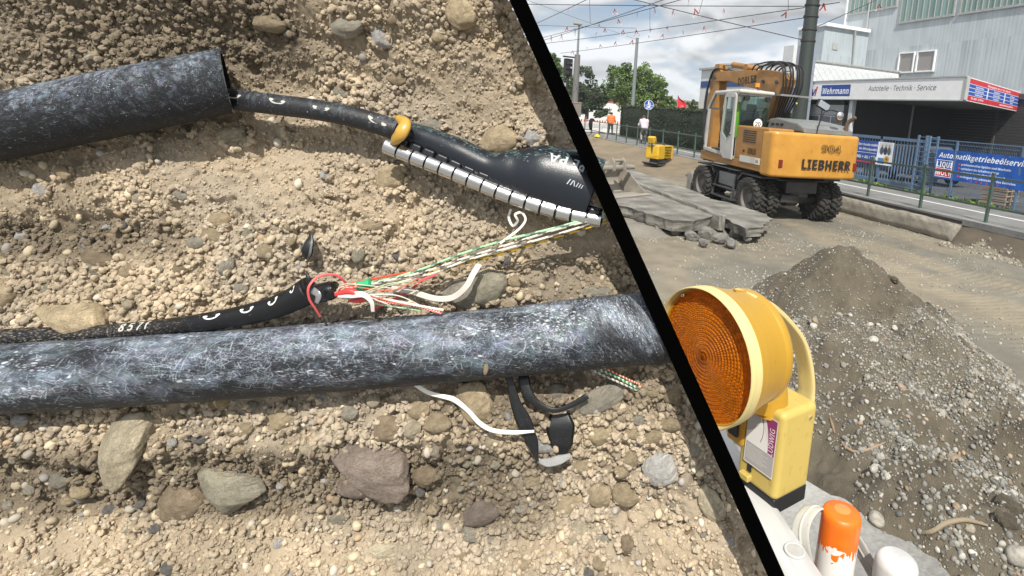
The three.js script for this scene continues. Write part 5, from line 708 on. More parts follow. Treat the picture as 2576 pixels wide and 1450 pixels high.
// ================================================================ warning lamp and barrier close to the camera
{
  const Lc = at(1780, 894, 0.8), nC = V(0, 0, 0).addScaledVector(AX[0], -0.77).addScaledVector(AX[1], 0.17).addScaledVector(AX[2], 0.606); const yaw = Math.atan2(nC.x, nC.z);
  const lamp = thing('warning_lamp', 'yellow battery warning lamp with big orange lens and carrying handle, clamped on the barrier', 'warning lamp', Lc, yaw);
  // own axes: z along the lens axis, y up, origin in the lens; on(px, py, x) reads a point of the photograph in the plane x = const
  const ZA = V(Math.sin(yaw), 0, Math.cos(yaw)), XA = V(Math.cos(yaw), 0, -Math.sin(yaw));
  const on = (px, py, x) => { const d = ray(px, py), o = EYEP.clone().sub(Lc), t = (x - o.dot(XA)) / d.dot(XA); const p = o.addScaledVector(d, t); return [p.dot(ZA), p.y]; };
  const k = 0.0956; const plY = new THREE.MeshPhysicalMaterial({ color: new THREE.Color().setRGB(0.78, 0.46, 0.035), roughness: 0.42, clearcoat: 0.15, transmission: 0.4, thickness: 0, map: dtex(256, 256, (u, v) => { const n = tfbm(u, v, 4, 5, 61), s = sst(tn(u, v, 50, 4), 0.95, 0.99); const m = 0.96 + 0.08 * (n - 0.5) - 0.15 * s; return [m, m, m]; }), bumpMap: fine, bumpScale: 0.0003 });
  const plP = new THREE.MeshPhysicalMaterial({ color: new THREE.Color().setRGB(0.57, 0.43, 0.115), roughness: 0.5, map: dtex(256, 256, (u, v) => { const n = tfbm(u, v, 3, 5, 71), d = sst(tfbm(u, v, 9, 4, 77), 0.55, 0.8); const m = 0.98 + 0.06 * (n - 0.5) - 0.06 * d; return [m, m * (1 - 0.02 * d), m * (1 - 0.06 * d)]; }), bumpMap: fine, bumpScale: 0.0003 });
  const plC = plP.clone(); plC.color.setRGB(0.72, 0.6, 0.27);
  const lathe = (p, seg = 72) => { const g = new THREE.LatheGeometry(p.map((q) => new THREE.Vector2(q[0], q[1])), seg); g.rotateX(Math.PI / 2); return g; };
  mesh('hood', lathe([[k * 1.012, 0.0], [k * 1.02, 0.014], [k * 1.035, 0.017], [k * 1.05, 0.013], [k * 1.05, 0.004], [k * 1.047, -0.004]]), plC, lamp);
  mesh('housing', lathe([[k * 1.047, -0.004], [k * 1.03, -0.014], [k * 0.985, -0.024], [k * 0.94, -0.045], [k * 0.905, -0.064], [k * 0.895, -0.07]]), plY, lamp);
  mesh('rear_housing', lathe([[k * 0.895, -0.07], [k * 0.91, -0.073], [k * 0.905, -0.082], [k * 0.84, -0.09], [k * 0.6, -0.098], [k * 0.3, -0.103], [0.0, -0.104]]), plY, lamp);
  const rings = [[0, 0.006]]; for (let i = 1; i <= 34; i++) { const r = i / 34; rings.push([k * 1.01 * r, 0.006 * (1 - r * r) + 0.0021 * (i % 2) * (i < 4 ? 1.8 : 1)]); }
  const lg = lathe(rings, 144); { const p = lg.attributes.position; for (let i = 0; i < p.count; i++) { const a = Math.atan2(p.getY(i), p.getX(i)), r = Math.hypot(p.getX(i), p.getY(i)); p.setZ(i, p.getZ(i) + 0.00012 * Math.sin(a * 30 + r * 60) * sst(r, 0.012, 0.03)); } lg.computeVertexNormals(); }
  mesh('lens', lg, new THREE.MeshPhysicalMaterial({ color: new THREE.Color().setRGB(0.86, 0.27, 0.004), map: dtex(720, 272, (u, v, i, j) => { const c = Math.floor(i / 10) + (Math.floor(j / 8) % 2) * 0.5, m = 0.8 + 0.2 * h3(Math.floor(c), Math.floor(j / 8), 5) + 0.06 * tn(u, v, 9, 3); return [m, m * 0.98, m]; }), bumpMap: dtex(720, 272, (u, v, i, j) => { const h = Math.abs(Math.sin(Math.PI * (i / 10 + (Math.floor(j / 8) % 2) * 0.5))) * Math.abs(Math.sin(Math.PI * j / 8)); return [h, h, h]; }, false), bumpScale: 0.0014, roughness: 0.35, specularIntensity: 0.35, transmission: 0.45, thickness: 0, side: THREE.DoubleSide }), lamp);  // facet tones in the colour map imitate light refracted by the lens
  mesh('lens_ring', lathe([[k * 0.985, 0.002], [k * 0.99, 0.004], [k * 1.012, 0.004], [k * 1.014, 0.001]]), plY, lamp);
  mesh('screw', [tf(new THREE.SphereGeometry(0.004, 12, 8), -k * 0.62, k * 0.76, 0.004)], chrome, lamp);
  // battery box behind and below
  const wx = 0.043, [zn, yn] = on(1968, 1066, wx), [zn2, ylow] = on(1952, 1266, wx), [zb, yb2] = on(2050, 1100, wx); const z0 = (zn + zn2) / 2, bd = z0 - zb, bz = (z0 + zb) / 2, bh = yn + 0.012 - ylow, by = (yn + 0.012 + ylow) / 2;
  const boxG = (() => { const g = rbox(2 * wx, bh, bd, 0.011, 0, by, bz, 0, 0, 0, 4), p = g.attributes.position; for (let i = 0; i < p.count; i++) { const t = (p.getY(i) - by) / bh; p.setX(i, p.getX(i) * (1 - 0.02 * t)); p.setZ(i, bz + (p.getZ(i) - bz) * (1 + 0.03 * t)); } return g; })();
  mesh('battery_box', boxG, plP, lamp); mesh('base', rbox(2 * wx - 0.003, 0.03, bd - 0.003, 0.004, 0, ylow - 0.011, bz), M([0.012, 0.013, 0.016], 0.5), lamp);
  mesh('neck', [cyl(0.022, 0.03, 0.05, 0, by + bh / 2 + 0.006, z0 - 0.018), tf(prism([[0, 0], [0.03, 0], [0.004, 0.04]], 0.006), 0.0, by + bh / 2 - 0.004, z0 - 0.03, 0, Math.PI / 2, 0), beam(V(0, -k * 0.8, -0.05), V(0, by + bh * 0.42, z0 - 0.012), 0.03, 0.02)], plY, lamp);
  mesh('latch', [rbox(0.022, 0.012, 0.012, 0.003, -0.018, ylow + 0.014, z0 + 0.004)], plP, lamp); mesh('latch_slot', box(0.008, 0.013, 0.003, -0.014, ylow + 0.03, z0 + 0.0), blackPaint, lamp);
  mesh('switch_box', [rbox(0.04, 0.06, 0.03, 0.006, -0.05, by + 0.01, z0 - 0.01)], plY, lamp); mesh('switch', box(0.02, 0.03, 0.006, -0.052, by + 0.01, z0 + 0.006), blackPaint, lamp);
  mesh('rivet', [cyl(0.003, 0.003, 0.004, wx, by + bh * 0.36, zb + 0.02, 0, 0, Math.PI / 2)], chrome, lamp);
  // handle: a flat strap from the top of the drum over the back to the box
  const hp = [[1872, 742], [1912, 756], [1954, 786], [2003, 845], [2024, 911], [2029, 976], [2022, 1030], [2016, 1064]].map(([x, y]) => on(x, y, 0));
  mesh('handle', sweep(hp.map(([z, y], i) => [0, y, z, [0.006, 0.0055, 0.005, 0.005, 0.005, 0.005, 0.006, 0.008][i], [0.02, 0.018, 0.0165, 0.0155, 0.0155, 0.016, 0.018, 0.019][i]]), { n: 70, m: 20, nrm: V(1, 0, 0), square: 4 }), plC, lamp);
  mesh('handle_rib', [tf(prism([[0, 0], [0.05, -0.012], [0.03, -0.035]], 0.005), 0, k * 0.98, -0.04, 0, Math.PI / 2, 0)], plY, lamp);
  // sticker on the front of the box
  const t = canvas(384, 640, (x) => {
    x.fillStyle = '#dcd9d6'; x.fillRect(0, 0, 384, 640); x.fillStyle = '#b3b0b0'; x.beginPath(); x.arc(10, 90, 200, 0, 7); x.fill(); x.fillStyle = '#e9e7e4'; x.beginPath(); x.moveTo(100, 20); x.quadraticCurveTo(250, 120, 300, 400); x.lineTo(20, 400); x.lineTo(20, 280); x.quadraticCurveTo(160, 220, 190, 20); x.fill();
    x.fillStyle = '#8d3567'; x.beginPath(); x.moveTo(210, 12); x.quadraticCurveTo(300, 160, 290, 420); x.lineTo(372, 420); x.lineTo(372, 12); x.fill(); x.strokeStyle = '#9a3c70'; x.lineWidth = 7; x.beginPath(); x.moveTo(170, 14); x.quadraticCurveTo(250, 180, 190, 330); x.stroke();
    x.fillStyle = '#adaaa9'; x.fillRect(12, 400, 360, 228); x.save(); x.translate(352, 408); x.rotate(-Math.PI / 2); x.fillStyle = '#f4ecf0'; x.font = '82px sans-serif'; x.scale(0.98, 1); x.fillText('LUDWIG', 0, 0); x.restore();
    x.fillStyle = '#e6e4e2'; const R = rng(12); for (let i = 0; i < 7; i++) { let u = 26; while (u < 230 + 60 * (i % 2)) { const w = 6 + 20 * R(); x.fillRect(u, 428 + i * 24, w, 6); u += w + 6; } }
  });
  const g = new THREE.PlaneGeometry(0.062, 0.1); g.translate(0.004, by + 0.012, z0 + 0.0026); mesh('sticker', g, new THREE.MeshStandardMaterial({ map: t, roughness: 0.5 }), lamp);
}
{
  const YB = at(1955, 1296, 0.875).y, p0 = onY(1928, 1292, YB), p1 = onY(1997, 1402, YB), white = worn([0.66, 0.68, 0.69], 0.5, 0.28, 81);
  const o = thing('road_barrier', 'white plastic road barrier with a red board, carrying the yellow warning lamp', 'barrier', p0.clone());
  const hd = p1.clone().sub(p0).setY(0).normalize(), yw = Math.atan2(hd.x, hd.z), n = V(hd.z, 0, -hd.x), put = (g, y, side = 0, along = 0.1) => { g.rotateY(yw); return g.translate(hd.x * along + n.x * side, y, hd.z * along + n.z * side); };
  mesh('top_rail', put(rbox(0.072, 0.07, 2.0, 0.024, 0, 0, 0, 0, 0, 0, 5), -0.036), white, o);
  mesh('red_board', put(rbox(0.034, 0.25, 1.9, 0.006), -0.19), M([0.3, 0.012, 0.025], 0.4), o);
  { const q = onY(1999, 1386, YB).sub(p0), g = cyl(0.012, 0.012, 0.004, 0, 0, 0, 0, 0, 0, 24); g.translate(q.x, 0.0005, q.z); mesh('dimple', g, worn([0.5, 0.5, 0.48], 0.6, 0.2, 3), o); mesh('dimple_rim', tf(new THREE.TorusGeometry(0.0135, 0.0022, 8, 30), q.x, 0.001, q.z, Math.PI / 2), white, o); }
  mesh('lower_rail', put(rbox(0.05, 0.05, 2.0, 0.02), -0.36), white, o);
  each('leg', [-0.8, 0.8].map((t) => bar(V(hd.x * t, -0.36, hd.z * t), V(hd.x * t, -p0.y + 0.02, hd.z * t), 0.02)), white, o);
}
{
  const top = at(2116, 1304, 0.86), white = worn([0.66, 0.68, 0.68], 0.5, 0.28, 91);
  const o = thing('barrier_post', 'white plastic post with chipped orange cap standing in a white strap', 'post', V(top.x, 0, top.z));
  const capT = dtex(512, 256, (u, v) => { const edge = 0.42 + 0.3 * (tfbm(u, 0.3, 9, 4, 3) - 0.4) + 0.2 * (tn(u, 0.5, 70, 9) - 0.5) + 0.06 * (tn(u, v, 60, 5) - 0.5), chip = sst(tfbm(u, v, 6, 4, 12), 0.56, 0.6) * sst(v, 0.8, 0.6); const w = Math.max(v < edge ? 1 : 0, chip); return w > 0.5 ? [0.9, 0.9, 0.88] : [0.93 + 0.03 * tn(u, v, 20, 3), 0.42 + 0.05 * tn(u, v, 9, 5), 0.08]; });
  const r = 0.0295; const pts = [[r, -0.09], [r, 0.0], [r * 0.985, 0.006], [r * 0.93, 0.011], [r * 0.8, 0.0135], [r * 0.4, 0.016], [0, 0.0165]]; const g = new THREE.LatheGeometry(pts.map((p) => new THREE.Vector2(...p)), 40); { const p = g.attributes.position, u = g.attributes.uv, n = g.attributes.normal; for (let i = 0; i < p.count; i++) u.setY(i, clamp((p.getY(i) + 0.09) / 0.105, 0, 0.999)); }
  g.translate(0, top.y, 0); mesh('orange_cap', g, new THREE.MeshPhysicalMaterial({ map: capT, roughness: 0.4, clearcoat: 0.2, bumpMap: fine, bumpScale: 0.0004 }), o);
  mesh('tube', cyl(r, r * 1.02, top.y - 0.09, 0, (top.y - 0.09) / 2, 0, 0, 0, 0, 32), white, o);
}
{
  const white = worn([0.66, 0.66, 0.62], 0.5, 0.28, 95), D = 0.85; const c = at(2100, 1400, D); const o = thing('strap', 'white plastic strap looped round the orange capped post', 'strap', c);
  const pts = [[2075, 1560], [2046, 1480], [2022, 1400], [2014, 1335], [2030, 1292], [2062, 1278]].map(([x, y], i) => at(x, y, D - 0.005 + [0, 0, 0, 0.0, 0.012, 0.035][i])).concat([[2130, 1330], [2175, 1400], [2225, 1490], [2260, 1560]].map(([x, y]) => at(x, y, D + 0.06)));
  const SN = V(0, 0, 0).addScaledVector(AX[0], 0.62).addScaledVector(AX[1], 0.2).addScaledVector(AX[2], 0.75).normalize(); const q = pts.map((p) => { const v = p.clone().sub(c); return [v.x, v.y, v.z, 0.002, 0.015]; }); mesh('band', sweep(q, { n: 70, m: 14, nrm: SN, square: 4 }), white, o); mesh('band_edge', sweep(q.map((p) => [p[0], p[1], p[2], 0.0036, 0.003]), { n: 70, m: 10, nrm: SN }), white, o);
}
{
  const p = at(2252, 1440, 0.86), white = worn([0.66, 0.68, 0.68], 0.5, 0.28, 99); const o = thing('barrier_post', 'rounded white plastic post top in front of the gravel heap at the bottom edge', 'post', V(p.x, 0, p.z));
  const r = 0.032; const g = new THREE.LatheGeometry([[r * 0.96, -0.1], [r * 0.98, -0.02], [r, 0], [r * 0.98, 0.014], [r * 0.9, 0.022], [r * 0.7, 0.026], [0, 0.028]].map((q) => new THREE.Vector2(...q)), 40); g.translate(0, p.y, 0); mesh('cap', g, white, o); mesh('tube', cyl(r * 0.95, r * 0.95, p.y - 0.1, 0, (p.y - 0.1) / 2, 0), white, o);
}

// ================================================================ the commercial building
const cladT = (c, n, s) => dtex(512, 512, (u, v) => { const k = u * n, e = k - Math.floor(k); const j = e < 0.06 ? 0.95 : 1; const q = 0.98 + 0.03 * (h3(Math.floor(k), 3, s) - 0.5) + 0.1 * (tfbm(u, v * 0.4, 8, 4, s) - 0.5), st = 1 - 0.1 * sst(tfbm(u * 1.0, 0.37, 24, 3, s + 5), 0.55, 0.75) * v; return c.map((x) => x * j * q * st); });
const cladB = (n) => dtex(512, 8, (u) => { const k = u * n, e = k - Math.floor(k); const h = e < 0.08 ? e / 0.08 : e > 0.5 && e < 0.58 ? 1 - (e - 0.5) / 0.08 * 0.6 : e >= 0.58 ? 0.4 : 1; return [h, h, h]; }, false);
const clad = (c, s, m = 4) => new THREE.MeshStandardMaterial({ map: rep(cladT(c, 16, s), 1 / m), roughness: 0.6, bumpMap: rep(cladB(16), 1 / m), bumpScale: 0.004 });
const paneM = (c, r = 0.15) => new THREE.MeshPhysicalMaterial({ color: new THREE.Color().setRGB(...c), roughness: r, clearcoat: 0.6, clearcoatRoughness: 0.08 });
const XF = 23.2, XH = 31.5;
const zF = (px, X = XF) => onX(px, 230, X).z;
{
  const zl = -30.6, zr = onX(2428, 225, XF).z, yt = onX(2428, 194, XF).y, yb = onX(2428, 251, XF).y, zg = onX(2141, 300, XF + 0.3).z;
  const white = worn([0.9, 0.91, 0.92], 0.6, 0.1, 120), hallClad = clad([0.74, 0.77, 0.79], 3);
  // hall
  const hall = thing('industrial_hall', 'tall pale grey clad hall with green glazed window bands behind the canopy', 'hall', V(XH, 0, -10)); const zh = onX(2126, 60, XH).z, H = 15.5, zn = 16;
  mesh('wall', [box(0.3, H, zn - zh, 0.15, H / 2, (zn + zh) / 2 + 10)], hallClad, hall); mesh('side_wall', box(30, H, 0.3, 15.3, H / 2, zh + 0.15 + 10), hallClad, hall); mesh('roof', box(31, 0.3, zn - zh + 0.4, 15.2, H + 0.15, (zn + zh) / 2 + 10), white, hall); mesh('corner_trim', box(0.12, H, 0.12, -0.04, H / 2, zh + 0.02 + 10), white, hall);
  const frameM = worn([0.4, 0.42, 0.41], 0.6, 0.2, 33), green = [paneM([0.19, 0.30, 0.27]), paneM([0.23, 0.34, 0.31]), paneM([0.16, 0.26, 0.24])];
  const band = (pl, pr, pyB, top, n) => { const a = onX(pl[0], pl[1], XH), b = onX(pr[0], pr[1], XH), y0 = (a.y + b.y) / 2, z0 = a.z, z1 = b.z; const w = new THREE.Group(); w.name = 'window_band'; hall.add(w); const hgt = top;
    mesh('frame', [box(0.14, 0.14, z1 - z0 + 0.2, -0.05, y0 - 0.07, (z0 + z1) / 2 + 10), box(0.14, 0.12, z1 - z0 + 0.2, -0.05, y0 + hgt + 0.06, (z0 + z1) / 2 + 10), ...Array.from({ length: n + 1 }, (_, i) => box(0.1, hgt, i % n ? 0.045 : 0.1, -0.05, y0 + hgt / 2, lerp(z0, z1, i / n) + 10))], frameM, w);
    for (let i = 0; i < n; i++) mesh('pane', box(0.03, hgt, (z1 - z0) / n - 0.045, -0.03, y0 + hgt / 2, lerp(z0, z1, (i + 0.5) / n) + 10), green[(i * 7) % 3], w); };
  band([2138, 36], [2256, 13], 0, 2.6, 10); band([2264, 55], [2400, 36], 0, 3.4, 9); band([2416, 33], [2600, 5], 0, 3.4, 12);
  for (const [x0, x1, y0, y1] of [[2267, 2295, 136, 180], [2313, 2347, 132, 177]]) { const a = onX(x0, y0, XH), b = onX(x1, y1, XH), w = new THREE.Group(); w.name = 'window'; hall.add(w); const zc = (a.z + b.z) / 2 + 10, yc = (a.y + b.y) / 2, ww = Math.abs(b.z - a.z), hh = Math.abs(a.y - b.y);
    mesh('frame', [box(0.12, 0.08, ww + 0.16, -0.05, yc + hh / 2 + 0.04, zc), box(0.12, 0.08, ww + 0.16, -0.05, yc - hh / 2 - 0.04, zc), box(0.12, hh, 0.08, -0.05, yc, zc - ww / 2 - 0.04), box(0.12, hh, 0.08, -0.05, yc, zc + ww / 2 + 0.04)], white, w); mesh('pane', box(0.03, hh, ww, -0.02, yc, zc), paneM([0.27, 0.25, 0.24], 0.3), w); mesh('sill', box(0.2, 0.05, ww + 0.3, -0.1, yc - hh / 2 - 0.1, zc), frameM, w); }
  { const p = onX(2270, 170, XH); mesh('downpipe', [cyl(0.07, 0.07, 6.5, -0.12, 3.2 + 5, onX(2172, 150, XH).z + 10)], frameM, hall); }
  // service shed on the roof
  const c0 = at(2077, 58, 39.9), c1 = onX(2011, 70, c0.x); const shed = thing('roof_box', 'pale clad box with a flat eave standing on the low roof beside the hall', 'roof box', V(c0.x, 0, c0.z)); const sw = XH - c0.x - 0.02, sd = c0.z - c1.z, sy = 5.2;
  mesh('wall', [box(sw, c0.y - sy - 0.2, sd, sw / 2, (c0.y + sy) / 2 - 0.1, -sd / 2)], clad([0.66, 0.695, 0.72], 9), shed); mesh('eave', box(sw, 0.22, sd + 0.3, sw / 2 - 0.1, c0.y - 0.09, -sd / 2 + 0.1), white, shed); mesh('vent', rbox(0.5, 0.5, 0.06, 0.02, 1.1, c0.y - 1.5, 0.03), frameM, shed);
  each('gutter', [beam(V(2.6, c0.y - 0.1, 0.2), V(2.9, sy + 0.4, 0.12), 0.09, 0.09), beam(V(sw - 0.1, c0.y - 0.1, 0.3), V(sw - 0.1, sy, 0.3), 0.07, 0.07)], frameM, shed);
  // low block clad in diamond slates above the canopy
  const s0 = at(2050, 155, 36), st = s0.y; const low = thing('slate_clad_block', 'low roof block clad in pale diamond slates above the white fascia', 'building', V(s0.x, 0, s0.z)); const lw = XH - s0.x - 0.03, sl = clad([0.7, 0.74, 0.77], 13);
  mesh('wall', box(lw, st - yb, 6, lw / 2, (st + yb) / 2, -3), white, low); mesh('ridge_cap', box(lw + 0.1, 0.1, 6.2, lw / 2, st + 0.05, -3), frameM, low);
  const dia = prism([[0, -0.27], [0.27, 0], [0, 0.27], [-0.27, 0]], 0.02, 0.004), dm = [worn([0.66, 0.7, 0.73], 0.8, 0.1, 61), worn([0.64, 0.68, 0.71], 0.8, 0.1, 62), worn([0.67, 0.71, 0.74], 0.8, 0.1, 63)]; let n = 0;
  for (let r = 0; r < 6; r++) for (let i = 0; i < 15; i++) { const x = 0.28 + i * 0.54 + (r % 2) * 0.27, y = st - 0.28 - r * 0.27; if (x > lw - 0.28) continue; const o = mesh('slate', dia, dm[(n++ * 5) % 3], low); o.position.set(x, y, 0.014); o.scale.set(0.96, 0.96, 1); }
  const dz = dia.clone(); for (let r = 0; r < 6; r++) for (let i = 0; i < 6; i++) { const o = mesh('slate', dia, dm[(n++ * 5) % 3], low); o.position.set(-0.012, st - 0.28 - r * 0.27, -0.3 - i * 0.54 - (r % 2) * 0.27); o.rotation.set(0, -Math.PI / 2, 0); o.scale.set(0.97, 0.97, 1); }
  // canopy with its white fascia
  const can = thing('canopy', 'deep flat canopy with a white lettered fascia over the garage and yard entrance', 'canopy', V(XF, 0, zr)); const R0 = V(8.1, 0, -3.1); const fy = (yt + yb) / 2, fh = yt - yb;
  const roofS = new THREE.Shape([[0.15, 0.4], [8.2, 3.5], [8.2, -(zl - zr)], [0.15, -(zl - zr)]].map((p) => new THREE.Vector2(...p))); const rg = new THREE.ExtrudeGeometry(roofS, { depth: 0.3, bevelEnabled: false }); rg.rotateX(-Math.PI / 2); rg.translate(0, yb + 0.01, 0); mesh('roof_slab', rg, M([0.2, 0.2, 0.2], 0.9), can);
  mesh('fascia', [box(0.16, fh, zr - zl, 0.06, fy, (zl - zr) / 2)], white, can); each('edge_trim', [box(0.22, 0.07, zr - zl + 0.05, 0.05, yt + 0.035, (zl - zr) / 2), box(0.2, 0.06, zr - zl, 0.06, yb - 0.03, (zl - zr) / 2), box(0.2, fh, 0.16, 0.06, fy, -0.02)], worn([0.46, 0.48, 0.47], 0.6, 0.15, 70), can);
  const fl = Math.hypot(8.1, 3.1), side = new THREE.Group(); side.name = 'side_board'; can.add(side); side.position.set(0.25, 0, -0.05); side.rotation.y = Math.atan2(3.1, 8.1);
  const W2 = 1024, bt = canvas(W2, 190, (x, W, h) => {
    x.fillStyle = '#c9323f'; x.fillRect(0, 0, W, h); x.fillStyle = '#e8e8ee'; x.fillRect(0, 44, W, 104); x.fillStyle = '#2a55ae'; for (const [a, b] of [[6, 330], [350, 680], [700, 1020]]) for (let i = 0; i < 3; i++) x.fillRect(a, 48 + i * 34, b - a, 29);
    x.fillStyle = '#eef2fa'; x.font = 'bold 23px sans-serif'; x.textAlign = 'center'; x.textBaseline = 'middle'; [['Rad & Reifen', 'Kfz-Elektronik', 'Stoßdämpfer'], ['Autoservice', 'Glasschäden', 'Inspektion'], ['Bremsen', 'Auspuff', 'Klima']].forEach((c, i) => c.forEach((s, j) => x.fillText(s, [190, 520, 860][i], 63 + j * 34)));
    x.font = 'bold 25px sans-serif'; x.fillText('Öffnungszeiten  Mo - Fr  7.30 - 18.00 Uhr', 560, 24); x.fillText('Tel. 0821 - 25 791-0', 170, 168); x.fillText('www.wehrmann-gmbh.de', 760, 168);
  });
  mesh('board', [box(fl, fh + 0.05, 0.1, fl / 2, fy, -0.06)], white, side); { const g = new THREE.PlaneGeometry(fl - 0.12, fh - 0.04); g.translate(fl / 2, fy, 0.002); mesh('print', g, new THREE.MeshStandardMaterial({ map: bt, roughness: 0.5 }), side); }
  // lettering on the fascia
  const put = (name, pl, pr, hk, draw, cw, ch) => { const a = onX(pl[0], pl[1], XF - 0.03), b = onX(pr[0], pr[1], XF - 0.03), w = Math.abs(a.z - b.z), h = w * ch / cw * hk; const t = canvas(cw, ch, draw), g = new THREE.PlaneGeometry(w, h); g.rotateY(-Math.PI / 2); g.translate(-0.024, (a.y + b.y) / 2, (a.z + b.z) / 2 - zr); mesh(name, g, new THREE.MeshStandardMaterial({ map: t, transparent: true, roughness: 0.5 }), can); };
  put('logo', [2034, 231], [2057, 229], 1, (x, W, h) => { x.clearRect(0, 0, W, h); x.fillStyle = '#27478f'; x.beginPath(); for (const [u, v] of [[0, 30], [26, 30], [36, 86], [66, 30], [86, 30], [94, 84], [122, 30], [146, 30], [104, 120], [78, 120], [68, 70], [42, 120], [18, 120]]) x.lineTo(u, v); x.fill(); x.fillStyle = '#c0343e'; x.beginPath(); x.moveTo(120, 122); x.lineTo(150, 0); x.quadraticCurveTo(170, -2, 176, 4); x.lineTo(146, 122); x.fill(); }, 180, 124);
  put('name_board', [2066, 231], [2139, 224], 1, (x, W, h) => { x.fillStyle = '#2c4a98'; x.fillRect(0, 0, W, h); x.fillStyle = '#f2f4f8'; x.font = 'bold 104px sans-serif'; x.textAlign = 'center'; x.textBaseline = 'middle'; x.save(); x.translate(W / 2, h / 2 + 6); x.transform(1, 0, -0.12, 1, 0, 0); x.scale(0.86, 1); x.fillText('Wehrmann', 0, 0); x.restore(); }, 512, 138);
  put('trade_lettering', [2176, 226], [2368, 216], 1, (x, W, h) => { x.clearRect(0, 0, W, h); x.fillStyle = '#3a3d42'; x.font = '88px sans-serif'; x.textAlign = 'center'; x.textBaseline = 'middle'; x.save(); x.translate(W / 2, h / 2); x.transform(1, 0, -0.16, 1, 0, 0); x.scale(0.98, 1); x.fillText('Autoteile · Technik · Service', 0, 0); x.restore(); }, 1180, 120);
  // garage under the left end of the canopy
  const gar = thing('garage', 'grey workshop block with a roll up door under the left end of the canopy', 'garage', V(XF + 0.3, 0, zg)); const gl = zg - zl, gh = yb - 0.02;
  mesh('wall', [box(XH - XF - 0.34, gh, 0.2, (XH - XF) / 2 - 0.15, gh / 2, -0.1), box(0.2, gh, 0.5, 0.1, gh / 2, -0.45), box(0.2, 0.3, gl - 0.8, 0.1, gh - 0.15, -gl / 2)], clad([0.17, 0.175, 0.175], 21), gar); mesh('corner_post', box(0.26, gh, 0.26, -0.02, gh / 2, -0.0), worn([0.6, 0.63, 0.66], 0.6, 0.1, 8), gar);
  { const d = new THREE.Group(); d.name = 'roll_up_door'; gar.add(d); const dw = gl - 0.75; for (let i = 0; i < 5; i++) mesh('panel', box(0.06, (gh - 0.3) / 5 - 0.03, dw, 0.06, (gh - 0.3) * (i + 0.5) / 5, -0.7 - dw / 2), i === 4 || i === 0 ? worn([0.44, 0.46, 0.47], 0.6, 0.15, 3) : worn([0.6, 0.62, 0.64], 0.6, 0.1, 4), d); for (let i = 1; i < 4; i++) for (let j = 0; j < 4; j++) mesh('pane', box(0.02, (gh - 0.3) / 5 - 0.14, dw / 4 - 0.12, 0.022, (gh - 0.3) * (i + 0.5) / 5, -0.7 - dw * (j + 0.5) / 4), paneM([0.12, 0.13, 0.14]), d); }
  mesh('downpipe', cyl(0.06, 0.06, gh, 4.6, gh / 2, 0.06), frameM, gar);
  // yard door under the canopy
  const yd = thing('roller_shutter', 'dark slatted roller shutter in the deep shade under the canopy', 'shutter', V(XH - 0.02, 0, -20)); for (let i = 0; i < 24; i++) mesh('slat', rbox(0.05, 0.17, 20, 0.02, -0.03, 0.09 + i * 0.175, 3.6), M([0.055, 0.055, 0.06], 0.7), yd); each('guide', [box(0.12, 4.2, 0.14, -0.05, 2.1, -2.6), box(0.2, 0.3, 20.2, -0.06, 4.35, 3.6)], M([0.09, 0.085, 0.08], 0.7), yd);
  // pylon and the low building beyond
  const py = onX(1990, 304, 22.9); const pylon = thing('sign_pylon', 'blue grey clad pylon with white sign boxes left of the canopy', 'sign pylon', V(22.2, 0, -34.2)); const pz0 = onX(1966, 240, 22.2).z, pz1 = onX(2012, 240, 22.2).z, pt = onX(1985, 117, 22.2).y; const pc = (pz0 + pz1) / 2 + 34.2, pw = Math.abs(pz1 - pz0), blg = worn([0.27, 0.3, 0.37], 0.55, 0.12, 45);
  for (let i = 0; i < 4; i++) mesh('panel', rbox(0.9, pt / 4 - 0.02, pw, 0.01, 0.45, pt * (i + 0.5) / 4, pc), blg, pylon); mesh('core', box(0.84, pt - 0.04, pw - 0.06, 0.45, pt / 2, pc), M([0.1, 0.1, 0.12], 0.8), pylon);
  { const w = new THREE.MeshStandardMaterial({ map: canvas(128, 256, (x) => { x.fillStyle = '#d9dde0'; x.fillRect(0, 0, 128, 256); x.fillStyle = '#8d97a4'; x.fillRect(34, 138, 60, 12); x.fillRect(34, 196, 60, 12); }), roughness: 0.5 }); const a = onX(1968, 138, 22.1), b = onX(1994, 180, 22.1); mesh('sign_box', box(0.3, 1.9, 1.05, -0.1, onX(1980, 155, 22.1).y, pc - pw * 0.2), worn([0.7, 0.72, 0.73], 0.5, 0.08, 3), pylon);
    const t = canvas(160, 128, (x) => { x.fillStyle = '#e6e9ee'; x.fillRect(0, 0, 160, 128); x.fillStyle = '#2f57a8'; x.font = 'bold 28px sans-serif'; x.fillText('Wehrmann', 8, 54); x.fillStyle = '#c24a56'; x.fillRect(12, 76, 130, 12); x.fillRect(24, 98, 110, 9); }); const sb = mesh('sign_box', box(0.3, 1.0, 1.35, -0.1, onX(1980, 200, 22.1).y, pc - pw * 0.2), worn([0.6, 0.62, 0.63], 0.5, 0.08, 3), pylon); const g = new THREE.PlaneGeometry(1.25, 0.9); g.rotateY(-Math.PI / 2); g.translate(-0.253, onX(1980, 200, 22.1).y, pc - pw * 0.2); mesh('print', g, new THREE.MeshStandardMaterial({ map: t, roughness: 0.5 }), sb); }
  const lb0 = onX(1985, 175, 24), lb = thing('low_building', 'low white building with a blue stripe behind the excavator boom', 'building', V(24, 0, -36)); const lh = onX(1960, 160, 24).y;
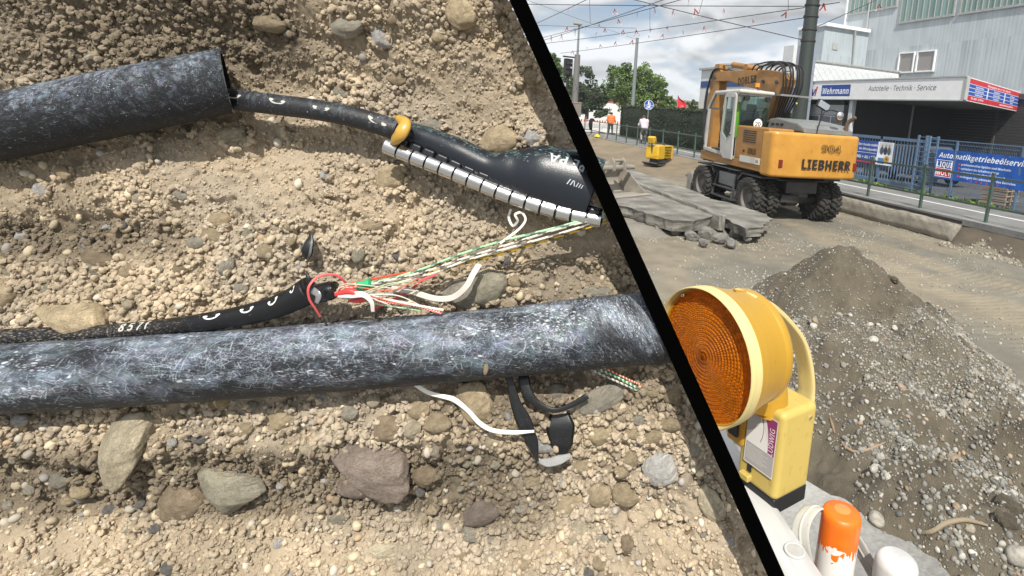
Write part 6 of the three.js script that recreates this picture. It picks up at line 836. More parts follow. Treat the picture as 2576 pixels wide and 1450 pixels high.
  mesh('wall', box(14, lh, 9, 7, lh / 2, -5), worn([0.7, 0.72, 0.73], 0.6, 0.08, 5), lb); mesh('blue_stripe', box(0.04, 0.55, 8.8, -0.02, lh - 1.25, -5), M([0.03, 0.07, 0.22], 0.5), lb); mesh('roof', box(14.4, 0.16, 9.4, 7, lh + 0.08, -5), frameM, lb); for (let i = 0; i < 2; i++) { const w = mesh('window', rbox(0.06, 1.5, 2.6, 0.02, -0.02, lh - 2.7, -2.6 - i * 4.1), frameM, lb); mesh('pane', box(0.02, 1.3, 2.4, -0.062, lh - 2.7, -2.6 - i * 4.1), paneM([0.25, 0.23, 0.21]), w); }
}
// ================================================================ fences
const railG = worn([0.075, 0.12, 0.095], 0.55, 0.25, 130);
{
  const X = 12.23, z0 = -3.17, st = 1.82, N = 22; const o = thing('railing', 'dark green steel railing along the edge of the pit', 'railing', V(X, 0, z0)); const pg = box(0.06, 1.12, 0.06, 0, 0.56, 0), cg = rbox(0.075, 0.03, 0.075, 0.01, 0, 1.13, 0);
  for (let i = 0; i < N; i++) { const p = mesh('post', [pg.clone(), cg.clone()], railG, o); p.position.z = -i * st; }
  mesh('post', [pg.clone(), cg.clone()], railG, o).position.z = -5 * st - 1.76; 
  for (let i = 0; i < N - 1; i++) { for (const y of [1.03, 0.36]) mesh('rail', box(0.04, 0.05, st - 0.06, 0, y, -(i + 0.5) * st), railG, o); }
  mesh('kick_board', box(0.03, 0.22, st * 1.2, -0.05, 0.12, -6.6 * st), railG, o);
}
const blueM = worn([0.12, 0.2, 0.32], 0.5, 0.15, 140);
{
  const X = 15.15, zA = onX(2338, 400, X).z, zB = -4, H = 1.72; const o = thing('mesh_fence', 'blue wire mesh fence carrying the long blue banner', 'fence', V(X, 0, zA)); const L = zB - zA;
  const posts = [2395, 2563].map((p) => onX(p, 450, X).z - zA).concat([L]); posts.forEach((z) => mesh('post', box(0.06, H + 0.05, 0.06, 0, (H + 0.05) / 2, z), blueM, o));
  const v = []; for (let z = 0; z < L; z += 0.05) v.push(box(0.006, H, 0.006, 0.012, H / 2 + 0.03, z)); const h = []; for (let y = 0.05; y < H; y += 0.2) h.push(box(0.008, 0.012, L, 0, y, L / 2), box(0.008, 0.012, L, 0.024, y, L / 2)); const w = mesh('mesh_panel', [...v, ...h], blueM, o); w.userData.kind = 'stuff';
  mesh('top_rail', box(0.03, 0.03, L, 0.01, H + 0.04, L / 2), blueM, o);
  const c = thing('gate_column', 'blue lattice gate column between the gate and the mesh fence', 'column', V(X, 0, zA)); const cw = 0.42; for (const [x, z] of [[-0.1, 0], [0.25, 0], [-0.1, -cw], [0.25, -cw]]) mesh('upright', box(0.06, 1.86, 0.06, x, 0.93, z), blueM, c); each('rung', Array.from({ length: 12 }, (_, i) => [box(0.02, 0.02, cw, -0.1, 0.1 + i * 0.155, -cw / 2), box(0.35, 0.02, 0.02, 0.08, 0.1 + i * 0.155, 0)]).flat(), blueM, c);
  // banner
  const q = [onX(2359, 371.5, X - 0.05), onX(2350, 446, X - 0.05), onX(2576, 399, X - 0.05), onX(2576, 482, X - 0.05)]; const yT = (q[0].y + q[2].y) / 2, yB = (q[1].y + q[3].y) / 2, zL = q[0].z, zR = zL + 4.6, bw = zR - zL, bh = yT - yB;
  const t = canvas(1536, Math.round(1536 * bh / bw), (x, W, h) => { x.fillStyle = '#1f57ad'; x.fillRect(0, 0, W, h); const g = h / 100; x.fillStyle = '#f4f6fa'; x.font = `italic bold ${24 * g}px sans-serif`; x.textBaseline = 'middle'; x.save(); x.translate(8 * g, 20 * g); x.scale(0.98, 1); x.fillText('Automatikgetriebeölservice', 0, 0); x.restore();
    x.save(); x.translate(2 * g, 36 * g); x.fillStyle = '#f4f6fa'; x.fillRect(2 * g, 0, 62 * g, 58 * g); x.fillStyle = '#1d4f9f'; x.fillRect(4.5 * g, 2 * g, 57 * g, 26 * g); x.fillStyle = '#c4202f'; x.fillRect(4.5 * g, 30 * g, 57 * g, 26 * g); x.fillStyle = '#fff'; x.font = `bold ${25 * g}px sans-serif`; x.textAlign = 'center'; x.save(); x.translate(33 * g, 16 * g); x.scale(0.88, 1); x.fillText('LIQUI', 0, 0); x.restore(); x.save(); x.translate(33 * g, 44 * g); x.scale(0.84, 1); x.fillText('MOLY', 0, 0); x.restore(); x.restore();
    x.textAlign = 'left'; x.font = `bold ${9.5 * g}px sans-serif`; ['professionelles Spülen und Wechseln', 'optimiert die Schaltvorgänge', 'reduziert den Kraftstoffverbrauch', 'verlängert die Lebensdauer des Getriebes'].forEach((s, i) => { x.fillStyle = '#e2464f'; x.fillRect(88 * g, (40 + i * 13.5) * g, 6 * g, 7 * g); x.fillStyle = '#eef2fa'; x.fillText(s, 98 * g, (44 + i * 13.5) * g); }); x.fillStyle = '#d83a48'; for (let i = 0; i < 6; i++) x.fillRect((140 + i * 18) * g, 92 * g, 6 * g, 5 * g); });
  const ban = thing('banner', 'long blue banner with white lettering tied to the mesh fence', 'banner', V(X - 0.03, (yT + yB) / 2, (zL + zR) / 2)); const bg = new THREE.PlaneGeometry(bw, bh, 60, 8); { const p = bg.attributes.position; for (let i = 0; i < p.count; i++) p.setZ(i, 0.012 * Math.sin(p.getX(i) * 5) * (0.4 + Math.abs(p.getY(i))) + 0.008 * Math.sin(p.getX(i) * 13 + p.getY(i) * 4)); bg.computeVertexNormals(); } bg.rotateY(-Math.PI / 2); mesh('sheet', bg, new THREE.MeshStandardMaterial({ map: t, roughness: 0.55, side: THREE.DoubleSide }), ban); each('eyelet', [-1, 1].flatMap((s) => [-1, 0, 1].map((u) => tf(new THREE.TorusGeometry(0.014, 0.004, 6, 14), -0.012, s * (bh / 2 - 0.03), u * (bw / 2 - 0.04), 0, Math.PI / 2))), chrome, ban);
  // sliding gate with its own banner
  const XG = 15.45, g0 = onX(2118, 400, XG).z, g1 = onX(2323, 420, XG).z, gw = g1 - g0; const gate = thing('sliding_gate', 'blue barred sliding gate closing the yard entrance', 'gate', V(XG, 0, g0)); const gh = 1.66;
  mesh('gate_frame', [box(0.08, 0.1, gw, 0, gh, gw / 2), box(0.08, 0.12, gw, 0, 0.14, gw / 2), ...[0, 0.5, 1].map((k) => box(0.08, gh, 0.1, 0, gh / 2 + 0.05, gw * k))], blueM, gate); const bgm = box(0.03, gh - 0.16, 0.03, 0, gh / 2 + 0.06, 0); for (let z = 0.13; z < gw - 0.05; z += 0.13) { const b = mesh('bar', bgm, blueM, gate); b.position.z = z; }
  const z2 = onX(2250, 390, XG).z, yt2 = onX(2250, 360, XG - 0.06).y, yb2 = onX(2246, 419, XG - 0.06).y, zz1 = onX(2126, 380, XG).z, w2 = z2 - zz1, h2 = yt2 - yb2;
  const t2 = canvas(1024, Math.round(1024 * h2 / w2), (x, W, h) => { x.fillStyle = '#2c4f9c'; x.fillRect(0, 0, W, h); x.fillStyle = '#eef0f4'; x.fillRect(W * 0.7, 0, W * 0.3, h); const g = h / 100; x.font = `bold ${15 * g}px sans-serif`; x.textBaseline = 'middle'; x.fillText('Der Kunde steht', W * 0.3, 18 * g); x.fillText('im Mittelpunkt', W * 0.32, 38 * g); x.fillRect(W * 0.05, 53 * g, W * 0.63, 2 * g); x.font = `bold ${18 * g}px sans-serif`; x.fillText('HU + AU / TÜV', W * 0.3, 74 * g); x.fillStyle = '#b63a55'; x.fillRect(0, 93 * g, W * 0.7, 7 * g);
    // three people standing and a brake disc, as printed
    const R = rng(8); x.fillStyle = '#cfd3d8'; x.fillRect(W * 0.72, 3 * g, W * 0.26, 48 * g); for (const [u, c] of [[0.78, '#4a5566'], [0.85, '#303a48'], [0.92, '#5a6470']]) { x.fillStyle = c; x.beginPath(); x.ellipse(W * u, 38 * g, W * 0.035, 18 * g, 0, 0, 7); x.fill(); x.fillStyle = '#b58f78'; x.beginPath(); x.arc(W * u, 16 * g, 5 * g, 0, 7); x.fill(); } x.fillStyle = '#4d86b8'; x.fillRect(W * 0.73, 70 * g, W * 0.12, 26 * g); x.fillStyle = '#d6a23c'; x.beginPath(); x.arc(W * 0.89, 74 * g, 15 * g, 0, 7); x.fill(); x.fillStyle = '#7a5a26'; x.beginPath(); x.arc(W * 0.89, 74 * g, 6 * g, 0, 7); x.fill(); });
  const b2 = thing('banner', 'blue banner with a printed photo panel hanging on the barred gate', 'banner', V(XG - 0.07, (yt2 + yb2) / 2, (zz1 + z2) / 2)); const bg2 = new THREE.PlaneGeometry(w2, h2, 30, 6); { const p = bg2.attributes.position; for (let i = 0; i < p.count; i++) p.setZ(i, 0.01 * Math.sin(p.getX(i) * 6 + p.getY(i) * 3)); bg2.computeVertexNormals(); } bg2.rotateY(-Math.PI / 2); mesh('sheet', bg2, new THREE.MeshStandardMaterial({ map: t2, roughness: 0.55, side: THREE.DoubleSide }), b2);
  // things in the yard behind the gate
  const pal = thing('pallet_stack', 'stack of wooden pallets behind the mesh fence', 'pallets', V(16.2, 0, onX(2520, 460, 16.2).z), 0.2); for (let i = 0; i < 5; i++) { each('board', Array.from({ length: 6 }, (_, k) => box(0.8, 0.025, 0.11, 0, 0.135 + i * 0.15, -0.3 + k * 0.12)), M([0.4, 0.3, 0.2], 0.9), pal); each('block', [-1, 0, 1].map((k) => box(0.09, 0.1, 0.68, k * 0.34, 0.07 + i * 0.15, 0)), M([0.34, 0.26, 0.17], 0.9), pal); }
}
{   // car parked in the yard behind the gate
  const p = onX(2290, 440, 18.6), o = thing('parked_car', 'dark car with red tail lights parked behind the barred gate', 'car', V(18.6, 0, p.z), rad(-80)); const paint = new THREE.MeshPhysicalMaterial({ color: new THREE.Color().setRGB(0.02, 0.025, 0.04), roughness: 0.35, clearcoat: 0.8 });
  const pf = [[-2.0, 0.3], [-2.05, 0.75], [-1.85, 0.95], [-1.0, 1.0], [-0.45, 1.42], [1.0, 1.46], [1.75, 1.05], [2.0, 0.98], [2.05, 0.55], [2.0, 0.3]]; const b = prism(pf, 1.7, 0.08); mesh('body', b, paint, o);
  mesh('rear_pane', beam(V(1.1, 1.4, 0), V(1.74, 1.08, 0), 1.3, 0.02), paneM([0.03, 0.035, 0.04]), o); each('side_pane', [-1, 1].map((s) => tf(prism([[-0.8, 1.0], [-0.35, 1.36], [0.95, 1.38], [1.45, 1.02]], 0.02), 0, 0, s * 0.85)), paneM([0.03, 0.035, 0.04]), o); each('tail_light', [-1, 1].map((s) => rbox(0.06, 0.2, 0.34, 0.02, 2.0, 0.86, s * 0.62)), M([0.4, 0.02, 0.02], 0.25), o);
  for (const x of [-1.3, 1.25]) for (const s of [-1, 1]) { const w = new THREE.Group(); w.name = 'wheel'; o.add(w); mesh('tyre', tf(new THREE.TorusGeometry(0.24, 0.085, 10, 28), x, 0.325, s * 0.78), rubber, w); mesh('rim', cyl(0.2, 0.2, 0.1, x, 0.325, s * 0.8, Math.PI / 2), steelDark, w); } mesh('number_plate', box(0.02, 0.11, 0.5, 2.06, 0.72, 0), M([0.6, 0.6, 0.6], 0.5), o); mesh('bumper', rbox(0.12, 0.2, 1.68, 0.05, 2.0, 0.45, 0), paint, o);
}
// weeds at the foot of the fence
{
  const R = rng(61), L = []; for (let i = 0; i < 900; i++) { const z = -16 + 12 * R(); if (fbm(z * 1.3, 2, 4, 2) < 0.5) continue; const x = 14.95 + 0.3 * (R() - 0.5), r = 0.03 + 0.05 * R(); L.push({ p: V(x, 0.02 + 0.12 * R() * R(), z), s: [r, r * 0.25, r], q: randQ(R), c: lin(0.07 + 0.08 * R(), 0.12 + 0.08 * R(), 0.03) }); }
  const w = new THREE.Group(); const g = new THREE.PlaneGeometry(2, 0.8, 2, 1); const im = new THREE.InstancedMesh(g, M(0xffffff, 0.9, { side: THREE.DoubleSide }), L.length), m = new THREE.Matrix4(); L.forEach((e, i) => { m.compose(e.p, e.q, V(e.s[0], e.s[0], e.s[0])); im.setMatrixAt(i, m); im.setColorAt(i, e.c); }); im.name = 'weeds'; im.userData.kind = 'stuff'; tag(im, 'low green weeds at the foot of the blue mesh fence', 'weeds'); scene.add(sh(im));
}
// ================================================================ poles, wires
const poleM = worn([0.042, 0.054, 0.05], 0.6, 0.2, 150), poleL = worn([0.2, 0.23, 0.24], 0.6, 0.2, 151), wireM = M([0.03, 0.03, 0.035], 0.6);
const PB = (() => { const p = at(2009, 305, 18.2); return V(p.x, 0, p.z); })();
{
  const o = thing('catenary_pole', 'thick dark green steel pole rising behind the excavator, out of the top of the picture', 'pole', PB); mesh('shaft', cyl(0.19, 0.25, 8.4, 0, 4.2, 0, 0, 0, 0, 28), poleM, o); each('clamp', [5.3, 5.65, 4.55, 4.9].map((y) => cyl(0.236, 0.24, 0.05, 0, y, 0)), M([0.03, 0.03, 0.03], 0.7), o); mesh('base_flange', cyl(0.36, 0.36, 0.05, 0, 0.025, 0), poleM, o);
  const l = new THREE.Group(); l.name = 'street_light'; o.add(l); const a = at(2012, 180, 18.2).sub(PB), b = at(1990, 163, 18.1).sub(PB); mesh('arm', bar(a, a.clone().lerp(b, 0.5).add(V(0, 0.03, 0)), 0.035), poleL, l); const g = new THREE.SphereGeometry(1, 20, 12); g.scale(0.2, 0.055, 0.1); g.rotateY(0.4); g.translate(lerp(a.x, b.x, 0.75), b.y + 0.0, lerp(a.z, b.z, 0.75)); mesh('head', g, worn([0.62, 0.63, 0.6], 0.5, 0.15, 2), l); mesh('tag', cyl(0.03, 0.03, 0.02, ...at(2004, 260, 17.9).sub(PB).toArray(), Math.PI / 2, 0.4), M([0.5, 0.6, 0.1], 0.5), o);
}
const P2 = (() => { const p = at(1589, 300, 43); return V(p.x, 0, p.z); })(), P2t = at(1595, 100, 43).y;
{ const o = thing('catenary_pole', 'slim grey pole standing before the tree behind the hedge end', 'pole', P2); mesh('shaft', cyl(0.11, 0.16, P2t, 0, P2t / 2, 0), poleL, o); mesh('cap', cyl(0.12, 0.12, 0.06, 0, P2t, 0), poleL, o); }
{
  const p = at(1444, 300, 40); const b = V(p.x, 0, p.z), top = at(1453, 66, 40).y; const o = thing('lamp_post', 'tall street lamp post with a traffic signal arm next to the black bar', 'lamp post', b);
  mesh('lower_shaft', cyl(0.2, 0.24, 5.6, 0, 2.8, 0), worn([0.17, 0.165, 0.165], 0.7, 0.2, 7), o); mesh('upper_shaft', cyl(0.06, 0.08, top - 5.6, 0, (top + 5.6) / 2, 0), poleL, o); mesh('lamp_head', [rbox(0.6, 0.16, 0.34, 0.06, -0.1, top, 0)], worn([0.3, 0.3, 0.24], 0.5, 0.2, 7), o);
  const sg = new THREE.Group(); sg.name = 'traffic_signal'; o.add(sg); const c = at(1429, 170, 40).sub(b); mesh('arm', beam(V(0, at(1445, 147, 40).y, 0), V(c.x - 0.4, at(1425, 143, 40).y, c.z), 0.1, 0.1), blackPaint, sg); const hd = rbox(0.62, 1.25, 0.3, 0.06, c.x, c.y, c.z, 0, 0.3, 0); mesh('head', hd, blackPaint, sg); each('hood', [0.35, 0, -0.35].map((d) => cyl(0.14, 0.14, 0.2, c.x - 0.06, c.y + d, c.z + 0.2, Math.PI / 2)), blackPaint, sg); each('bracket', [0.32, 0.0].map((d) => rbox(0.12, 0.12, 0.04, 0.02, c.x + 0.2, c.y + d, c.z + 0.16)), worn([0.55, 0.55, 0.55], 0.5, 0.1, 2), sg); mesh('lower_post', bar(V(c.x, c.y - 0.6, c.z), V(c.x, 0, c.z), 0.09), blackPaint, sg);
  const bx = at(1446, 276, 39.6).sub(b); const cb = new THREE.Group(); cb.name = 'cabinet'; o.add(cb); mesh('body', rbox(0.78, 0.95, 0.4, 0.03, bx.x, bx.y, bx.z + 0.1, 0, 0.3, 0), worn([0.24, 0.225, 0.2], 0.7, 0.2, 9), cb); mesh('lid', rbox(0.84, 0.06, 0.46, 0.02, bx.x, bx.y + 0.5, bx.z + 0.1, 0, 0.3, 0), worn([0.4, 0.3, 0.28], 0.7, 0.2, 9), cb);
}
{
  const HW = 5.7, onW = (x, y, h = HW) => onY(x, y, h);
  const tp = (y) => V(PB.x, y, PB.z);
  const W = [['overhead wire running level to the thick pole, uppermost at the left', onW(1296, 10), tp(5.62)], ['overhead wire climbing steeply at the top left beside the black bar', onW(1320, 72), onW(1480, -3)], ['faint overhead wire falling from the top to the slim pole', onW(1318, -3, 7.6), V(P2.x, P2t - 0.1, P2.z)], ['upper one of the two contact wires climbing across the sky on the left', onW(1340, 101), onW(1720, -3)], ['lower one of the two contact wires climbing across the sky on the left', onW(1350, 107), onW(1690, -8)], ['thin cross wire above the street lamp post', onW(1336, 63), onW(1600, 71)], ['contact wire passing right of the lamp to the top of the hall', onW(1350, 112), onW(2112, 6)], ['lowest contact wire over the trees, rising to the thick pole', onW(1410, 134), tp(5.3)], ['wire falling from the top of the sky down to the thick pole', onW(1590, -2), tp(4.55)], ['wire from the thick pole up to the hall roof', tp(4.9), onW(2210, -3, 7.5)]];
  W.forEach(([label, a, b], i) => { const m = a.clone().lerp(b, 0.5); const s = 0.02 * a.distanceTo(b) * 0.2, q = new THREE.QuadraticBezierCurve3(a, V(m.x, m.y - s, m.z), b); const g = new THREE.TubeGeometry(q, 30, i === 2 || i === 5 ? 0.009 : 0.013, 6); g.translate(-m.x, -m.y, -m.z); const o = solo('overhead_wire', g, wireM, label, 'wire', 'overhead wires above the site'); o.position.copy(m); });
  const dr = [[1483, -2, 1485, 59], [1635, 22, 1635, 84], [1346, 60, 1346, 99], [1768, -2, 1758, 34], [1983, -2, 1983, 26]];
  dr.forEach(([x, y, u, v], i) => { const b = onW(u, v), a = at(x, y, b.clone().sub(EYEP).dot(AX[2].clone().negate())); const o = solo('dropper_wire', bar(a.clone().sub(b), V(0, 0, 0), 0.009, 0.009, 6), wireM, ['short vertical dropper wire above the street lamp', 'vertical dropper wire over the tree between two contact wires', 'vertical dropper wire right next to the black bar', 'dropper wire at the top centre of the sky', 'dropper wire just left of the thick pole top'][i], 'wire', 'dropper wires'); o.position.copy(b); });
  // warning strips
  const L = [[285, 75], [710, 95], [1180, 105], [1790, 115], [2005, 105], [2305, 105], [1940, 15], [690, 290], [1420, 135], [1585, 90], [890, 285], [1015, 255], [770, 310], [630, 365], [1215, 210], [525, 385], [425, 430], [1085, 305], [1270, 320], [995, 350], [1405, 320], [1555, 305], [1730, 285], [1530, 380], [1680, 365], [1885, 330], [2105, 285], [1365, 425], [1195, 440], [1035, 470], [900, 500], [750, 535]].map(([x, y]) => [1257.8 + x * 0.24414, y * 0.24414 - 3]).concat([[2072, 9], [1978, 30], [2213, 10], [1893, 50]]);
  const tail = (m) => { const g = new THREE.PlaneGeometry(0.055, 0.42, 2, 8), p = g.attributes.position; for (let i = 0; i < p.count; i++) { const t = 0.21 - p.getY(i); p.setXYZ(i, p.getX(i) + 0.05 * t * t * 4 * m, p.getY(i) - 0.2, 0.03 * Math.sin(t * 14)); } g.computeVertexNormals(); return g; };
  const stripT = canvas(32, 128, (x) => { x.fillStyle = '#8e2722'; x.fillRect(0, 0, 32, 128); x.fillStyle = '#b9b2ac'; x.fillRect(0, 84, 32, 44); x.fillStyle = '#4a2220'; x.fillRect(0, 0, 32, 18); }), stripM = new THREE.MeshStandardMaterial({ map: stripT, roughness: 0.6, side: THREE.DoubleSide }); const proto = new THREE.Group(); mesh('tail', tf(tail(1), 0, 0, 0, 0, 0, 0.35), stripM, proto); mesh('tail', tf(tail(-1), 0, 0, 0, 0, 0.5, -0.4), stripM, proto); mesh('knot', rbox(0.05, 0.05, 0.05, 0.015), stripM, proto);
  const R = rng(15); L.forEach(([x, y]) => { const o = proto.clone(); o.name = numbered('warning_strip'); tag(o, 'red and white warning strip knotted to an overhead wire', 'warning strip', 'warning strips on the overhead wires'); o.position.copy(onW(x, y)); o.rotation.set(0.3 * (R() - 0.5), R() * 6.28, 0.7 * (R() - 0.5)); const s = 0.5 + 0.4 * R(); o.scale.set(s, s, s); scene.add(o); });
}
// ================================================================ trees and hedge
const leafG = (() => { const g = new THREE.BufferGeometry(); g.setAttribute('position', new THREE.Float32BufferAttribute([0, -1, 0, 0.62, 0, 0.22, 0, 1.1, -0.1, -0.62, 0, 0.22], 3)); g.setAttribute('uv', new THREE.Float32BufferAttribute([0.5, 0, 1, 0.5, 0.5, 1, 0, 0.5], 2)); g.setIndex([0, 1, 2, 0, 2, 3]); g.computeVertexNormals(); return g; })();
const leafM = new THREE.MeshPhysicalMaterial({ color: 0xffffff, roughness: 0.7, side: THREE.DoubleSide, transmission: 0.25, thickness: 0 });
function leaves(list, parent, name) { const im = sh(new THREE.InstancedMesh(leafG, leafM, list.length)), m = new THREE.Matrix4(); list.forEach((e, i) => { m.compose(e.p, e.q, V(e.r, e.r, e.r)); im.setMatrixAt(i, m); im.setColorAt(i, e.c); }); im.name = name; im.userData.kind = 'stuff'; if (parent) parent.add(im); return im; }
const barkM = M([0.1, 0.08, 0.06], 0.95, { bumpMap: grit, bumpScale: 0.02 });
function tree(px, D, topPx, lobes, n, hue, label, seed, group) {
  const R = rng(seed), p = at(px, 290, D), o = thing('broadleaf_tree', label, 'tree', V(p.x, 0, p.z), 0, group), L = []; const S = D / F, up = lobes.map(([x, y, r, ry]) => { const c = at(x, y, D); return [c.x - p.x, c.y, c.z - p.z, r * S, (ry ?? r) * S]; });
  for (const [cx, cy, cz, r, ry] of up) { const k = Math.round(n * (r * ry) / up.reduce((a, b) => a + b[3] * b[4], 0)); const cl = Array.from({ length: Math.max(14, Math.round(k / 70)) }, () => { const d = V(R() - 0.5, R() - 0.5, R() - 0.5).normalize().multiplyScalar(0.55 + 0.5 * R()); return [cx + d.x * r, cy + d.y * ry, cz + d.z * r, r * (0.16 + 0.16 * R()), 0.7 + 0.6 * R()]; });
    for (let i = 0; i < k; i++) { const c = cl[Math.floor(R() * cl.length)], d = V(R() - 0.5, R() - 0.5, R() - 0.5).normalize().multiplyScalar(c[3] * Math.cbrt(R())); const m = c[4] * (0.75 + 0.5 * R()); L.push({ p: V(c[0] + d.x, c[1] + d.y, c[2] + d.z), q: randQ(R), r: (0.075 + 0.07 * R()) * (D / 50), c: lin(hue[0] * m, hue[1] * m, hue[2] * m) }); } }
  leaves(L, o, 'crown'); const top = up[0]; mesh('trunk', [sweep([[0, 0, 0, 0.24], [0.05, top[1] * 0.4, 0, 0.18], [top[0] * 0.5, top[1] * 0.75, top[2] * 0.5, 0.11], [top[0], top[1], top[2], 0.04]], { n: 24, m: 10, nrm: V(0, 0, 1) }), ...up.slice(1).map((c) => sweep([[0.03, top[1] * 0.4, 0, 0.12], [c[0] * 0.5, lerp(top[1] * 0.4, c[1], 0.6), c[2] * 0.5, 0.07], [c[0], c[1], c[2], 0.03]], { n: 14, m: 8 }))], barkM, o);
}
tree(1600, 52, 152, [[1597, 190, 40, 34], [1570, 215, 46, 40], [1630, 222, 44, 42], [1600, 240, 60, 40], [1650, 250, 30, 26], [1545, 178, 20, 16], [1664, 236, 22, 26]], 15000, [0.13, 0.21, 0.04], 'large bright green tree above the left end of the hedge', 3);
tree(1385, 48, 120, [[1385, 160, 34, 36], [1400, 205, 44, 44], [1360, 190, 40, 50], [1405, 250, 40, 36]], 9000, [0.11, 0.18, 0.04], 'leafy tree half hidden by the black bar behind the traffic signal', 5);
tree(1475, 58, 165, [[1468, 205, 30, 36], [1485, 245, 36, 36], [1510, 235, 30, 26], [1450, 250, 34, 36], [1500, 270, 36, 22]], 9000, [0.045, 0.08, 0.025], 'dark green tree behind the lamp post', 7);
tree(1676, 60, 240, [[1676, 258, 20, 18], [1690, 268, 18, 14]], 1800, [0.11, 0.19, 0.04], 'small light green tree at the right end of the large tree', 9);
tree(1742, 62, 250, [[1742, 264, 13, 15], [1748, 276, 14, 10]], 1500, [0.08, 0.14, 0.04], 'small round tree top right of the red flag', 11);
{
  const o = thing('hedge', 'long dark clipped hedge behind the street', 'hedge', V(14.55, 0, -32)); const z0 = onX(1560, 310, 14.55).z + 32, z1 = 12, H = 2.32, R = rng(17); mesh('core', chunky(1.0, H - 0.16, z1 - z0 - 0.2, 1.2, 0.06, 3).translate(0.55, (H - 0.1) / 2, (z0 + z1) / 2), M([0.012, 0.02, 0.009], 1), o); const L = [];
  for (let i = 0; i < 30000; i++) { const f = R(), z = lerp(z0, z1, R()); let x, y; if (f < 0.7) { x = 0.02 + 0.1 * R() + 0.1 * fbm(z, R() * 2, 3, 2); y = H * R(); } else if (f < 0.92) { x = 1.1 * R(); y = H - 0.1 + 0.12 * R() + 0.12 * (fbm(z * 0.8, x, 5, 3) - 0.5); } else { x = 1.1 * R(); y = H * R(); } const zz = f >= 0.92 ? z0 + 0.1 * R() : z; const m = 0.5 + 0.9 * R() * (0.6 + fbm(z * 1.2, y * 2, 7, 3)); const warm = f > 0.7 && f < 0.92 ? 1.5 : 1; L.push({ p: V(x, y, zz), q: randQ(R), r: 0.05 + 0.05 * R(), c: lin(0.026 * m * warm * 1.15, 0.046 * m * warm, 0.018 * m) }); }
  leaves(L, o, 'foliage');
}
// ================================================================ street things
{
  const p = at(1632, 264, 35.2), o = thing('traffic_sign', 'round blue sign with white pedestrian and bicycle symbols on a post', 'traffic sign', V(p.x, 0, p.z), rad(-12)); const r = 0.31;
  mesh('post', cyl(0.032, 0.032, p.y + r, 0, (p.y + r) / 2, 0), poleL, o); mesh('disc', cyl(r, r, 0.02, 0, p.y, 0.045, Math.PI / 2, 0, 0, 40), worn([0.5, 0.5, 0.5], 0.5, 0.1, 2), o);
  const t = canvas(256, 256, (x) => { x.fillStyle = '#1c4c9c'; x.fillRect(0, 0, 256, 256); x.strokeStyle = '#f2f4f6'; x.lineWidth = 7; x.beginPath(); x.arc(128, 128, 122, 0, 7); x.stroke(); x.fillStyle = '#f2f4f6'; x.fillRect(14, 132, 228, 9); x.beginPath(); x.arc(118, 36, 14, 0, 7); x.fill(); x.beginPath(); x.moveTo(104, 54); x.lineTo(134, 54); x.lineTo(136, 90); x.lineTo(140, 126); x.lineTo(124, 126); x.lineTo(118, 96); x.lineTo(106, 126); x.lineTo(90, 126); x.lineTo(106, 86); x.fill(); x.beginPath(); x.arc(160, 76, 9, 0, 7); x.fill(); x.fillRect(152, 88, 16, 38); x.lineWidth = 9; for (const c of [88, 168]) { x.beginPath(); x.arc(c, 200, 27, 0, 7); x.stroke(); } x.beginPath(); x.moveTo(88, 200); x.lineTo(112, 162); x.lineTo(152, 162); x.lineTo(168, 200); x.moveTo(112, 162); x.lineTo(128, 200); x.lineTo(152, 162); x.lineTo(148, 150); x.lineTo(162, 150); x.stroke(); });
  mesh('face', tf(new THREE.CircleGeometry(r * 0.99, 40), 0, p.y, 0.0575), new THREE.MeshStandardMaterial({ map: t, roughness: 0.45 }), o);
}
{
  const p = at(1703, 275, 52), top = at(1704, 240, 52).y, o = thing('flag', 'red flag with pale print on a pole above the hedge', 'flag', V(p.x, 0, p.z), rad(-10)); mesh('pole', cyl(0.03, 0.04, top, 0, top / 2, 0), poleL, o); const t = canvas(128, 256, (x) => { x.fillStyle = '#cf2b36'; x.fillRect(0, 0, 128, 256); x.fillStyle = '#e88a8e'; x.fillRect(50, 150, 44, 18); x.fillRect(40, 186, 60, 14); });
  const g = new THREE.PlaneGeometry(0.75, 1.45, 12, 12), q = g.attributes.position; for (let i = 0; i < q.count; i++) { const u = (q.getX(i) + 0.375) / 0.75, v = (q.getY(i) + 0.725) / 1.45; q.setXYZ(i, 0.03 + u * lerp(0.8, 0.02, sst(v, 0.55, 1.0)), q.getY(i) - 0.72 + top - 0.1 * u, 0.1 * Math.sin(u * 6 + v * 3) * u); } g.computeVertexNormals(); mesh('cloth', g, new THREE.MeshStandardMaterial({ map: t, roughness: 0.8, side: THREE.DoubleSide }), o);
}
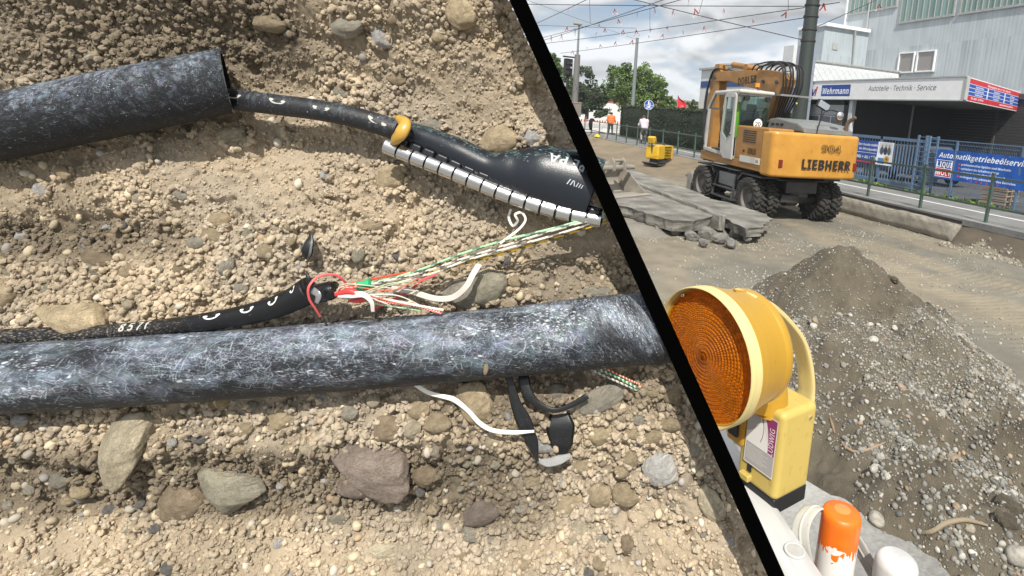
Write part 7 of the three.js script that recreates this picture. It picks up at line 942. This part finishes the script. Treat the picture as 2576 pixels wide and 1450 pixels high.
{   // white barrier boards across the far street
  const whiteB = worn([0.78, 0.78, 0.77], 0.6, 0.1, 171), redB = M([0.55, 0.05, 0.05], 0.6); const a = onY(1436, 331, 0), b = onY(1566, 338.5, 0); const proto = new THREE.Group(); mesh('top_board', Array.from({ length: 8 }, (_, i) => i % 2 ? null : box(0.25, 0.2, 0.05, -0.875 + i * 0.25, 0.95, 0)), whiteB, proto); mesh('red_stripe', Array.from({ length: 4 }, (_, i) => box(0.25, 0.2, 0.05, -0.625 + i * 0.5, 0.95, 0)), redB, proto); mesh('grid', [box(2, 0.06, 0.04, 0, 0.12, 0), box(2, 0.06, 0.04, 0, 0.8, 0), box(2, 0.25, 0.03, 0, 0.28, 0), ...Array.from({ length: 15 }, (_, i) => box(0.07, 0.7, 0.03, -0.94 + i * 0.134, 0.46, 0))], whiteB, proto); each('foot', [-0.8, 0.8].map((x) => rbox(0.14, 0.1, 0.6, 0.03, x, 0.05, 0)), M([0.05, 0.05, 0.05], 0.9), proto);
  const d = b.clone().sub(a), n = 5; for (let i = 0; i < n; i++) { const o = proto.clone(); o.name = numbered('road_barrier'); tag(o, 'white barrier panel with red striped top board across the far street', 'barrier', 'white barrier panels behind the worker'); o.position.copy(a).addScaledVector(d, (i + 0.5) / n); o.rotation.y = Math.atan2(-d.z, d.x); o.scale.set(d.length() / n / 2.02, 1, 1); scene.add(o); }
}
{ const b = at(1520, 300, 85), o = thing('house', 'white house with a brown upper front half hidden behind the trees', 'house', V(b.x, 0, b.z), rad(-20)); const hw = worn([0.7, 0.7, 0.68], 0.8, 0.1, 181); mesh('wall', box(12, 2.9, 9, 0, 1.45, 0), hw, o); mesh('upper_wall', box(8, 1.5, 8, 1, 3.65, 0), M([0.22, 0.09, 0.06], 0.8), o); const rf = mesh('roof', box(8.6, 0.25, 8.6, 1, 4.52, 0), hw, o); mesh('chimney', box(0.6, 0.9, 0.6, 2, 5.1, 0), hw, rf); for (let i = 0; i < 3; i++) { const w = mesh('window', box(1.4, 1.2, 0.08, -3.6 + i * 3.4, 1.6, 4.52), worn([0.5, 0.5, 0.5], 0.6, 0.1, 3), o); mesh('pane', box(1.2, 1.0, 0.03, -3.6 + i * 3.4, 1.6, 4.57), paneM([0.06, 0.07, 0.08]), w); } }
{ const b = at(1600, 300, 130), o = thing('distant_house', 'pale distant house behind the hedge and trees', 'house', V(b.x, 0, b.z)); mesh('wall', box(40, 3.4, 10, 0, 1.7, 0), worn([0.6, 0.58, 0.55], 0.8, 0.1, 182), o); const s = prism([[-5.4, 0], [5.4, 0], [0, 2.2]], 41); s.rotateY(Math.PI / 2); s.translate(0, 3.4, 0); mesh('roof', s, M([0.16, 0.09, 0.07], 0.9), o); }
// ================================================================ people
function flesh(bones, lo, size, res, k = 0.035) {
  const mc = new MarchingCubes(res, new THREE.MeshBasicMaterial(), false, false, 60000); mc.isolation = 0; const h = res / 2, P = V(0, 0, 0), pa = V(0, 0, 0), ba = V(0, 0, 0);
  for (let z = 0; z < res; z++) for (let y = 0; y < res; y++) for (let x = 0; x < res; x++) {
    P.set(lo.x + (((x - h) / h + 1) / 2) * size, lo.y + (((y - h) / h + 1) / 2) * size, lo.z + (((z - h) / h + 1) / 2) * size); let s = 0;
    for (const [a, b, ra, rb] of bones) { pa.copy(P).sub(a); ba.copy(b).sub(a); const t = clamp(pa.dot(ba) / Math.max(ba.lengthSq(), 1e-9), 0, 1); s += Math.exp(-(pa.addScaledVector(ba, -t).length() - lerp(ra, rb, t)) / k); }
    mc.field[x + y * res + z * res * res] = k * Math.log(Math.max(s, 1e-30));
  }
  mc.update(); const n = mc.count ?? mc.geometry.drawRange.count, g = new THREE.BufferGeometry(), p = new Float32Array(mc.positionArray.slice(0, n * 3)); for (let i = 0; i < n; i++) { p[3 * i] = lo.x + (p[3 * i] + 1) / 2 * size; p[3 * i + 1] = lo.y + (p[3 * i + 1] + 1) / 2 * size; p[3 * i + 2] = lo.z + (p[3 * i + 2] + 1) / 2 * size; }
  g.setAttribute('position', new THREE.BufferAttribute(p, 3)); const m = mergeVertices(g, 1e-4); m.computeVertexNormals(); m.setAttribute('uv', new THREE.BufferAttribute(new Float32Array(m.attributes.position.count * 2), 2)); return m;
}
function person(label, pos, rotY, J, cl) {      // faces +z in its own axes
  const o = thing('person', label, 'person', pos, rotY); const b = (a, c, r, q) => [V(...J[a]), V(...J[c]), r, q ?? r];
  const legs = [b('hipL', 'kneeL', 0.085, 0.06), b('kneeL', 'ankL', 0.058, 0.042), b('hipR', 'kneeR', 0.085, 0.06), b('kneeR', 'ankR', 0.058, 0.042), b('hipL', 'hipR', 0.1)], feet = [b('ankL', 'toeL', 0.045, 0.035), b('ankR', 'toeR', 0.045, 0.035)], torso = [b('pel', 'chest', 0.125, 0.14), b('chest', 'neck', 0.14, 0.07), b('shL', 'shR', 0.07), b('shL', 'hipL', 0.08, 0.09), b('shR', 'hipR', 0.08, 0.09)], arms = [b('shL', 'elL', 0.055, 0.043), b('elL', 'wrL', 0.042, 0.03), b('shR', 'elR', 0.055, 0.043), b('elR', 'wrR', 0.042, 0.03)], head = [b('neck', 'head', 0.055, 0.06), [V(...J.head), V(...J.head).add(V(0, 0.05, 0.01)), 0.088, 0.092], [V(...J.head).add(V(0, -0.05, 0.04)), V(...J.head).add(V(0, -0.06, 0.055)), 0.045, 0.04]];
  const hand = (w, d) => { const W = V(...J[w]), D = V(...d).normalize(), X = V(0, 1, 0).cross(D).normalize(); const q = [bar(W, W.clone().addScaledVector(D, 0.09), 0.034, 0.036, 8)]; [-1.5, -0.5, 0.5, 1.5].forEach((k, i) => { const a = W.clone().addScaledVector(D, 0.085).addScaledVector(X, k * 0.019), c = a.clone().addScaledVector(D, 0.045 - 0.006 * Math.abs(i - 1)); q.push(bar(a, c, 0.0095, 0.009, 6), bar(c, c.clone().addScaledVector(D, 0.02).add(V(0, -0.028, 0)), 0.009, 0.008, 6)); }); const t = W.clone().addScaledVector(D, 0.03).addScaledVector(X, 0.034); q.push(bar(t, t.clone().addScaledVector(D, 0.04).addScaledVector(X, 0.025), 0.011, 0.009, 6)); return q; };
  const lo = V(-1, -0.08, -0.9), size = 2; const skin = M([0.42, 0.25, 0.18], 0.6); const bg = flesh([...legs, ...torso, ...arms, ...head, ...feet], lo, size, 90, 0.022);
  mesh('body', [clean(bg), ...hand('wrL', cl.hd), ...hand('wrR', cl.hd), tf(new THREE.SphereGeometry(0.016, 8, 6), J.head[0], J.head[1] + 0.0, J.head[2] + 0.1), ...[-1, 1].map((s) => tf(new THREE.SphereGeometry(0.025, 8, 6), J.head[0] + s * 0.09, J.head[1] + 0.01, J.head[2]))], skin, o);
  const fat = (L, d) => L.map(([a, c, r, q]) => [a, c, r + d, q + d]); mesh('jacket', flesh(fat([...torso, ...arms], cl.loose ?? 0.02), lo, size, 90, 0.026), cl.jacket, o); mesh('trousers', flesh(fat(legs, 0.016), lo, size, 90, 0.022), cl.trousers, o); mesh('shoe', flesh(fat(feet, 0.016), lo, size, 90, 0.015), cl.shoes, o);
  mesh('hair', [tf(new THREE.SphereGeometry(0.108, 20, 14, 0, 6.283, 0, 1.75), J.head[0], J.head[1] + 0.042, J.head[2] - 0.012, -0.35)], cl.hair, o); if (cl.extra) cl.extra(o); return o;
}
{
  const p = onY(1535, 339, 0); const orange = M([0.85, 0.17, 0.035], 0.7), tr = M([0.035, 0.037, 0.045], 0.9);
  const w = person('person in an orange hi-vis jacket and dark trousers standing with their back turned', p, Math.PI - rad(18), { hipL: [0.1, 0.9, 0], hipR: [-0.1, 0.9, 0], kneeL: [0.12, 0.5, 0.03], kneeR: [-0.12, 0.5, 0.02], ankL: [0.13, 0.09, 0], ankR: [-0.14, 0.09, 0], toeL: [0.15, 0.045, 0.14], toeR: [-0.18, 0.045, 0.13], pel: [0, 0.98, 0], chest: [0, 1.26, 0], neck: [0, 1.48, 0.02], head: [0, 1.62, 0.04], shL: [0.19, 1.4, 0], shR: [-0.19, 1.4, 0], elL: [0.3, 1.14, 0.02], elR: [-0.3, 1.14, 0.02], wrL: [0.2, 1.02, 0.22], wrR: [-0.2, 1.02, 0.22] }, { hd: [0, -0.1, 1], jacket: orange, trousers: tr, shoes: M([0.02, 0.02, 0.02], 0.8), hair: M([0.03, 0.022, 0.018], 0.9), loose: 0.035, extra: (o) => each('reflective_band', [1.05, 1.2].map((y) => tf(new THREE.TorusGeometry(0.186, 0.012, 6, 30), 0, y, 0, Math.PI / 2).scale(1.18, 1, 1)), M([0.6, 0.6, 0.55], 0.4), o) }); w.scale.setScalar(1.0);
}
{
  const p = onY(1617, 362, 0), ry = Math.PI - rad(8); const c = person('person in a pale lilac hoodie and grey trousers riding a bicycle away', p, ry, { hipL: [0.09, 0.98, -0.18], hipR: [-0.09, 0.98, -0.18], kneeL: [0.11, 0.62, 0.14], kneeR: [-0.11, 0.74, 0.2], ankL: [0.11, 0.22, 0.0], ankR: [-0.11, 0.42, 0.06], toeL: [0.12, 0.17, 0.13], toeR: [-0.12, 0.38, 0.19], pel: [0, 1.04, -0.17], chest: [0, 1.3, -0.02], neck: [0, 1.48, 0.1], head: [0, 1.61, 0.16], shL: [0.18, 1.41, 0.06], shR: [-0.18, 1.41, 0.06], elL: [0.27, 1.17, 0.2], elR: [-0.27, 1.17, 0.2], wrL: [0.25, 1.06, 0.4], wrR: [-0.25, 1.06, 0.4] }, { hd: [0, -0.1, 1], jacket: M([0.55, 0.48, 0.55], 0.85), trousers: M([0.3, 0.28, 0.27], 0.85), shoes: M([0.06, 0.06, 0.06], 0.8), hair: M([0.07, 0.045, 0.03], 0.9), loose: 0.03, extra: (o) => mesh('hood', tf(new THREE.SphereGeometry(0.11, 16, 10), 0, 1.44, -0.01).scale(1.1, 1, 1), M([0.55, 0.48, 0.55], 0.85), o) });
  const bk = thing('bicycle', 'dark city bicycle ridden by the person in the lilac hoodie', 'bicycle', p, ry); const fr = M([0.05, 0.055, 0.06], 0.4); for (const z of [-0.5, 0.55]) { const w = new THREE.Group(); w.name = 'wheel'; bk.add(w); mesh('tyre', tf(new THREE.TorusGeometry(0.33, 0.022, 8, 36), 0, 0.352, z, 0, Math.PI / 2), blackPaint, w); mesh('rim', tf(new THREE.TorusGeometry(0.305, 0.01, 6, 36), 0, 0.352, z, 0, Math.PI / 2), chrome, w); each('spoke', Array.from({ length: 14 }, (_, i) => { const a = i / 14 * 6.283; return bar(V(0, 0.352, z), V(0, 0.352 + 0.3 * Math.sin(a), z + 0.3 * Math.cos(a)), 0.003, 0.003, 4); }), chrome, w); }
  mesh('frame', [bar(V(0, 0.32, 0), V(0, 0.86, -0.16), 0.018), bar(V(0, 0.32, 0), V(0, 0.84, 0.36), 0.02), bar(V(0, 0.78, -0.13), V(0, 0.8, 0.35), 0.018), bar(V(0.05, 0.352, -0.5), V(0.02, 0.32, 0), 0.012), bar(V(-0.05, 0.352, -0.5), V(0, 0.76, -0.13), 0.012), bar(V(0.05, 0.352, 0.55), V(0.02, 0.8, 0.37), 0.014), bar(V(-0.05, 0.352, 0.55), V(-0.02, 0.8, 0.37), 0.014), bar(V(0, 0.8, 0.36), V(0, 1.02, 0.33), 0.016)], fr, bk); mesh('handlebar', sweep([[-0.29, 1.02, 0.42, 0.013], [-0.2, 1.04, 0.46, 0.013], [0, 1.02, 0.34, 0.013], [0.2, 1.04, 0.46, 0.013], [0.29, 1.02, 0.42, 0.013]], { n: 30, m: 8, nrm: V(0, 1, 0) }), chrome, bk); mesh('saddle', rbox(0.18, 0.06, 0.26, 0.03, 0, 0.89, -0.18), blackPaint, bk); mesh('mudguard', tf(new THREE.TorusGeometry(0.37, 0.02, 6, 24, 2.4), 0, 0.352, -0.5, 0, -Math.PI / 2, 0), blackPaint, bk); each('pedal', [rbox(0.1, 0.025, 0.09, 0.008, 0.12, 0.15, 0.06), rbox(0.1, 0.025, 0.09, 0.008, -0.12, 0.36, 0.12), bar(V(0.05, 0.32, 0), V(0.06, 0.15, 0.05), 0.012), bar(V(-0.05, 0.32, 0), V(-0.06, 0.36, 0.12), 0.012)], blackPaint, bk);
}
{   // left on the railing and the ground there
  const p = onX(1488, 313, 12.2), o = thing('jacket', 'black jacket hung over the far end of the green railing', 'jacket', V(12.23, 1.06, p.z)); const k = M([0.012, 0.012, 0.014], 0.95); mesh('cloth', [sweep([[0, 0.06, -0.3, 0.06, 0.09], [0, 0.1, -0.1, 0.08, 0.14], [0, 0.09, 0.15, 0.08, 0.12], [0, 0.04, 0.32, 0.05, 0.08]], { n: 20, m: 14, nrm: V(1, 0, 0) }), sweep([[-0.08, 0.05, -0.12, 0.24, 0.06], [-0.1, -0.25, -0.1, 0.3, 0.09], [-0.09, -0.5, -0.04, 0.26, 0.07], [-0.06, -0.66, 0.02, 0.12, 0.04]], { n: 24, m: 16, nrm: V(1, 0, 0) })], k, o); mesh('sleeve', sweep([[-0.1, 0.0, 0.25, 0.08], [-0.12, -0.28, 0.34, 0.075], [-0.1, -0.52, 0.3, 0.06]], { n: 16, m: 12, nrm: V(1, 0, 0) }), k, o);
}
{ const p = onX(1502, 352, 12.0), o = thing('hard_hat', 'bright yellow hard hat lying at the edge of the path', 'hard hat', V(12.0, 0.02, p.z)); const y = M([0.75, 0.62, 0.02], 0.4); const g = new THREE.SphereGeometry(0.2, 24, 12, 0, 6.283, 0, 1.6); g.scale(1, 0.85, 1.15); mesh('shell', g, y, o); mesh('brim', tf(new THREE.TorusGeometry(0.205, 0.015, 6, 30), 0, 0.01, 0.02, Math.PI / 2).scale(1, 1, 1.15), y, o); }
for (const [a, b, label, head] of [[[1468, 361], [1496, 331], 'long handled rake leaning on the railing nearest the black bar', 0], [[1505, 373], [1526, 338], 'wooden handled shovel leaning on the railing right of the hard hat', 1]]) { const q = onX(b[0], b[1], 12.15), f = onX(a[0], a[1], 11.2); const o = thing(head ? 'shovel' : 'rake', label, head ? 'shovel' : 'rake', f.clone()); const d = q.clone().sub(f); mesh('handle', bar(V(0, 0, 0), d.clone().multiplyScalar(1.15), 0.022), M([0.4, 0.3, 0.19], 0.8), o); if (head) mesh('blade', rbox(0.24, 0.03, 0.34, 0.01, -0.02, 0.0, 0.1, 0.3), steelDark, o); else mesh('rake_head', [box(0.5, 0.04, 0.04), ...Array.from({ length: 9 }, (_, i) => box(0.015, 0.1, 0.015, -0.24 + i * 0.06, -0.05, 0))], steelDark, o); }
renderer.render(scene, camera);
